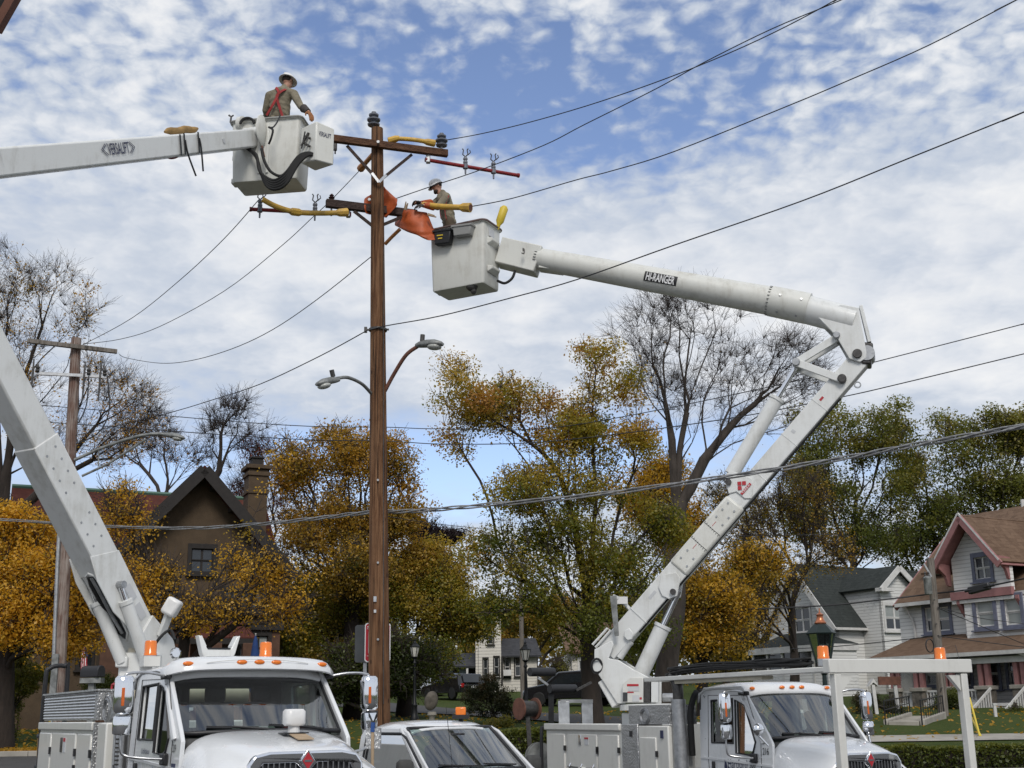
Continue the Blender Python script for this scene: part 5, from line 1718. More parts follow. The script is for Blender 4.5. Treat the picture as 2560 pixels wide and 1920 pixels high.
 for y in (1205, 1410, 1600):
  q = pp(y) + V((0.02, -0.17, 0)); m = MB(); m.cyl(q, q + V((0, -0.03, 0)), 0.02, 8); m.build('bolt', M['steel'], T, world=True)
 return T, base, UA, (a2, c2, e2, d2.normalized()), pp


POLE, PBASE, UARM, LARM, PP_ = main_pole()


def hot_arm(label, p0, p1, clamps, s=1.0):
 """red fibreglass auxiliary arm with wire holders"""
 T = thing('auxiliary_arm', label, 'auxiliary arm', p0)
 m = MB(); m.tube([p0, p1], 0.036, 12); m.build('arm_tube', M['red'], T, world=True, smooth=40)
 for p, q in ((p0, p0.lerp(p1, 0.02)), (p1, p1.lerp(p0, 0.02))):
  m = MB(); m.tube([p, q], 0.045, 12); m.build('end_cap', M['red'], T, world=True)
 m = MB(); b = p0.lerp(p1, 0.03); m.box(b + UZ * 0.06, (0.08, 0.10, 0.24)); m.build('mounting_bracket', M['steel'], T, world=True, bevel=0.01)
 for k in clamps:
  b = p0.lerp(p1, k)
  m = MB()
  m.lathe([(0.016, -0.16), (0.02, -0.05), (0.05, -0.045), (0.05, 0.045), (0.03, 0.05), (0.045, 0.07), (0.045, 0.10), (0.03, 0.12), (0.045, 0.14), (0.045, 0.17), (0.022, 0.2)], b, n=10)
  h = m.build('wire_holder', M['ins'], T, world=True, smooth=40)
  m = MB()
  for d in (-1, 1):
   m.tube([b + UZ * 0.2, b + V((0.05 * d, 0, 0.25)), b + V((0.035 * d, 0, 0.34)), b + V((0.055 * d, 0, 0.37))], 0.012, 6)
  m.tube([b + V((0.05, 0, 0.24)), b + V((0.10, 0, 0.29)), b + V((0.085, 0, 0.34))], 0.01, 6)
  m.build('holder_jaw', M['dsteel'], h, world=True)


zz = UARM[1].z - 0.16
hot_arm('red auxiliary arm reaching right from the upper crossarm', Pz(1063, 399, zz), Pz(1298, 439, zz), (0.42, 0.72))
zz = LARM[1].z - 0.13
hot_arm('red auxiliary arm reaching left below the left bucket', Pz(878, 536, zz), Pz(624, 523, zz), (0.36, 0.90))
for p in ():
 pass


def hose(label, pts, mat, r=0.05, bells=(0, -1), mid=None):
 """rubber line hose with flared couplings"""
 T = thing('line_hose', label, 'line hose', pts[0])
 pts = bez(pts, 6)
 m = MB(); m.tube(pts, r, 12); m.build('hose', mat, T, world=True, smooth=50)
 for k in bells:
  if k == 0: a, b = pts[0], pts[1]
  else: a, b = pts[-1], pts[-2]
  d = (b - a).normalized()
  m = MB(); m.tube([a - d * 0.02, a + d * 0.13, a + d * 0.2], [r * 1.75, r * 1.6, r * 1.0], 8); m.build('coupling', mat, T, world=True, bevel=0.008)
  m = MB(); m.tube([a - d * 0.026, a - d * 0.021], r * 1.2, 8); m.build('opening', M['reel'], T, world=True)
 if mid is not None:
  i = int(len(pts) * mid); a = pts[i]; d = (pts[i + 1] - pts[i]).normalized()
  m = MB(); m.tube([a - d * 0.1, a - d * 0.05, a + d * 0.06, a + d * 0.12], [r, r * 1.55, r * 1.55, r], 8); m.build('coupling', mat, T, world=True)


zu = UARM[1].z + 0.16
hose('yellow line hose lying over the upper crossarm', [Pz(974, 352, zu), Pz(995, 347, zu + .03), Pz(1040, 350, zu), Pz(1084, 358, zu)], M['yellow'], 0.042, (0, -1))
hose('orange hose sloping down left behind the pole top', [Q(934, 384, 20.3), Q(920, 400, 20.5), Q(902, 421, 20.8)], M['ohose'], 0.045, (-1,))
zl = LARM[1].z
hose('sagging yellow line hose under the left bucket', [Q(656, 498, 18.8), Q(690, 516, 18.9), Q(738, 530, 19.1), Q(800, 533, 19.3), Q(866, 531, 19.5)], M['yellow'], 0.048, (-1,), 0.48)
hose('yellow line hose held by the bearded right worker', [Q(1058, 512, 20.2), Q(1110, 517, 20.0), Q(1174, 519, 19.8)], M['yellow'], 0.055, (-1,))
hose('thin amber hose slanting behind the pole under the orange blanket', [Q(963, 610, 20.6), Q(980, 592, 20.5), Q(1000, 573, 20.4)], M['ohose'], 0.035, ())


def blanket(label, rows, thick=0.008):
 """rubber blanket: rows of 3D points"""
 T = thing('rubber_blanket', label, 'blanket', rows[-1][0])
 n = len(rows[0])
 fine = [bez(r, 5) for r in rows]
 cols = [bez([fr[j] for fr in fine], 5) for j in range(len(fine[0]))]
 rng = random.Random(5)
 vs, fs = [], []
 R_, C_ = len(cols[0]), len(cols)
 for i in range(R_):
  for j in range(C_):
   p = cols[j][i]
   vs.append(p + V((0, 0.016 * math.sin(j * .8 + i * 0.3) + 0.008 * math.sin(i * 1.1 + j * .5), 0)))
 for i in range(R_ - 1):
  for j in range(C_ - 1):
   fs.append((i * C_ + j, i * C_ + j + 1, (i + 1) * C_ + j + 1, (i + 1) * C_ + j))
 m = MB(); m.add(vs, fs); o = m.build('sheet', M['blanket'], T, world=True, smooth=60, solid=thick)
 m = MB()
 for k in (0.1, 0.5, 0.9):
  p = cols[int((C_ - 1) * k)][-1]
 return T


Yb = 20.25
blanket('orange rubber blanket wrapped round the lower crossarm behind the pole', [
 [Q(918, 492, Yb), Q(940, 478, Yb - .02), Q(958, 466, Yb), Q(966, 474, Yb - .05), Q(994, 500, Yb - .1)],
 [Q(910, 500, Yb - .15), Q(930, 494, Yb - .05), Q(958, 492, Yb), Q(978, 498, Yb - .1), Q(993, 506, Yb - .15)],
 [Q(911, 522, Yb - .2), Q(926, 516, Yb - .05), Q(958, 520, Yb), Q(978, 522, Yb - .1), Q(990, 516, Yb - .15)],
 [Q(915, 535, Yb - .15), Q(928, 536, Yb - .02), Q(956, 536, Yb), Q(962, 545, Yb - .05), Q(966, 542, Yb - .1)]])
Yb = 20.35
blanket('orange rubber blanket hanging off the lower crossarm by the right bucket', [
 [Q(1000, 524, Yb), Q(1025, 524, Yb - .15), Q(1048, 528, Yb - .2), Q(1068, 532, Yb - .1)],
 [Q(992, 540, Yb + .1), Q(1022, 542, Yb - .2), Q(1055, 552, Yb - .25), Q(1078, 556, Yb - .1)],
 [Q(987, 558, Yb + .1), Q(1020, 563, Yb - .2), Q(1056, 576, Yb - .3), Q(1088, 578, Yb - .15)],
 [Q(990, 566, Yb + .1), Q(1024, 580, Yb - .2), Q(1060, 590, Yb - .3), Q(1096, 582, Yb - .15)],
 [Q(1006, 570, Yb), Q(1034, 584, Yb - .15), Q(1066, 598, Yb - .3), Q(1092, 600, Yb - .2)]])


def cobra(label, name, base_pt, arm_pts, head_a, head_b, Rr, mat_arm):
 """street lamp on a curved bracket arm"""
 T = thing('street_lamp', label, 'street lamp', base_pt)
 m = MB(); m.tube(bez(arm_pts, 6), Rr, 10); m.build('bracket_arm', mat_arm, T, world=True, smooth=50)
 a, b = V(head_a), V(head_b)
 d = (b - a); L = d.length
 t, s, u = frame(d)
 rings = []
 for q, w, h0, h1 in ((0, 0.05, 0.05, -0.04), (0.12, 0.085, 0.09, -0.06), (0.4, 0.13, 0.12, -0.07), (0.7, 0.15, 0.11, -0.07), (0.93, 0.11, 0.05, -0.065), (1.0, 0.05, 0.0, -0.05)):
  c = a + d * q
  k = L / 0.75
  rings.append([c + s * w * k * math.cos(th) + u * k * ((h0 if math.sin(th) > 0 else -h1) * math.sin(th)) for th in [2 * math.pi * i / 14 for i in range(14)]])
 m = MB(); m.loft(rings); hd = m.build('lamp_head', M['lampgrey'], T, world=True, smooth=50)
 m = MB(); m.ell(a + d * 0.68 - u * 0.055, L * 0.24, 0.12, 0.055, R=Matrix((t, s, u)).transposed()); m.build('lens', M['lens'], hd, world=True, smooth=60)
 m = MB(); m.cyl(a + d * 0.22 + u * 0.07, a + d * 0.22 + u * 0.19, 0.042, 10); m.build('photocell', M['dsteel'], hd, world=True)
 return T


Yp = 20.0
bl = PP_(980) ; br = PP_(960)
cobra('left street lamp with mottled head on the brown pole', 'l', Q(927, 982, Yp), [Q(930, 986, Yp - .05), Q(905, 960, Yp - .4), Q(870, 944, Yp - .8), Q(842, 946, Yp - 1.0)], Q(848, 950, Yp - 1.0), Q(790, 960, Yp - 1.3), 0.03, M['lampgrey'])
cobra('right street lamp on a rust-brown arm of the pole', 'r', Q(966, 968, Yp), [Q(962, 978, Yp), Q(985, 935, Yp - .1), Q(1015, 888, Yp - .25), Q(1044, 866, Yp - .3)], Q(1040, 864, Yp - .3), Q(1108, 858, Yp - .55), 0.036, M['reel'])


def left_pole():
 Y = 33.0
 top, low = P(191, 846, Y), P(146, 1700, Y)
 base = top + (low - top) * ((top.z - gz(Y)) / (top.z - low.z))
 T = thing('utility_pole', 'weathered red-grey utility pole at left behind the boom', 'pole', base)
 m = MB(); n = 12
 m.tube([base - (top - base).normalized() * 0.6] + [base.lerp(top, i / n) for i in range(n + 1)], [0.185] + [0.185 - 0.05 * i / n for i in range(n + 1)], 20); m.build('pole_shaft', M['oldpole'], T, world=True, smooth=40)
 fr = V((0, -0.2, 0))
 a, b = P(75, 858, Y), P(300, 884, Y)
 a, b = Pz(75, 857, P(190, 872, Y).z), Pz(298, 884, P(190, 872, Y).z)
 m = MB(); m.bar(a + fr, b + fr, 0.10, 0.12); m.build('crossarm', M['greypole'], T, world=True, bevel=0.01)
 z2 = P(190, 943, Y).z
 a, b = Pz(98, 938, z2), Pz(272, 947, z2)
 m = MB(); m.bar(a + fr, b + fr, 0.07, 0.08); m.build('equipment_arm', M['steel'], T, world=True)
 for k in (0.02, 0.75, 0.98):
  p = a.lerp(b, k) + fr + V((0, -0.05, 0))
  m = MB(); m.lathe([(0.03, 0.02), (0.06, 0.05), (0.06, 0.08), (0.035, 0.1), (0.06, 0.14), (0.06, 0.17), (0.03, 0.2), (0.02, 0.3)], p, n=10); m.build('insulator', M['dsteel'], T, world=True, smooth=40)
  q = p + V((-0.12, 0, 0))
  m = MB(); m.tube([q + UZ * 0.4, q, q - UZ * 0.7], [0.02, 0.035, 0.02], 8); m.build('fuse_cutout', M['dsteel'], T, world=True)
 for x0, pts in ((0, [(222, 940), (218, 1000), (210, 1030), (196, 1058)]), (1, [(268, 940), (274, 1010), (262, 1060), (235, 1090), (190, 1110)])):
  m = MB(); m.tube(bez([P(x, y, Y - 0.3) for x, y in pts], 5), 0.018, 6); m.build('jumper_lead', M['wire'], T, world=True)
 # conduit up the side
 q0 = P(143, 1420, Y - .2); q1 = P(132, 1700, Y - .2)
 m = MB(); m.tube([P(150, 1290, Y - .2), q0, q1, q1 + (q1 - q0) * 0.7], 0.05, 8); m.build('conduit', M['steel'], T, world=True)
 m = MB(); m.bar(P(140, 1635, Y - .22), P(130, 1760, Y - .22), 0.16, 0.08); m.build('conduit_guard', M['lampgrey'], T, world=True)
 # its lamp: two parallel tubes with strut
 T2 = cobra('long-armed street lamp on the weathered left pole', 'x', P(188, 1150, Y), [P(186, 1150, Y - .1), P(260, 1118, Y - .1), P(340, 1092, Y - .2), P(385, 1085, Y - .2), P(415, 1086, Y - .2)], P(408, 1087, Y - .2), P(462, 1095, Y - .3), 0.045, M['lampgrey'])
 m = MB(); m.tube([P(205, 1190, Y - .1), P(270, 1160, Y - .1), P(365, 1098, Y - .2)], 0.035, 8); m.build('lower_brace', M['lampgrey'], T2, world=True)
 m = MB(); m.tube([P(247, 1124, Y - .1), P(246, 1166, Y - .1)], 0.02, 6); m.build('strut', M['lampgrey'], T2, world=True)


left_pole()


def right_pole():
 Y = 44.0
 top, low = P(2326, 1396, Y), P(2366, 1868, Y)
 base = top + (low - top) * ((top.z - gz(Y)) / (top.z - low.z))
 T = thing('utility_pole', 'leaning grey service pole with transformer in front of the pink-trimmed house', 'pole', base)
 m = MB(); m.tube([base - UZ * .6, base] + [base.lerp(top, i / 8) for i in range(1, 9)], [0.17, 0.17] + [0.17 - 0.045 * i / 8 for i in range(1, 9)], 16); m.build('pole_shaft', M['greypole'], T, world=True, smooth=40)
 a, b = P(2321, 1446, Y - .25), P(2321, 1487, Y - .25)
 a = P(2318, 1446, Y - .3); b = P(2318, 1486, Y - .3)
 m = MB(); r = msize(9.5, a); m.lathe([(r * .9, (b - a).z), (r, (b - a).z + .03), (r, -0.05), (r * 1.05, -0.03), (r * 1.05, 0.02), (r * .6, 0.08)], a, n=18); tr = m.build('transformer', M['lampgrey'], T, world=True, smooth=40)
 for dx in (-0.06, 0.06):
  m = MB(); m.lathe([(0.03, 0.05), (0.045, 0.1), (0.03, 0.14), (0.04, 0.18), (0.02, 0.24)], a + V((dx, 0, 0)), n=8); m.build('bushing', M['dsteel'], tr, world=True)
 m = MB(); m.bar(P(2310, 1410, Y - .2), P(2328, 1442, Y - .2), 0.06, 0.06); m.build('cutout_bracket', M['steel'], T, world=True)
 c = P(2325, 1614, Y - .25); rr = msize(13, c)
 m = MB();
 for k in range(3):
  m.tube([c + V((rr * .75 * math.cos(t), 0.02 * k, rr * 1.25 * math.sin(t))) for t in [2 * math.pi * i / 24 for i in range(24)]], 0.016, 5, closed=True)
 m.build('cable_coil', M['wire'], T, world=True)
 for y in (1500, 1560, 1650, 1720):
  q = P(2326 + (y - 1396) * 40 / 472, y, Y - .2); m = MB(); m.cyl(q, q + V((0, -0.06, 0)), 0.03, 6); m.build('bolt', M['dsteel'], T, world=True)
 return Y


right_pole()


# ================================================================== wires
def wire(name, label, pts, r=0.008, mat=None, cat='wire', group=None, n=5, wob=0.0, strands=1):
 T = thing(name, label, cat, pts[0], group=group)
 rng = random.Random(len(label))
 p = bez(pts, n)
 for s_ in range(strands):
  ph = s_ * 2.1
  q = [a + V((0, 0, 0)) for a in p]
  if wob:
   q = [a + V((rng.uniform(-wob, wob), 0, rng.uniform(-wob, wob))) for a in q]
  if strands > 1:
   q = [a + V((0, 0.02 * math.sin(i * 0.35 + ph), 0.028 * math.cos(i * 0.35 + ph))) for i, a in enumerate(q)]
  m = MB(); m.tube(q, r, 6)
  m.build('conductor' if strands == 1 else 'strand', mat or M['wire'], T, world=True, smooth=60)
 return T


def PL(lst):
 q = [P(x, y, Y * (1 + (KY - 1) * max(0.0, min(1.0, (33 - Y) / 11)))) for x, y, Y in lst]
 if lst[-1][0] > 2290:                       # runs on to the next pole, out of the picture
  q.append(q[-1] + (q[-1] - q[-2]).normalized() * 14)
 if lst[0][0] <= 185:
  q.insert(0, q[0] + (q[0] - q[1]).normalized() * 14)
 return q


gw = 'overhead wires'
wire('power_line', 'wire rising right from the upper crossarm insulator', PL([(1104, 352, 20.4), (1200, 335, 19.8), (1330, 304, 19.0), (1500, 254, 18.0), (1700, 183, 17.0), (1900, 98, 16), (2092, -2, 15), (2300, -130, 14)]), 0.0085, group=gw)
wire('power_line', 'wire passing over the bearded worker hard hat', PL([(905, 424, 20.8), (985, 498, 20.3)][1:] + [(1081, 465, 20.0), (1195, 427, 19.5), (1360, 363, 18.8), (1460, 312, 18.3), (1640, 222, 17.5), (1760, 156, 17), (1930, 72, 16.2), (2112, -4, 15.4), (2300, -90, 14)]), 0.0085, group=gw)
wire('power_line', 'wire rising right from the held yellow hose', PL([(1174, 517, 19.9), (1280, 496, 19.5), (1440, 450, 19), (1530, 427, 18.7), (1685, 379, 18), (1974, 263, 17), (2119, 202, 16.5), (2322, 113, 16), (2545, -2, 15.3), (2700, -80, 15)]), 0.009, group=gw)
wire('neutral_wire', 'lower wire crossing in front of the round upper boom', PL([(918, 826, 19.8), (968, 814, 19.8), (1100, 790, 19.3), (1280, 744, 18.4), (1442, 699, 17.9), (1685, 613, 16.9), (2003, 503, 16), (2264, 399, 15.3), (2562, 279, 14.5), (2750, 200, 14)]), 0.010, group=gw)
wire('neutral_wire', 'neutral wire falling left from the pole to the left trees', PL([(918, 826, 19.8), (800, 890, 22), (651, 960, 25), (530, 1000, 28), (415, 1034, 31), (185, 1090, 33)]), 0.010, group=gw)
wire('power_line', 'wire from the lower red arm down to the left pole top', PL([(648, 498, 18.9), (560, 597, 21), (450, 700, 24.5), (330, 795, 28.5), (207, 862, 33)]), 0.0085, group=gw)
wire('power_line', 'wire from behind the pole top down past the short insulator', PL([(902, 423, 20.8), (831, 497, 20.7), (784, 541, 22), (700, 618, 23.5), (560, 728, 26.5), (400, 816, 30), (300, 848, 32), (207, 860, 33)]), 0.0085, group=gw)
wire('power_line', 'long sagging wire to the left pole crossarm end', PL([(930, 640, 20.2), (791, 750, 22), (680, 825, 24), (580, 872, 26), (480, 901, 28.5), (401, 908, 30.5), (317, 895, 32.5), (299, 886, 33)]), 0.0085, group=gw)
wire('service_wire', 'upper of two thin wires behind the brown pole', PL([(185, 1020, 33.4), (700, 1062, 31), (968, 1068, 30), (1085, 1072, 30), (1350, 1072, 29), (1620, 1030, 28), (2043, 941, 26), (2183, 906, 25.5), (2562, 809, 24), (2700, 770, 23)]), 0.011, group=gw)
wire('service_wire', 'lower of two thin wires behind the brown pole', PL([(185, 1060, 33.4), (700, 1096, 31), (968, 1103, 30), (1100, 1110, 30), (1304, 1108, 29), (1512, 1089, 28), (1830, 1045, 27), (2097, 994, 26), (2260, 957, 25), (2562, 884, 24), (2700, 850, 23)]), 0.012, group=gw)
wire('cable_bundle', 'thick silver cable bundle crossing the whole view', PL([(140, 1308, 32.6), (265, 1316, 31), (480, 1320, 28), (650, 1310, 25), (800, 1295, 22), (925, 1281, 20.4), (1040, 1277, 19.8), (1200, 1264, 19.2), (1500, 1235, 18.4), (1830, 1190, 17.4), (2100, 1147, 16.6), (2300, 1110, 16), (2562, 1065, 15.2), (2750, 1035, 14.6)]), 0.0135, M['cable'], group=gw, strands=3, n=14)
wire('service_wire', 'faint far wire across the maple crowns', PL([(960, 1290, 44), (1130, 1314, 44), (1360, 1331, 44), (1738, 1340, 43), (2100, 1336, 42)]), 0.011, group=gw)
wire('telephone_cable', 'black cable with splice box before the pink-trimmed house', PL([(1700, 1520, 47), (1820, 1524, 46), (2065, 1514, 45), (2200, 1500, 44.5), (2345, 1483, 44), (2440, 1471, 42), (2562, 1446, 40), (2700, 1410, 38)]), 0.028, group=gw)
sp = P(2447, 1472, 41.9)
T = thing('splice_box', 'black splice box hung on the cable before the pink gable', 'splice box', sp)
m = MB(); m.bar(P(2422, 1478, 42.1), P(2475, 1464, 41.6), 0.22, 0.24); m.build('case', M['black'], T, world=True, bevel=0.04)
m = MB(); m.tube([P(2412, 1478, 42.1), P(2486, 1462, 41.5)], 0.05, 8); m.build('end_seals', M['black'], T, world=True)
wire('service_wire', 'service drop from grey pole to the porch roof', PL([(2345, 1520, 43.8), (2440, 1560, 46), (2559, 1610, 50)]), 0.014, group=gw)
wire('service_wire', 'second service drop from grey pole along the second floor', PL([(2345, 1518, 43.8), (2450, 1545, 48), (2562, 1560, 52)]), 0.012, group=gw)
wire('service_wire', 'low cable from the grey pole left towards the gas lamp', PL([(2347, 1589, 43.8), (2250, 1600, 46), (2090, 1616, 50), (1980, 1622, 54)]), 0.018, group=gw)
wire('service_wire', 'low cable from the grey pole right below the porch eave', PL([(2347, 1590, 43.8), (2450, 1604, 44), (2562, 1618, 44)]), 0.014, group=gw)
# ================================================================== bucket trucks
def sym(half):
 return [(-y, z) for y, z in reversed(half[1:])] + list(half)


def wheel(T, x, y, r, w, out):
 m = MB(); m.lathe([(r * 0.62, -w / 2), (r * 0.9, -w / 2), (r, -w * 0.36), (r, w * 0.36), (r * 0.9, w / 2), (r * 0.62, w / 2)], (x, y, r), axis=(0, 1, 0), n=28)
 t = m.build('wheel', M['rubber'], T, smooth=40)
 m = MB(); m.lathe([(r * 0.62, -w * .45), (r * 0.60, w * .3 * out), (r * 0.3, w * .2 * out), (r * 0.22, w * 0.42 * out), (0.02, w * 0.44 * out)], (x, y, r), axis=(0, 1, 0), n=20)
 m.build('rim', M['steel'], t, smooth=40)


def make_cab(T, visor, number, fleet_side):
 """conventional cab: x forward from the windscreen header, y to the truck's left"""
 W = M['white']
 out = [(-1.55, .75), (.62, .75), (.62, 1.60), (.53, 1.70), (-.12, 2.33), (-.24, 2.42), (-1.42, 2.42), (-1.55, 2.30)]
 h1 = [(-1.16, 1.60), (-1.16, 2.22), (-.50, 2.24), (-.50, 1.60)]
 h2 = [(-.42, 1.46), (-.42, 2.22), (-.14, 2.14), (.15, 1.62), (.08, 1.48), (-.02, 1.44)]
 for s in (-1, 1):
  m = MB()
  if s < 0:
   m.wall(out, [h1, h2], (0, -1.08, 0), (1, 0, 0), (0, .05, 1), 0.05)
  else:
   m.wall([(-x, z) for x, z in out], [[(-x, z) for x, z in h] for h in (h1, h2)], (0, 1.08, 0), (-1, 0, 0), (0, -.05, 1), 0.05)
  dn = m.build('cab_side', W, T, bevel=0.012)
  def sp(x, z, o=0.0):
   return V((x, s * (1.08 - .05 * z + o), z))
  for h in (h1, h2):
   m = MB(); m.tube([sp(x, z, 0.004) for x, z in h], 0.018, 6, closed=True); m.build('window_seal', M['black'], dn)
   m = MB(); m.add([sp(x, z, -0.025) for x, z in h], [tuple(range(len(h)))]); m.build('pane', M['sideglass'], dn)
  # door shut line, handle, trim
  m = MB(); m.tube([sp(x, z, 0.002) for x, z in ((.30, .8), (.30, 1.66), (-.08, 2.28), (-1.26, 2.30), (-1.28, 1.35), (-1.2, .8))], 0.006, 5); m.build('door_seam', M['dsteel'], dn)
  m = MB(); m.box(sp(-1.1, 1.22, 0.02), (0.06, 0.04, 0.22)); m.build('door_handle', M['black'], dn, bevel=0.012)
  m = MB(); m.bar(sp(-1.5, 1.38, 0.006), sp(.6, 1.30, 0.006), 0.02, 0.03); m.build('body_crease', W, dn)
  # mirrors: upper flat head and lower convex head on tube brackets
  my = s * 1.50
  m = MB(); m.tube(bez([sp(-.1, 2.30, 0), V((-.02, s * 1.2, 2.345)), V((.02, s * 1.44, 2.34)), V((.02, my, 2.28)), V((.02, my, 2.0))], 5), 0.016, 8); m.build('mirror_bracket', M['alu'], T, smooth=50)
  m = MB(); m.tube(bez([sp(.16, 1.40, 0.02), V((.10, s * 1.3, 1.42)), V((.02, s * 1.45, 1.45)), V((.02, my, 1.52)), V((.02, my, 1.75))], 5), 0.016, 8)
  m.build('mirror_bracket', M['alu'], T, smooth=50)
  m = MB(); m.box(sp(.13, 1.40, 0.035), (0.16, 0.06, 0.13)); m.build('bracket_foot', M['black'], T, bevel=0.015); m = MB(); m.box(sp(-.12, 2.31, 0.03), (0.26, 0.07, 0.06)); m.build('bracket_foot', M['black'], T, bevel=0.015)
  def head(z0, z1, w, nm):
   rings = []
   for t, q in ((0, .75), (.06, .95), (.2, 1), (.8, 1), (.94, .95), (1, .75)):
    z = z0 + (z1 - z0) * t
    rr = []
    for i in range(14):
     a = math.pi * 2 * i / 14
     ca, sa = math.cos(a), math.sin(a)
     rr.append(V((.02 + (0.10 * ca if ca > 0 else 0.035 * ca) * q, my + w / 2 * q * math.copysign(abs(sa) ** .6, sa), z)))
    rings.append(rr)
   m = MB(); m.loft(rings); o = m.build(nm, M['chrome'], T, smooth=45)
   return o
  hd = head(1.90, 2.31, .22, 'mirror')
  m = MB(); m.box((.112, my - s * 0.0 - .03, 2.08), (0.02, 0.035, 0.2)); m.build('marker_reflector', M['amber2'], hd, bevel=0.006)
  m = MB(); m.box((-.018, my, 2.10), (0.008, .2, .32)); m.build('mirror_glass', M['chrome'], hd)
  head(1.67, 1.88, .21, 'mirror')
 # roof skin
 rings = []
 for y in [i / 10 for i in range(-10, 11)]:
  yy = y * 1.0
  dz = -0.085 * abs(y) ** 5; dx = -0.09 * y * y
  rings.append([V((x + dx * k, yy * (1.0 - .02 * (z > 2.45)), z + dz)) for x, z, k in ((-.05, 2.31, 1), (-.10, 2.39, 1), (-.22, 2.455, 1), (-.55, 2.485, .6), (-1.0, 2.49, .2), (-1.35, 2.475, 0), (-1.52, 2.42, 0), (-1.58, 2.28, 0))])
 m = MB(); m.loft(rings, closed=False, cap=False); rf = m.build('cab_roof', W, T, smooth=50, solid=0.03)
 # windscreen
 def ws(u, t, o=0.0):                       # u -1..1 across, t 0 bottom .. 1 top
  y = u * (.95 - .03 * t)
  x = (.60 - .17 * u * u) + ((-.11 - .10 * u * u) - (.60 - .17 * u * u)) * t
  return V((x + o * .7, y, 1.69 + (2.335 - 1.69) * t - 0.02 * u * u + o * .7))
 vs = [ws(-1 + 2 * i / 12, j / 5) for j in range(6) for i in range(13)]
 fs = [(j * 13 + i, j * 13 + i + 1, (j + 1) * 13 + i + 1, (j + 1) * 13 + i) for j in range(5) for i in range(12)]
 m = MB(); m.add(vs, fs); wsn = m.build('windscreen', M['glass'], T, smooth=60)
 per = [ws(-1 + 2 * i / 12, 0) for i in range(13)] + [ws(1, j / 5) for j in range(1, 6)] + [ws(1 - 2 * i / 12, 1) for i in range(1, 13)] + [ws(-1, 1 - j / 5) for j in range(1, 5)]
 m = MB(); m.tube(per, 0.028, 8, closed=True); m.build('windscreen_gasket', M['black'], wsn, smooth=60)
 vs = [ws(-1 + 2 * i / 12, t, -0.006) for t in (0.86, 1.0) for i in range(13)]
 m = MB(); m.add(vs, [(i, i + 1, 14 + i, 13 + i) for i in range(12)]); m.build('shade_band', M['black'], wsn)
 vs = [ws(-1 + 2 * i / 12, t, -0.006) for t in (0.0, 0.05) for i in range(13)]
 m = MB(); m.add(vs, [(i, i + 1, 14 + i, 13 + i) for i in range(12)]); m.build('lower_frit', M['black'], wsn)
 for s in (-1, 1):
  m = MB(); a, b = ws(s, -0.05), ws(s, 1.02)
  m.prism([a + V((-.02, s * .0, 0)), b + V((-.02, 0, 0)), b + V((-.02, s * .055, -.01)), a + V((-.02, s * .085, -.02))], V((-.09, 0, -.03))); m.build('a_pillar', W, T, bevel=0.015)
 for y0, y1 in ((-.72, -.12), (.02, .62)):
  m = MB(); a = ws(y0 / .95 if y0 < -.3 else y0, .05, .03); b = ws(y1, .03, .03)
  m.bar(ws(y0, .075, .02), ws(y1, .035, .02), 0.03, 0.025); m.tube([ws((y0 + y1) / 2, .055, .03), ws(y1 + .1, -.02, .05)], 0.012, 6); m.build('wiper', M['black'], wsn)
 # rear wall with window
 m = MB(); m.wall([(-1.0, .75), (1.0, .75), (.97, 2.4), (-.97, 2.4)], [[(-.8, 1.72), (-.8, 2.2), (-.42, 2.2), (-.42, 1.72)], [(-.3, 1.72), (-.3, 2.2), (.75, 2.2), (.75, 1.72)]], (-1.50, 0, 0), (0, 1, 0), (0, 0, 1), 0.05); bk = m.build('cab_back', M['dash'], T)
 # interior
 m = MB(); m.box((.30, 0, 1.52), (.55, 1.86, .2)); m.box((.05, .5, 1.58), (.25, .55, .16)); m.build('dashboard', M['dash'], T, bevel=0.05)
 m = MB(); m.box((-.5, 0, .95), (2.0, 1.9, .1)); m.build('cab_floor', M['dash'], T)
 for y in (-.62, -.05, .55):
  m = MB(); m.box((-.85, y, 1.3), (.5, .46, .16)); m.bar((-1.10, y, 1.3), (-1.24, y, 2.02), .46, .16, up=(1, 0, 0)); m.box((-1.24, y, 2.12), (.12, .26, .2)); m.build('seat', M['seat'], T, bevel=0.04)
 m = MB(); c = V((-.18, .5, 1.62)); m.tube([c + V((-.10 * math.cos(a) * .55, .22 * math.sin(a), .2 * math.cos(a))) for a in [2 * math.pi * i / 20 for i in range(20)]], 0.016, 6, closed=True); m.tube([c, c + V((.25, 0, -.12))], 0.03, 6); m.build('steering_wheel', M['black'], T)
 rng = random.Random(3)
 for (y, z, w_, mt) in ((-.28, 1.66, .12, M['blind']), (.02, 1.655, .42, M['blind']), (.42, 1.66, .3, M['cloth_red'])):
  m = MB(); m.prism([V((.42, y - w_ / 2, z - .03)), V((.40, y + w_ / 2, z - .03)), V((.30, y + w_ * .38, z + .07)), V((.32, y - w_ * .45, z + .08))], (-.02, 0, .01)); m.build('dash_papers', mt, T)
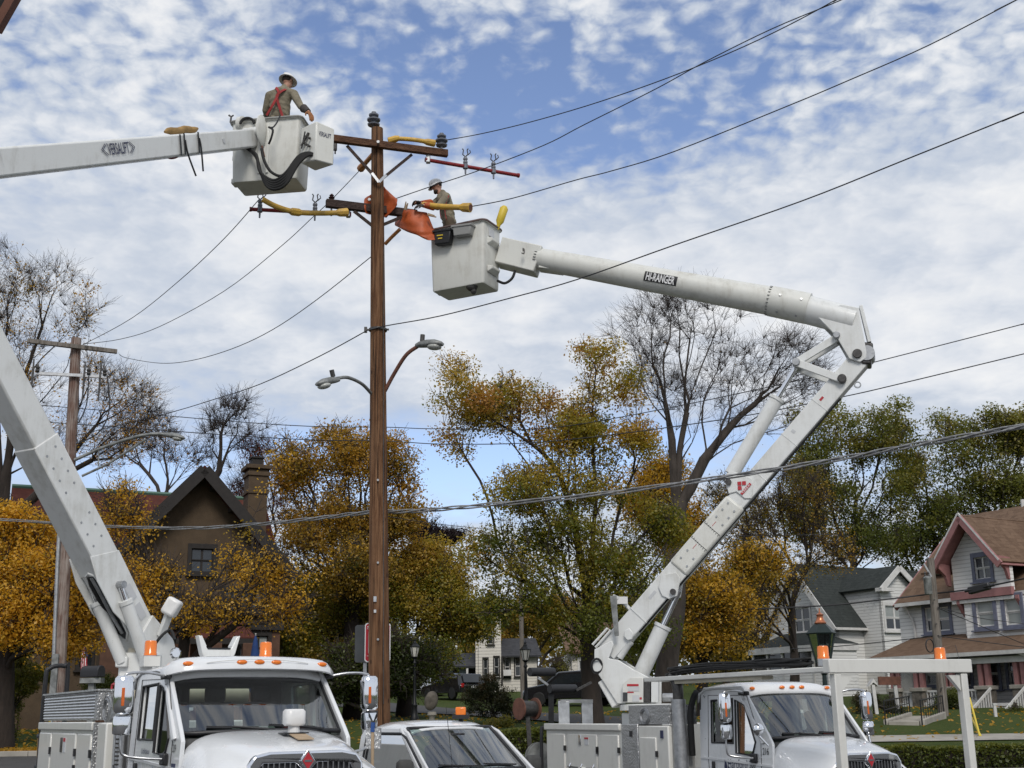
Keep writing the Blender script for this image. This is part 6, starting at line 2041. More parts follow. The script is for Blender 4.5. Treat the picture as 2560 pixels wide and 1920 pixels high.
 # hood
 R_ = [(.56, [(0, 1.70), (.45, 1.695), (.72, 1.66), (.92, 1.56), (1.0, 1.38), (1.02, .9)]), (.66, [(0, 1.70), (.45, 1.695), (.72, 1.655), (.92, 1.55), (1.01, 1.36), (1.03, .9)]),
   (.95, [(0, 1.67), (.45, 1.665), (.70, 1.62), (.86, 1.50), (1.03, 1.34), (1.08, .9)]), (1.30, [(0, 1.61), (.45, 1.605), (.66, 1.56), (.78, 1.43), (1.08, 1.26), (1.15, .9)]),
   (1.60, [(0, 1.54), (.42, 1.535), (.60, 1.495), (.68, 1.37), (1.08, 1.18), (1.17, .85)]), (1.72, [(0, 1.50), (.42, 1.49), (.58, 1.46), (.65, 1.34), (1.04, 1.12), (1.13, .82)]), (1.745, [(0, 1.46), (.40, 1.45), (.55, 1.42), (.62, 1.31), (1.0, 1.08), (1.1, .8)])]
 m = MB(); m.loft([[V((x, y, z)) for y, z in sym(h)] for x, h in R_], closed=False, cap=False)
 hd = m.build('hood', W, T, smooth=80)
 sb = hd.modifiers.new('sub', 'SUBSURF'); sb.levels = sb.render_levels = 2
 m = MB(); m.wall([(-.64, .85), (.64, .85), (.64, 1.36), (.57, 1.455), (.40, 1.49), (-.40, 1.49), (-.57, 1.455), (-.64, 1.36)], [[(-.52, .9), (-.52, 1.30), (-.48, 1.37), (-.12, 1.37), (0, 1.25), (.12, 1.37), (.48, 1.37), (.52, 1.30), (.52, .9)]], (1.79, 0, 0), (0, 1, 0), (0, 0, 1), 0.09)
 gr = m.build('grille', M['chrome'], T, bevel=0.025, seg=3)
 m = MB(); m.box((1.735, 0, 1.13), (0.02, 1.1, .55)); m.build('grille_backing', M['black'], gr)
 for i in range(17):
  y = -.48 + .96 * i / 16
  if abs(y) < 0.07: continue
  m = MB(); m.box((1.765, y, 1.13), (0.03, 0.014, .5)); m.build('slat', M['chrome'], gr)
 def dia(s_, x): return [V((x, 0, 1.39 + .11 * s_)), V((x, .075 * s_, 1.39)), V((x, 0, 1.39 - .11 * s_)), V((x, -.075 * s_, 1.39))]
 m = MB(); m.prism(dia(1.1, 1.795), (.02, 0, 0)); em = m.build('emblem', M['chrome'], gr, bevel=0.006)
 m = MB(); m.prism(dia(.78, 1.816), (.006, 0, 0)); m.build('emblem_inlay', M['logored'], em)
 m = MB(); m.box((1.824, 0, 1.39), (.004, .085, .022)); m.build('emblem_bar', M['chrome'], em)
 # front end below: bumper, headlights, wheels, frame
 m = MB(); m.box((1.85, 0, .62), (.22, 2.3, .32)); m.build('bumper', M['chrome'], T, bevel=0.04)
 for s in (-1, 1):
  m = MB(); m.box((1.68, s * .86, 1.0), (.1, .32, .22)); m.build('headlight', M['blind'], T, bevel=0.05)
  wheel(T, .95, s * .98, .5, .28, s)
 # marker lights and roof/visor
 def marker(x, y, z, sc=1.0):
  m = MB(); m.ell((x, y, z), .022, .065 * sc, .028 * sc); m.build('marker_light', M['amber'], T, smooth=60)
 if visor:
  rings = []
  for i in range(25):
   u = -1 + i / 12
   dx = -.13 * u * u; dz = -.025 * u * u - .05 * abs(u) ** 8; q = 1 - .45 * max(0, abs(u) - .88) / .12
   rings.append([V((x * q + dx, u * 1.03, 2.40 + (z - 2.40) * q + dz)) for x, z in ((-.25, 2.50), (-.05, 2.545), (.13, 2.525), (.22, 2.46), (.235, 2.39), (.215, 2.375), (.05, 2.40), (-.2, 2.42))])
  m = MB(); m.loft(rings); m.build('sun_visor', W, T, smooth=50)
  m = MB(); m.tube([V((.236 - .13 * (t * .62) ** 2, t * .62, 2.46 + .035 * (1 - t * t) - .02 * (t * .6) ** 2)) for t in [i / 10 for i in range(-10, 11)]], .004, 5); m.build('visor_crease', M['bodywhite'], T)
  for y in (-.82, -.21, 0, .21, .82):
   marker(.222 - .13 * y * y, y, 2.465 - .03 * y * y)
 else:
  for y in (-.80, -.21, 0, .21, .80):
   marker(-.075 - .09 * y * y, y, 2.395 - .02 * y * y, .9)
 return rf


def text_on_side(T, txt, x, z, h, w, mat, s=-1, name='lettering', k=1.0):
 y = s * ((1.08 - .05 * z) * k + 0.006)
 return text_part(txt, name, mat, T, (x, y, z), (1, 0, 0) if s < 0 else (-1, 0, 0), (0, s * -.05, 1), h, w, world=False)


def beacon(T, c, r, h, nm='beacon'):
 m = MB(); m.lathe([(r * 1.05, -.05), (r * 1.05, 0), (r, .005), (r, h * .8), (r * .9, h * .96), (r * .6, h)], c, n=16); o = m.build(nm, M['amber'], T, smooth=40)
 m = MB(); m.lathe([(r * 1.12, -.12), (r * 1.12, -.03), (r * .9, -.02)], c, n=16); m.build('beacon_base', M['alu'], o, smooth=40)


def rounded_ring(c, e1, e2, w, d, r, z, n=4):
 """rounded rectangle at height z"""
 pts = []
 for sx, sy, a0 in ((1, 1, 0), (-1, 1, 90), (-1, -1, 180), (1, -1, 270)):
  for k in range(n + 1):
   a = rad(a0 + 90 * k / n)
   pts.append(V(c) + e1 * (sx * (w / 2 - r) + r * math.cos(a)) + e2 * (sy * (d / 2 - r) + r * math.sin(a)) + UZ * z)
 return pts


def bucket(T, name, c, e1, e2, w, d, h, mat, rim):
 """open fibreglass bucket; c is the centre of its floor"""
 rg = lambda W_, D_, r, z: rounded_ring(c, e1, e2, W_, D_, r, z)
 t = .035
 rings = [rg(w * .91, d * .90, .04, .0), rg(w * .94, d * .93, .055, .025), rg(w * .975, d * .975, .06, h * .55), rg(w, d, .06, h - .05), rg(w + .07, d + .07, .10, h - .045), rg(w + .07, d + .07, .10, h), rg(w - .02, d - .02, .08, h), rg(w - 2 * t, d - 2 * t, .07, h - .03), rg(w * .86 - t, d * .84 - t, .06, .05)]
 m = MB(); m.loft(rings)
 b = m.build(name, mat, T, world=True, smooth=35)
 m = MB(); m.tube(rg(w + .06, d + .06, .10, h - .02), .024, 8, closed=True); m.build('rim', rim, b, world=True, smooth=60)
 return b


def hcyl(T, a, b, k, r, rr, nm='hydraulic_cylinder', mat=None):
 """barrel a->k, rod k->b"""
 a, b = V(a), V(b)
 m_ = a.lerp(b, k)
 d = (b - a).normalized()
 m = MB(); m.tube([a, m_ - d * .06, m_ - d * .05, m_], [r, r, r * 1.12, r * 1.12], 20); o = m.build(nm, mat or M['boom'], T, world=True, smooth=40)
 m = MB(); m.cyl(m_, b, rr, 14); m.build('rod', M['chrome'], o, world=True, smooth=40)
 return o


def rot_heading(th):
 return rad(th - 90)


# ---------------------------------------------------------------- truck 209, left
def truck_left():
 v = P(633, 1660, 14.2)
 T = thing('bucket_truck', 'white bucket truck numbered 209 with amber-lit visor at lower left', 'truck', (v.x, v.y, .16), rot_heading(31), scale=.94)
 Mx = root_mat(T)
 make_cab(T, True, '209', -1)
 text_on_side(T, '209', .40, 1.52, .085, .12, M['inkblack'])
 text_on_side(T, 'Utilities', -.78, 1.47, .06, .34, M['navy'])
 m = MB(); y = -(1.08 - .05 * 1.36 + .006); m.box((.42, y, 1.33), (.14, .006, .06)); m.build('decal', M['navy'], T)
 for x0, x1 in ((-.75, -.45), (-.28, .02)):
  m = MB(); m.box(((x0 + x1) / 2, -1.03, 1.22), (x1 - x0, .006, .012)); m.build('decal_line', M['inkblack'], T)
 m = MB(); m.lathe([(.0, -.07), (.035, -.02), (.0, .09)], (-.36, -1.032, 1.24), n=4, sy=.1); m.build('decal_drop', M['bluepaint'], T)
 beacon(T, (-1.15, -.92, 2.62), .075, .155)
 m = MB(); m.box((-1.15, -.92, 2.52), (.2, .2, .12)); m.build('beacon_bracket', M['bodywhite'], T)
 beacon(T, (-.75, .42, 2.60), .075, .155)
 # boom rest: white cradle on the cab roof
 m = MB()
 pr = [(-.27, .32), (-.22, .30), (-.15, .15), (.15, .15), (.22, .30), (.27, .32), (.21, .09), (.16, .0), (-.16, .0), (-.21, .09)]
 m.prism([V((-1.1, y - .12, 2.52 + z)) for y, z in pr], (.16, 0, 0)); br_ = m.build('boom_rest', M['boom'], T, bevel=0.012)
 m = MB(); m.box((-1.02, -.12, 2.675), (.17, .29, .02)); m.build('rest_pad', M['black'], br_)
 for s in (-1, 1):
  m = MB(); m.bar((-1.02, -.12 + s * .17, 2.70), (-1.02, -.12 + s * .235, 2.83), .15, .02); m.build('rest_pad', M['boom'], br_)
 # spot lamp on the hood and the board under it
 m = MB(); rings = []
 for t, q in ((0, .8), (.15, 1), (.85, 1), (1, .8)):
  rings.append(rounded_ring((1.12, .10, 1.74), V((0, 1, 0)), V((1, 0, 0)), .23 * q, .2 * q, .06 * q, .18 * t))
 m.loft(rings); sl = m.build('spot_lamp', M['hat'], T, smooth=50)
 m = MB(); m.lathe([(.07, 0), (.06, .12)], (1.12, .10, 1.64), n=12); m.build('lamp_stem', M['hat'], sl)
 m = MB(); m.box((1.12, .10, 1.665), (.2, .28, .012)); m.build('lamp_plate', M['black'], sl)
 m = MB(); m.bar((1.2, .11, 1.655), (1.42, .13, 1.60), .19, .012); m.build('wood_board', M['woodboard'], sl)
 # service body: cabinets on the near side, louvred box above, deck
 B = M['bodywhite']
 x0, x1 = -1.95, -6.1
 zt = 1.80
 m = MB(); m.box(((-2.55 + x1) / 2, -.98, 1.15), (-(x1 + 2.55), .46, 1.3)); m.build('side_cabinet', B, T, bevel=0.02)
 m = MB(); m.box(((-2.55 + x1) / 2, .98, 1.15), (-(x1 + 2.55), .46, 1.3)); m.build('side_cabinet', B, T, bevel=0.02)
 m = MB(); m.box(((-2.55 + x1) / 2, 0, .85), (-(x1 + 2.55), 1.5, .5)); m.build('deck', M['tread'], T)
 m = MB(); m.bar((-2.56, -1.22, 1.755), (x1 - .01, -1.22, 1.755), .06, .11); m.build('top_rail', B, T, bevel=0.015)
 for (a, b, z0, z1) in ((-6.05, -5.2, .55, 1.66), (-5.12, -3.55, .95, 1.66), (-3.45, -2.65, .55, 1.66)):
  m = MB(); m.box(((a + b) / 2, -1.215, (z0 + z1) / 2), (b - a, .035, z1 - z0)); dr_ = m.build('cabinet_door', B, T, bevel=0.02)
  for zz in (z1 - .25, z0 + .25):
   m = MB(); m.box((b + .02, -1.235, zz), (.05, .03, .1)); m.build('hinge', M['black'], dr_)
  if b - a > 1.2:
   m = MB(); m.box(((a + b) / 2 - .05, -1.24, 1.50), (.09, .02, .20)); m.build('latch', M['dsteel'], dr_, bevel=0.006)
   for i, t in enumerate((.15, .5, .85)):
    m = MB(); m.tube([(a + (b - a) * t, -1.235, z0 + .0), (a + (b - a) * t, -1.26, z0 + .07), (a + (b - a) * t, -1.235, z0 + .12)], .015, 6); m.build('hook', M['chrome'], dr_)
   m = MB(); m.box(((a + b) / 2 + .14, -1.236, 1.50), (.13, .006, .2)); m.build('warning_label', M['stickergrey'], dr_)
   m = MB(); m.box(((a + b) / 2 + .14, -1.241, 1.57), (.13, .004, .05)); m.build('warning_band', M['logored'], dr_)
 m = MB(); m.box((-2.52, -.98, 1.15), (.05, .5, 1.3)); m.build('tread_plate', M['tread'], T)
 m = MB(); m.box((-2.16, -1.02, 1.15), (.45, .38, 1.3)); ff = m.build('front_cabinet', B, T, bevel=0.02)
 # louvred aluminium box on top
 zb0, zb1 = zt + .03, 2.20
 m = MB(); m.box((-4.25, -.90, (zb0 + zb1) / 2), (3.4, .6, zb1 - zb0)); lb = m.build('top_box', M['alu'], T)
 for i in range(9):
  z = zb0 + .03 + (zb1 - zb0 - .05) * i / 8
  m = MB(); m.tube([(-5.93, -1.205, z), (-2.6, -1.205, z)], .017, 6); m.build('rib', M['alu'], lb, smooth=50)
 m = MB(); m.box((-2.535, -.90, (zb0 + zb1) / 2), (.02, .6, zb1 - zb0)); m.build('box_end', M['tread'], lb)
 m = MB(); m.box((-4.25, -.90, zb1 + .012), (3.5, .68, .024)); m.build('box_lid', M['tread'], lb)
 m = MB(); m.tube(bez([(-3.5, -.8, zb1 + .02), (-3.48, -.8, zb1 + .1), (-3.32, -.8, zb1 + .1), (-3.3, -.8, zb1 + .02)], 4), .016, 6); m.build('lid_handle', M['logored'], lb)
 # coiled wire on the front cabinet, tank, screen
 rr = random.Random(4); m = MB()
 for k in range(7):
  r_ = .10 + .05 * rr.random(); cz = 1.95 + .05 * rr.random()
  m.tube([(-2.22 + r_ * math.cos(t) * 1.4, -1.16 + .03 * k / 7, cz + r_ * math.sin(t) * 1.2) for t in [2 * math.pi * i / 18 for i in range(18)]], .006, 5, closed=True)
 m.build('wire_coil', M['steel'], T)
 m = MB(); m.box((-2.1, -.95, 1.95), (.5, .3, .3)); m.build('screen_box', M['tread'], T)
 m = MB(); m.tube([(-2.0, -1.0, 2.14), (-2.0, .6, 2.14)], .17, 18); m.build('cream_tank', M['creampipe'], T, smooth=40)
 # exhaust stack beside the cab
 m = MB(); m.tube([(-1.78, -1.05, .7), (-1.78, -1.05, 2.2)], .10, 14); m.build('exhaust_stack', M['alu'], T, smooth=40)
 for i in range(14):
  m = MB(); m.box((-1.70, -1.12, .95 + i * .05), (.05, .05, .02)); m.build('heat_shield_slot', M['dsteel'], T)
 m = MB(); m.tube([(-1.66, -1.16, 1.72), (-1.66, -1.16, 1.30), (-1.72, -1.12, 1.2)], .012, 6); m.build('grab_handle', M['steel'], T)
 # chassis and rear wheels
 for s in (-1, 1):
  m = MB(); m.bar((1.7, s * .42, .8), (x1, s * .42, .8), .09, .26); m.build('frame_rail', M['dsteel'], T)
  wheel(T, -4.7, s * .92, .5, .5, s)
 # rear grab frame and canvas bag
 xr = x1 - .25
 m = MB(); m.tube(bez([(xr, -1.15, .4), (xr, -1.15, 2.35), (xr, -1.10, 2.62), (xr, -.88, 2.66), (xr, -.82, 2.5), (xr, -.82, .4)], 5), .035, 8)
 for z in (1.1, 1.62, 2.05): m.tube([(xr, -1.15, z), (xr, -.82, z)], .03, 6)
 m.build('rear_grab_frame', M['black'], T, smooth=50)
 m = MB(); m.box((xr, -1.0, .5), (.4, .9, .06)); m.build('rear_step', M['tread'], T)
 # turret
 tx = -4.2
 m = MB(); m.lathe([(.42, .9), (.42, 1.9), (.55, 1.95), (.55, 2.08), (.3, 2.1)], (tx, 0, 0), n=24); m.build('pedestal', M['boom'], T, smooth=40)
 # ---- lower boom: leans out to the left and towards the camera
 b0 = Q(372, 1650, 16.1); b1 = Q(-8, 918, 13.9)
 d = (b1 - b0); Lb = d.length; dn = d.normalized()
 hor = V((dn.x, dn.y, 0)).normalized()
 elbow = b0 + d * 1.62
 def lp(k): return b0 + d * k
 _, sd_, up_ = frame(dn)
 m = MB(); m.bar(lp(.66), elbow, .38, .40); lo = m.build('lower_boom', M['boom'], T, world=True, bevel=0.03)
 m = MB(); m.bar(lp(.33), lp(.76), .405, .425); m.build('boom_sleeve', M['boom'], lo, world=True, bevel=0.02)
 m = MB(); m.bar(lp(.01), lp(.34), .36, .30, w2=.385, h2=.40); m.build('boom_root', M['boom'], lo, world=True, bevel=0.03)
 m = MB(); m.tube([lp(.757) + sd_ * x * .195 + up_ * y * .205 for x, y in ((-1, -1), (1, -1), (1, 1), (-1, 1))], .008, 5, closed=True); m.build('sleeve_edge', M['hat'], lo, world=True)
 sgn = -1 if sd_.x > 0 else 1       # side that shows to the right
 sr = sd_ if sd_.x > 0 else -sd_
 for k in (.42, .46, .50, .60, .64, .68, .72):
  for h in (-.10, .08):
   q = lp(k + (.01 if h > 0 else 0)) + sr * .195 + up_ * h
   m = MB(); m.cyl(q, q + sr * .012, .016, 8); m.build('bolt', M['steel'], lo, world=True)
 # long opening in the underside with hoses inside
 un = -up_
 def ud(k, s_, o=.0): return lp(k) + un * (.2 + o - .05 * max(0, (.34 - k) / .33)) + sr * s_
 cap = [ud(.10, .0, .01), ud(.13, -.11, .01), ud(.17, -.13, .01), ud(.30, -.13, .01), ud(.335, -.08, .01), ud(.345, 0, .01), ud(.335, .08, .01), ud(.30, .13, .01), ud(.17, .13, .01), ud(.13, .11, .01)]
 m = MB(); m.prism(cap, -un * .012); m.build('hose_opening', M['black'], lo, world=True)
 m = MB(); m.tube(cap, .018, 6, closed=True); m.build('opening_lip', M['boom'], lo, world=True)
 for s_ in (-.04, .03):
  m = MB(); m.tube(bez([ud(.13, s_ * .6, .02), ud(.2, s_, .035), ud(.27, s_ * 1.2, .03), ud(.33, s_ * .6, .015)], 4), .026, 8); m.build('hose', M['steel'] if s_ > 0 else M['rubber'], lo, world=True)
 # side plate widening round the root
 m = MB(); q = [lp(.40) + up_ * -.22, lp(.33) + up_ * -.30, lp(.22) + up_ * -.30, lp(.12) + up_ * -.16, lp(.0) + up_ * -.16, lp(.0) + up_ * .18, lp(.36) + up_ * .22]
 for s_ in (-1, 1):
  m = MB(); m.prism([p + sr * (.19 * s_) for p in q], sr * .02 * s_); m.build('side_plate', M['boom'], lo, world=True, bevel=0.006)
 q = lp(.14) + sr * .215 + up_ * .05
 for i in range(2):
  m = MB(); m.bar(q + dn * .3 * i + up_ * .02, q + dn * (.3 * i + .22) + up_ * .02, .004, .12, up=up_); m.build('decal', M['stickergrey'], lo, world=True)
 # lift cylinders
 for sx, a, b in ((-1, Q(306, 1655, 15.7), Q(226, 1466, 15.45)), (1, Q(366, 1655, 15.7), Q(300, 1462, 15.35))):
  hcyl(T, a, b, .80, .085, .036)
  m = MB(); m.box(a, (.16, .12, .14)); m.build('clevis', M['boom'], T, world=True, bevel=0.02)
  m = MB(); m.cyl(b - sr * .08, b + sr * .08, .05, 12); m.build('pin', M['steel'], T, world=True)
 # flexible duct
 m = MB(); m.tube(bez([Q(318, 1592, 16.2), Q(334, 1606, 16.0), Q(340, 1640, 15.9), Q(340, 1680, 15.9)], 6), .10, 14); m.build('elbow_duct', M['creampipe'], T, world=True, smooth=50)
 m = MB(); m.box(Q(352, 1680, 15.9), (.5, .4, .5)); m.build('turntable_housing', M['boom'], T, world=True, bevel=0.04)
 # controls arm with handles on the turret side
 m = MB(); m.bar(Q(402, 1590, 15.9), Q(425, 1528, 15.8), .10, .07); m.build('tool_arm', M['boom'], T, world=True, bevel=0.01)
 m = MB(); m.box(Q(430, 1518, 15.8), (.2, .2, .24), R=Matrix.Rotation(.5, 3, 'Y')); m.build('tool_head', M['hat'], T, world=True, bevel=0.04)
 m = MB(); m.lathe([(.07, 0), (.075, .03), (.05, .08)], Q(438, 1634, 15.2), axis=(.4, -.9, 0), n=18); m.build('round_lamp', M['chrome'], T, world=True, smooth=40)
 m = MB(); m.prism([lp(-.04) + sr * .2 + up_ * -.2, lp(.10) + sr * .2 + up_ * -.2, lp(.13) + sr * .2 + up_ * .2, lp(.02) + sr * .2 + up_ * .32, lp(-.07) + sr * .2 + up_ * .2], sr * .05); m.build('pivot_plate', M['boom'], T, world=True, bevel=0.012)
 m = MB(); m.tube(bez([Q(376, 1640, 15.5), Q(395, 1600, 15.4), Q(425, 1575, 15.5), Q(437, 1600, 15.4)], 5), .02, 6); m.build('hose', M['rubber'], T, world=True)
 # ---- upper boom
 tip = Q(642, 346, 19.0)
 e0 = Q(-250, 432, 12.6)
 du = (tip - e0).normalized()
 _, s2, u2 = frame(du)
 s2 = s2 if s2.y < 0 else -s2
 m = MB(); m.bar(e0, tip, .32, .40, w2=.29, h2=.325); ub = m.build('upper_boom', M['boom'], T, world=True, bevel=0.035)
 m = MB(); m.cyl(e0 - s2 * .5, e0 + s2 * .5, .14, 20); m.bar(elbow - dn * .3, e0, .5, .45); m.build('elbow_joint', M['boom'], T, world=True, bevel=0.03)
 tl = onplane(296, 371, e0 + s2 * .163, s2)
 text_part('VERSALIFT', 'lettering', M['navy'], ub, tl + s2 * .003, du, u2, .17, .50, bold=.012)
 for dd in (-1, 1):
  for k in (0, 1):
   c = tl + du * dd * (.33 + .04 * k) + s2 * .003
   m = MB(); m.bar(c + u2 * .085 - du * dd * .08, c + du * dd * .03, .003, .009, up=u2); m.bar(c - u2 * .085 - du * dd * .08, c + du * dd * .03, .003, .009, up=u2); m.build('chevron', M['navy'], ub, world=True)
 tl = onplane(4, 398, e0 + s2 * .163, s2)
 text_part('CAUTION 46kV', 'lettering', M['stickergrey'], ub, tl + s2 * .003, u2, -du, .02, .2)
 tl = onplane(560, 352, e0 + s2 * .157, s2); m = MB(); m.bar(tl - du * .03, tl + du * .03, .004, .07, up=u2); m.build('decal', M['stickergrey'], ub, world=True)
 # tip: pivot shield disc, levelling drum, hoses
 dc = onplane(657, 327, tip + s2 * .26, s2)
 nrm = (s2 + V((.55, 0, 0))).normalized()
 m = MB(); m.lathe([(.02, .05), (.20, .03), (.235, 0), (.235, -.02)], dc, axis=nrm, n=28, sx=1.0, sy=1.25); m.build('pivot_shield', M['frp'], T, world=True, smooth=35)
 m = MB(); m.cyl(dc - nrm * .02, dc - nrm * .35, .09, 14); m.build('pivot_shaft', M['boom'], T, world=True)
 m = MB(); m.lathe([(.12, -.05), (.15, -.04), (.15, .04), (.12, .05)], Q(605, 312, 18.9), axis=s2, n=24); m.build('levelling_drum', M['frp'], T, world=True, smooth=40)
 m = MB(); c = Q(618, 309, 18.75); m.tube([c + V((.12 * math.cos(a), 0, .11 * math.sin(a))) for a in [math.pi * i / 12 for i in range(13)]], .025, 8); m.build('hose', M['rubber'], T, world=True)
 # bucket
 a = rad(8)
 e1, e2 = V((math.cos(a), -math.sin(a), 0)), V((math.sin(a), math.cos(a), 0))
 bw, bd, bh = 1.26, .68, 1.17
 ftl = Q(580, 303, 18.85)                 # front top left corner
 bc = ftl + e1 * bw / 2 + e2 * bd / 2 - UZ * bh
 b = bucket(T, 'bucket', bc, e1, e2, bw, bd, bh, M['frp'], principled('grey_rim', (.30, .30, .28), .6, 0, .3, 8))
 for u in (-.10, .05):
  m = MB(); m.bar(bc + e1 * u - e2 * (bd / 2 * .93 + .012) + UZ * .12, bc + e1 * u - e2 * (bd / 2 + .005) + UZ * (bh - .1), .05, .03, up=e2); m.build('stiffener', M['frp'], b, world=True, bevel=0.01)
 for z in (.08, .52):
  m = MB(); m.box(bc - e1 * (bw / 2 * .93 + .02) + UZ * z - e2 * .1, (.1, .2, .1), R=Matrix((e1, e2, UZ)).transposed()); m.build('step_lug', M['frp'], b, world=True, bevel=0.02)
 # control box on the right front
 a2 = rad(42)
 f1, f2 = V((math.cos(a2), -math.sin(a2), 0)), V((math.sin(a2), math.cos(a2), 0))
 k0 = Q(791, 302, 18.35)
 bx = lambda p, q, z: k0 + V((0, 0, 0)) - f2 * 0 + p * V((1, 0, 0)) + q * V((0, 1, 0)) + UZ * z
 w1, w2_, hh = .34, .34, .74
 n1 = V((-.62, .55, 0)).normalized(); n2 = V((.80, .60, 0)).normalized()
 pts = [k0, k0 + n1 * .42, k0 + n1 * .42 + n2 * .30, k0 + n2 * .36]
 top = [pts[0], pts[1], pts[2], pts[3] - UZ * .05]
 bot = [p - UZ * hh for p in pts]
 bot[1] = bot[1] + UZ * .08
 m = MB(); m.loft([bot, top]); cb = m.build('control_box', M['frp'], T, world=True, bevel=0.025)
 nr = n2.cross(UZ); nr = nr if nr.y < 0 else -nr
 text_part('VERSALIFT', 'lettering', M['navy'], cb, k0 + n2 * .17 - UZ * .22 + nr * .006, n2, UZ, .085, .24, bold=.01)
 nl = n1.cross(UZ); nl = nl if nl.y < 0 else -nl
 q = k0 + n1 * .18 - UZ * .33 + nl * .02
 m = MB()
 for i in range(5):
  m.cyl(q + n1 * (.07 * (i % 3) - .05) + UZ * (.05 * i - .12), q + n1 * (.07 * (i % 3) - .05) + UZ * (.05 * i - .12) + nl * .05, .022, 8)
 m.tube([q + UZ * .16 + n1 * .0, q + n1 * .14 - UZ * .06 + nl * .04], .02, 8); m.tube([q + n1 * .16 - UZ * .1 + nl * .02, q + n1 * .06 + UZ * .19 + nl * .03], .014, 6)
 m.build('control_valves', M['dsteel'], cb, world=True)
 # black hose loop from boom tip to the control box
 for i in range(5):
  i *= 1.6
  m = MB(); m.tube(bez([Q(612, 366, 18.8), Q(640, 386 + i, 18.6), Q(648 + i, 425 + 2 * i, 18.55), Q(668, 455 + 3.2 * i - 10, 18.5), Q(690, 462 + 3.6 * i - 12, 18.45), Q(716, 430 + 4.5 * i, 18.4), Q(745, 392 + 3 * i, 18.4), Q(768, 382 + 1.2 * i, 18.4), Q(783, 385 + .5 * i, 18.4)], 6), .027, 8); m.build('hose', M['rubber'], T, world=True, smooth=60)
 m = MB(); m.tube(bez([Q(654, 372, 18.6), Q(660, 400, 18.55), Q(676, 428, 18.5), Q(700, 440, 18.45), Q(720, 430, 18.4)], 6), .026, 8); m.build('hose', M['rubber'], T, world=True, smooth=60)
 m = MB(); m.tube([Q(655, 365, 18.62), Q(661, 392, 18.6)], .016, 8); m.build('copper_line', M['reel'], T, world=True)
 m = MB(); m.tube(bez([Q(700, 290, 18.6), Q(693, 305, 18.55), Q(684, 317, 18.5), Q(677, 319, 18.5)], 4), .014, 6); m.build('lanyard', M['black'], T, world=True)
 m = MB(); m.tube([Q(576, 306, 18.9), Q(578, 292, 18.9), Q(572, 288, 18.9)], .018, 6); m.tube([Q(578, 292, 18.9), Q(584, 288, 18.9)], .014, 6); m.build('rim_hook', M['dsteel'], T, world=True)
 m = MB(); m.tube(bez([Q(672, 318, 18.5), Q(682, 325, 18.45), Q(678, 345, 18.45), Q(672, 360, 18.5)], 4), .02, 6); m.build('hose', M['rubber'], T, world=True)
 return T, bc, e1, e2, (bw, bd, bh), (e0, tip, du, s2, u2)


TA, BCA, A1, A2, BDA, UBA = truck_left()


def strapped_bag():
 e0, tip, du, s2, u2 = UBA
 c = onplane(452, 324, e0, s2)
 T = thing('canvas_roll', 'tan canvas roll strapped on top of the left upper boom', 'canvas roll', c)
 k = msize(1, c)
 t0 = onplane(412, 330, e0, s2); t1 = onplane(494, 322, e0, s2)
 n = 10
 m = MB(); m.tube([t0.lerp(t1, i / n) + u2 * (.012 * math.sin(i * 1.3)) for i in range(n + 1)], [.02, .05, .062, .066, .064, .06, .062, .06, .056, .05, .02], 12); m.build('roll', M['canvas'], T, world=True, smooth=60)
 m = MB(); m.ell(onplane(432, 391, e0, s2), .13, .08, .045, R=Matrix((du, s2, u2)).transposed()); m.build('lower_roll', M['cloth_red'], T, world=True, smooth=60)
 for x, y0, tail in ((450, 336, None), (460, 334, [(463, 350), (470, 385), (490, 440)]), (495, 330, [(498, 345), (503, 370), (508, 428)])):
  a = onplane(x, y0, e0 + s2 * .17, s2); b = onplane(x + 4, y0 + 52, e0 + s2 * .17, s2)
  m = MB(); m.bar(a, b, .012, .03, up=du); m.build('strap', M['seat'], T, world=True)
  if tail:
   m = MB(); m.tube(bez([onplane(px, py, e0 + s2 * .19, s2) for px, py in tail], 4), .016, 6); m.build('strap_tail', M['black'], T, world=True)


strapped_bag()


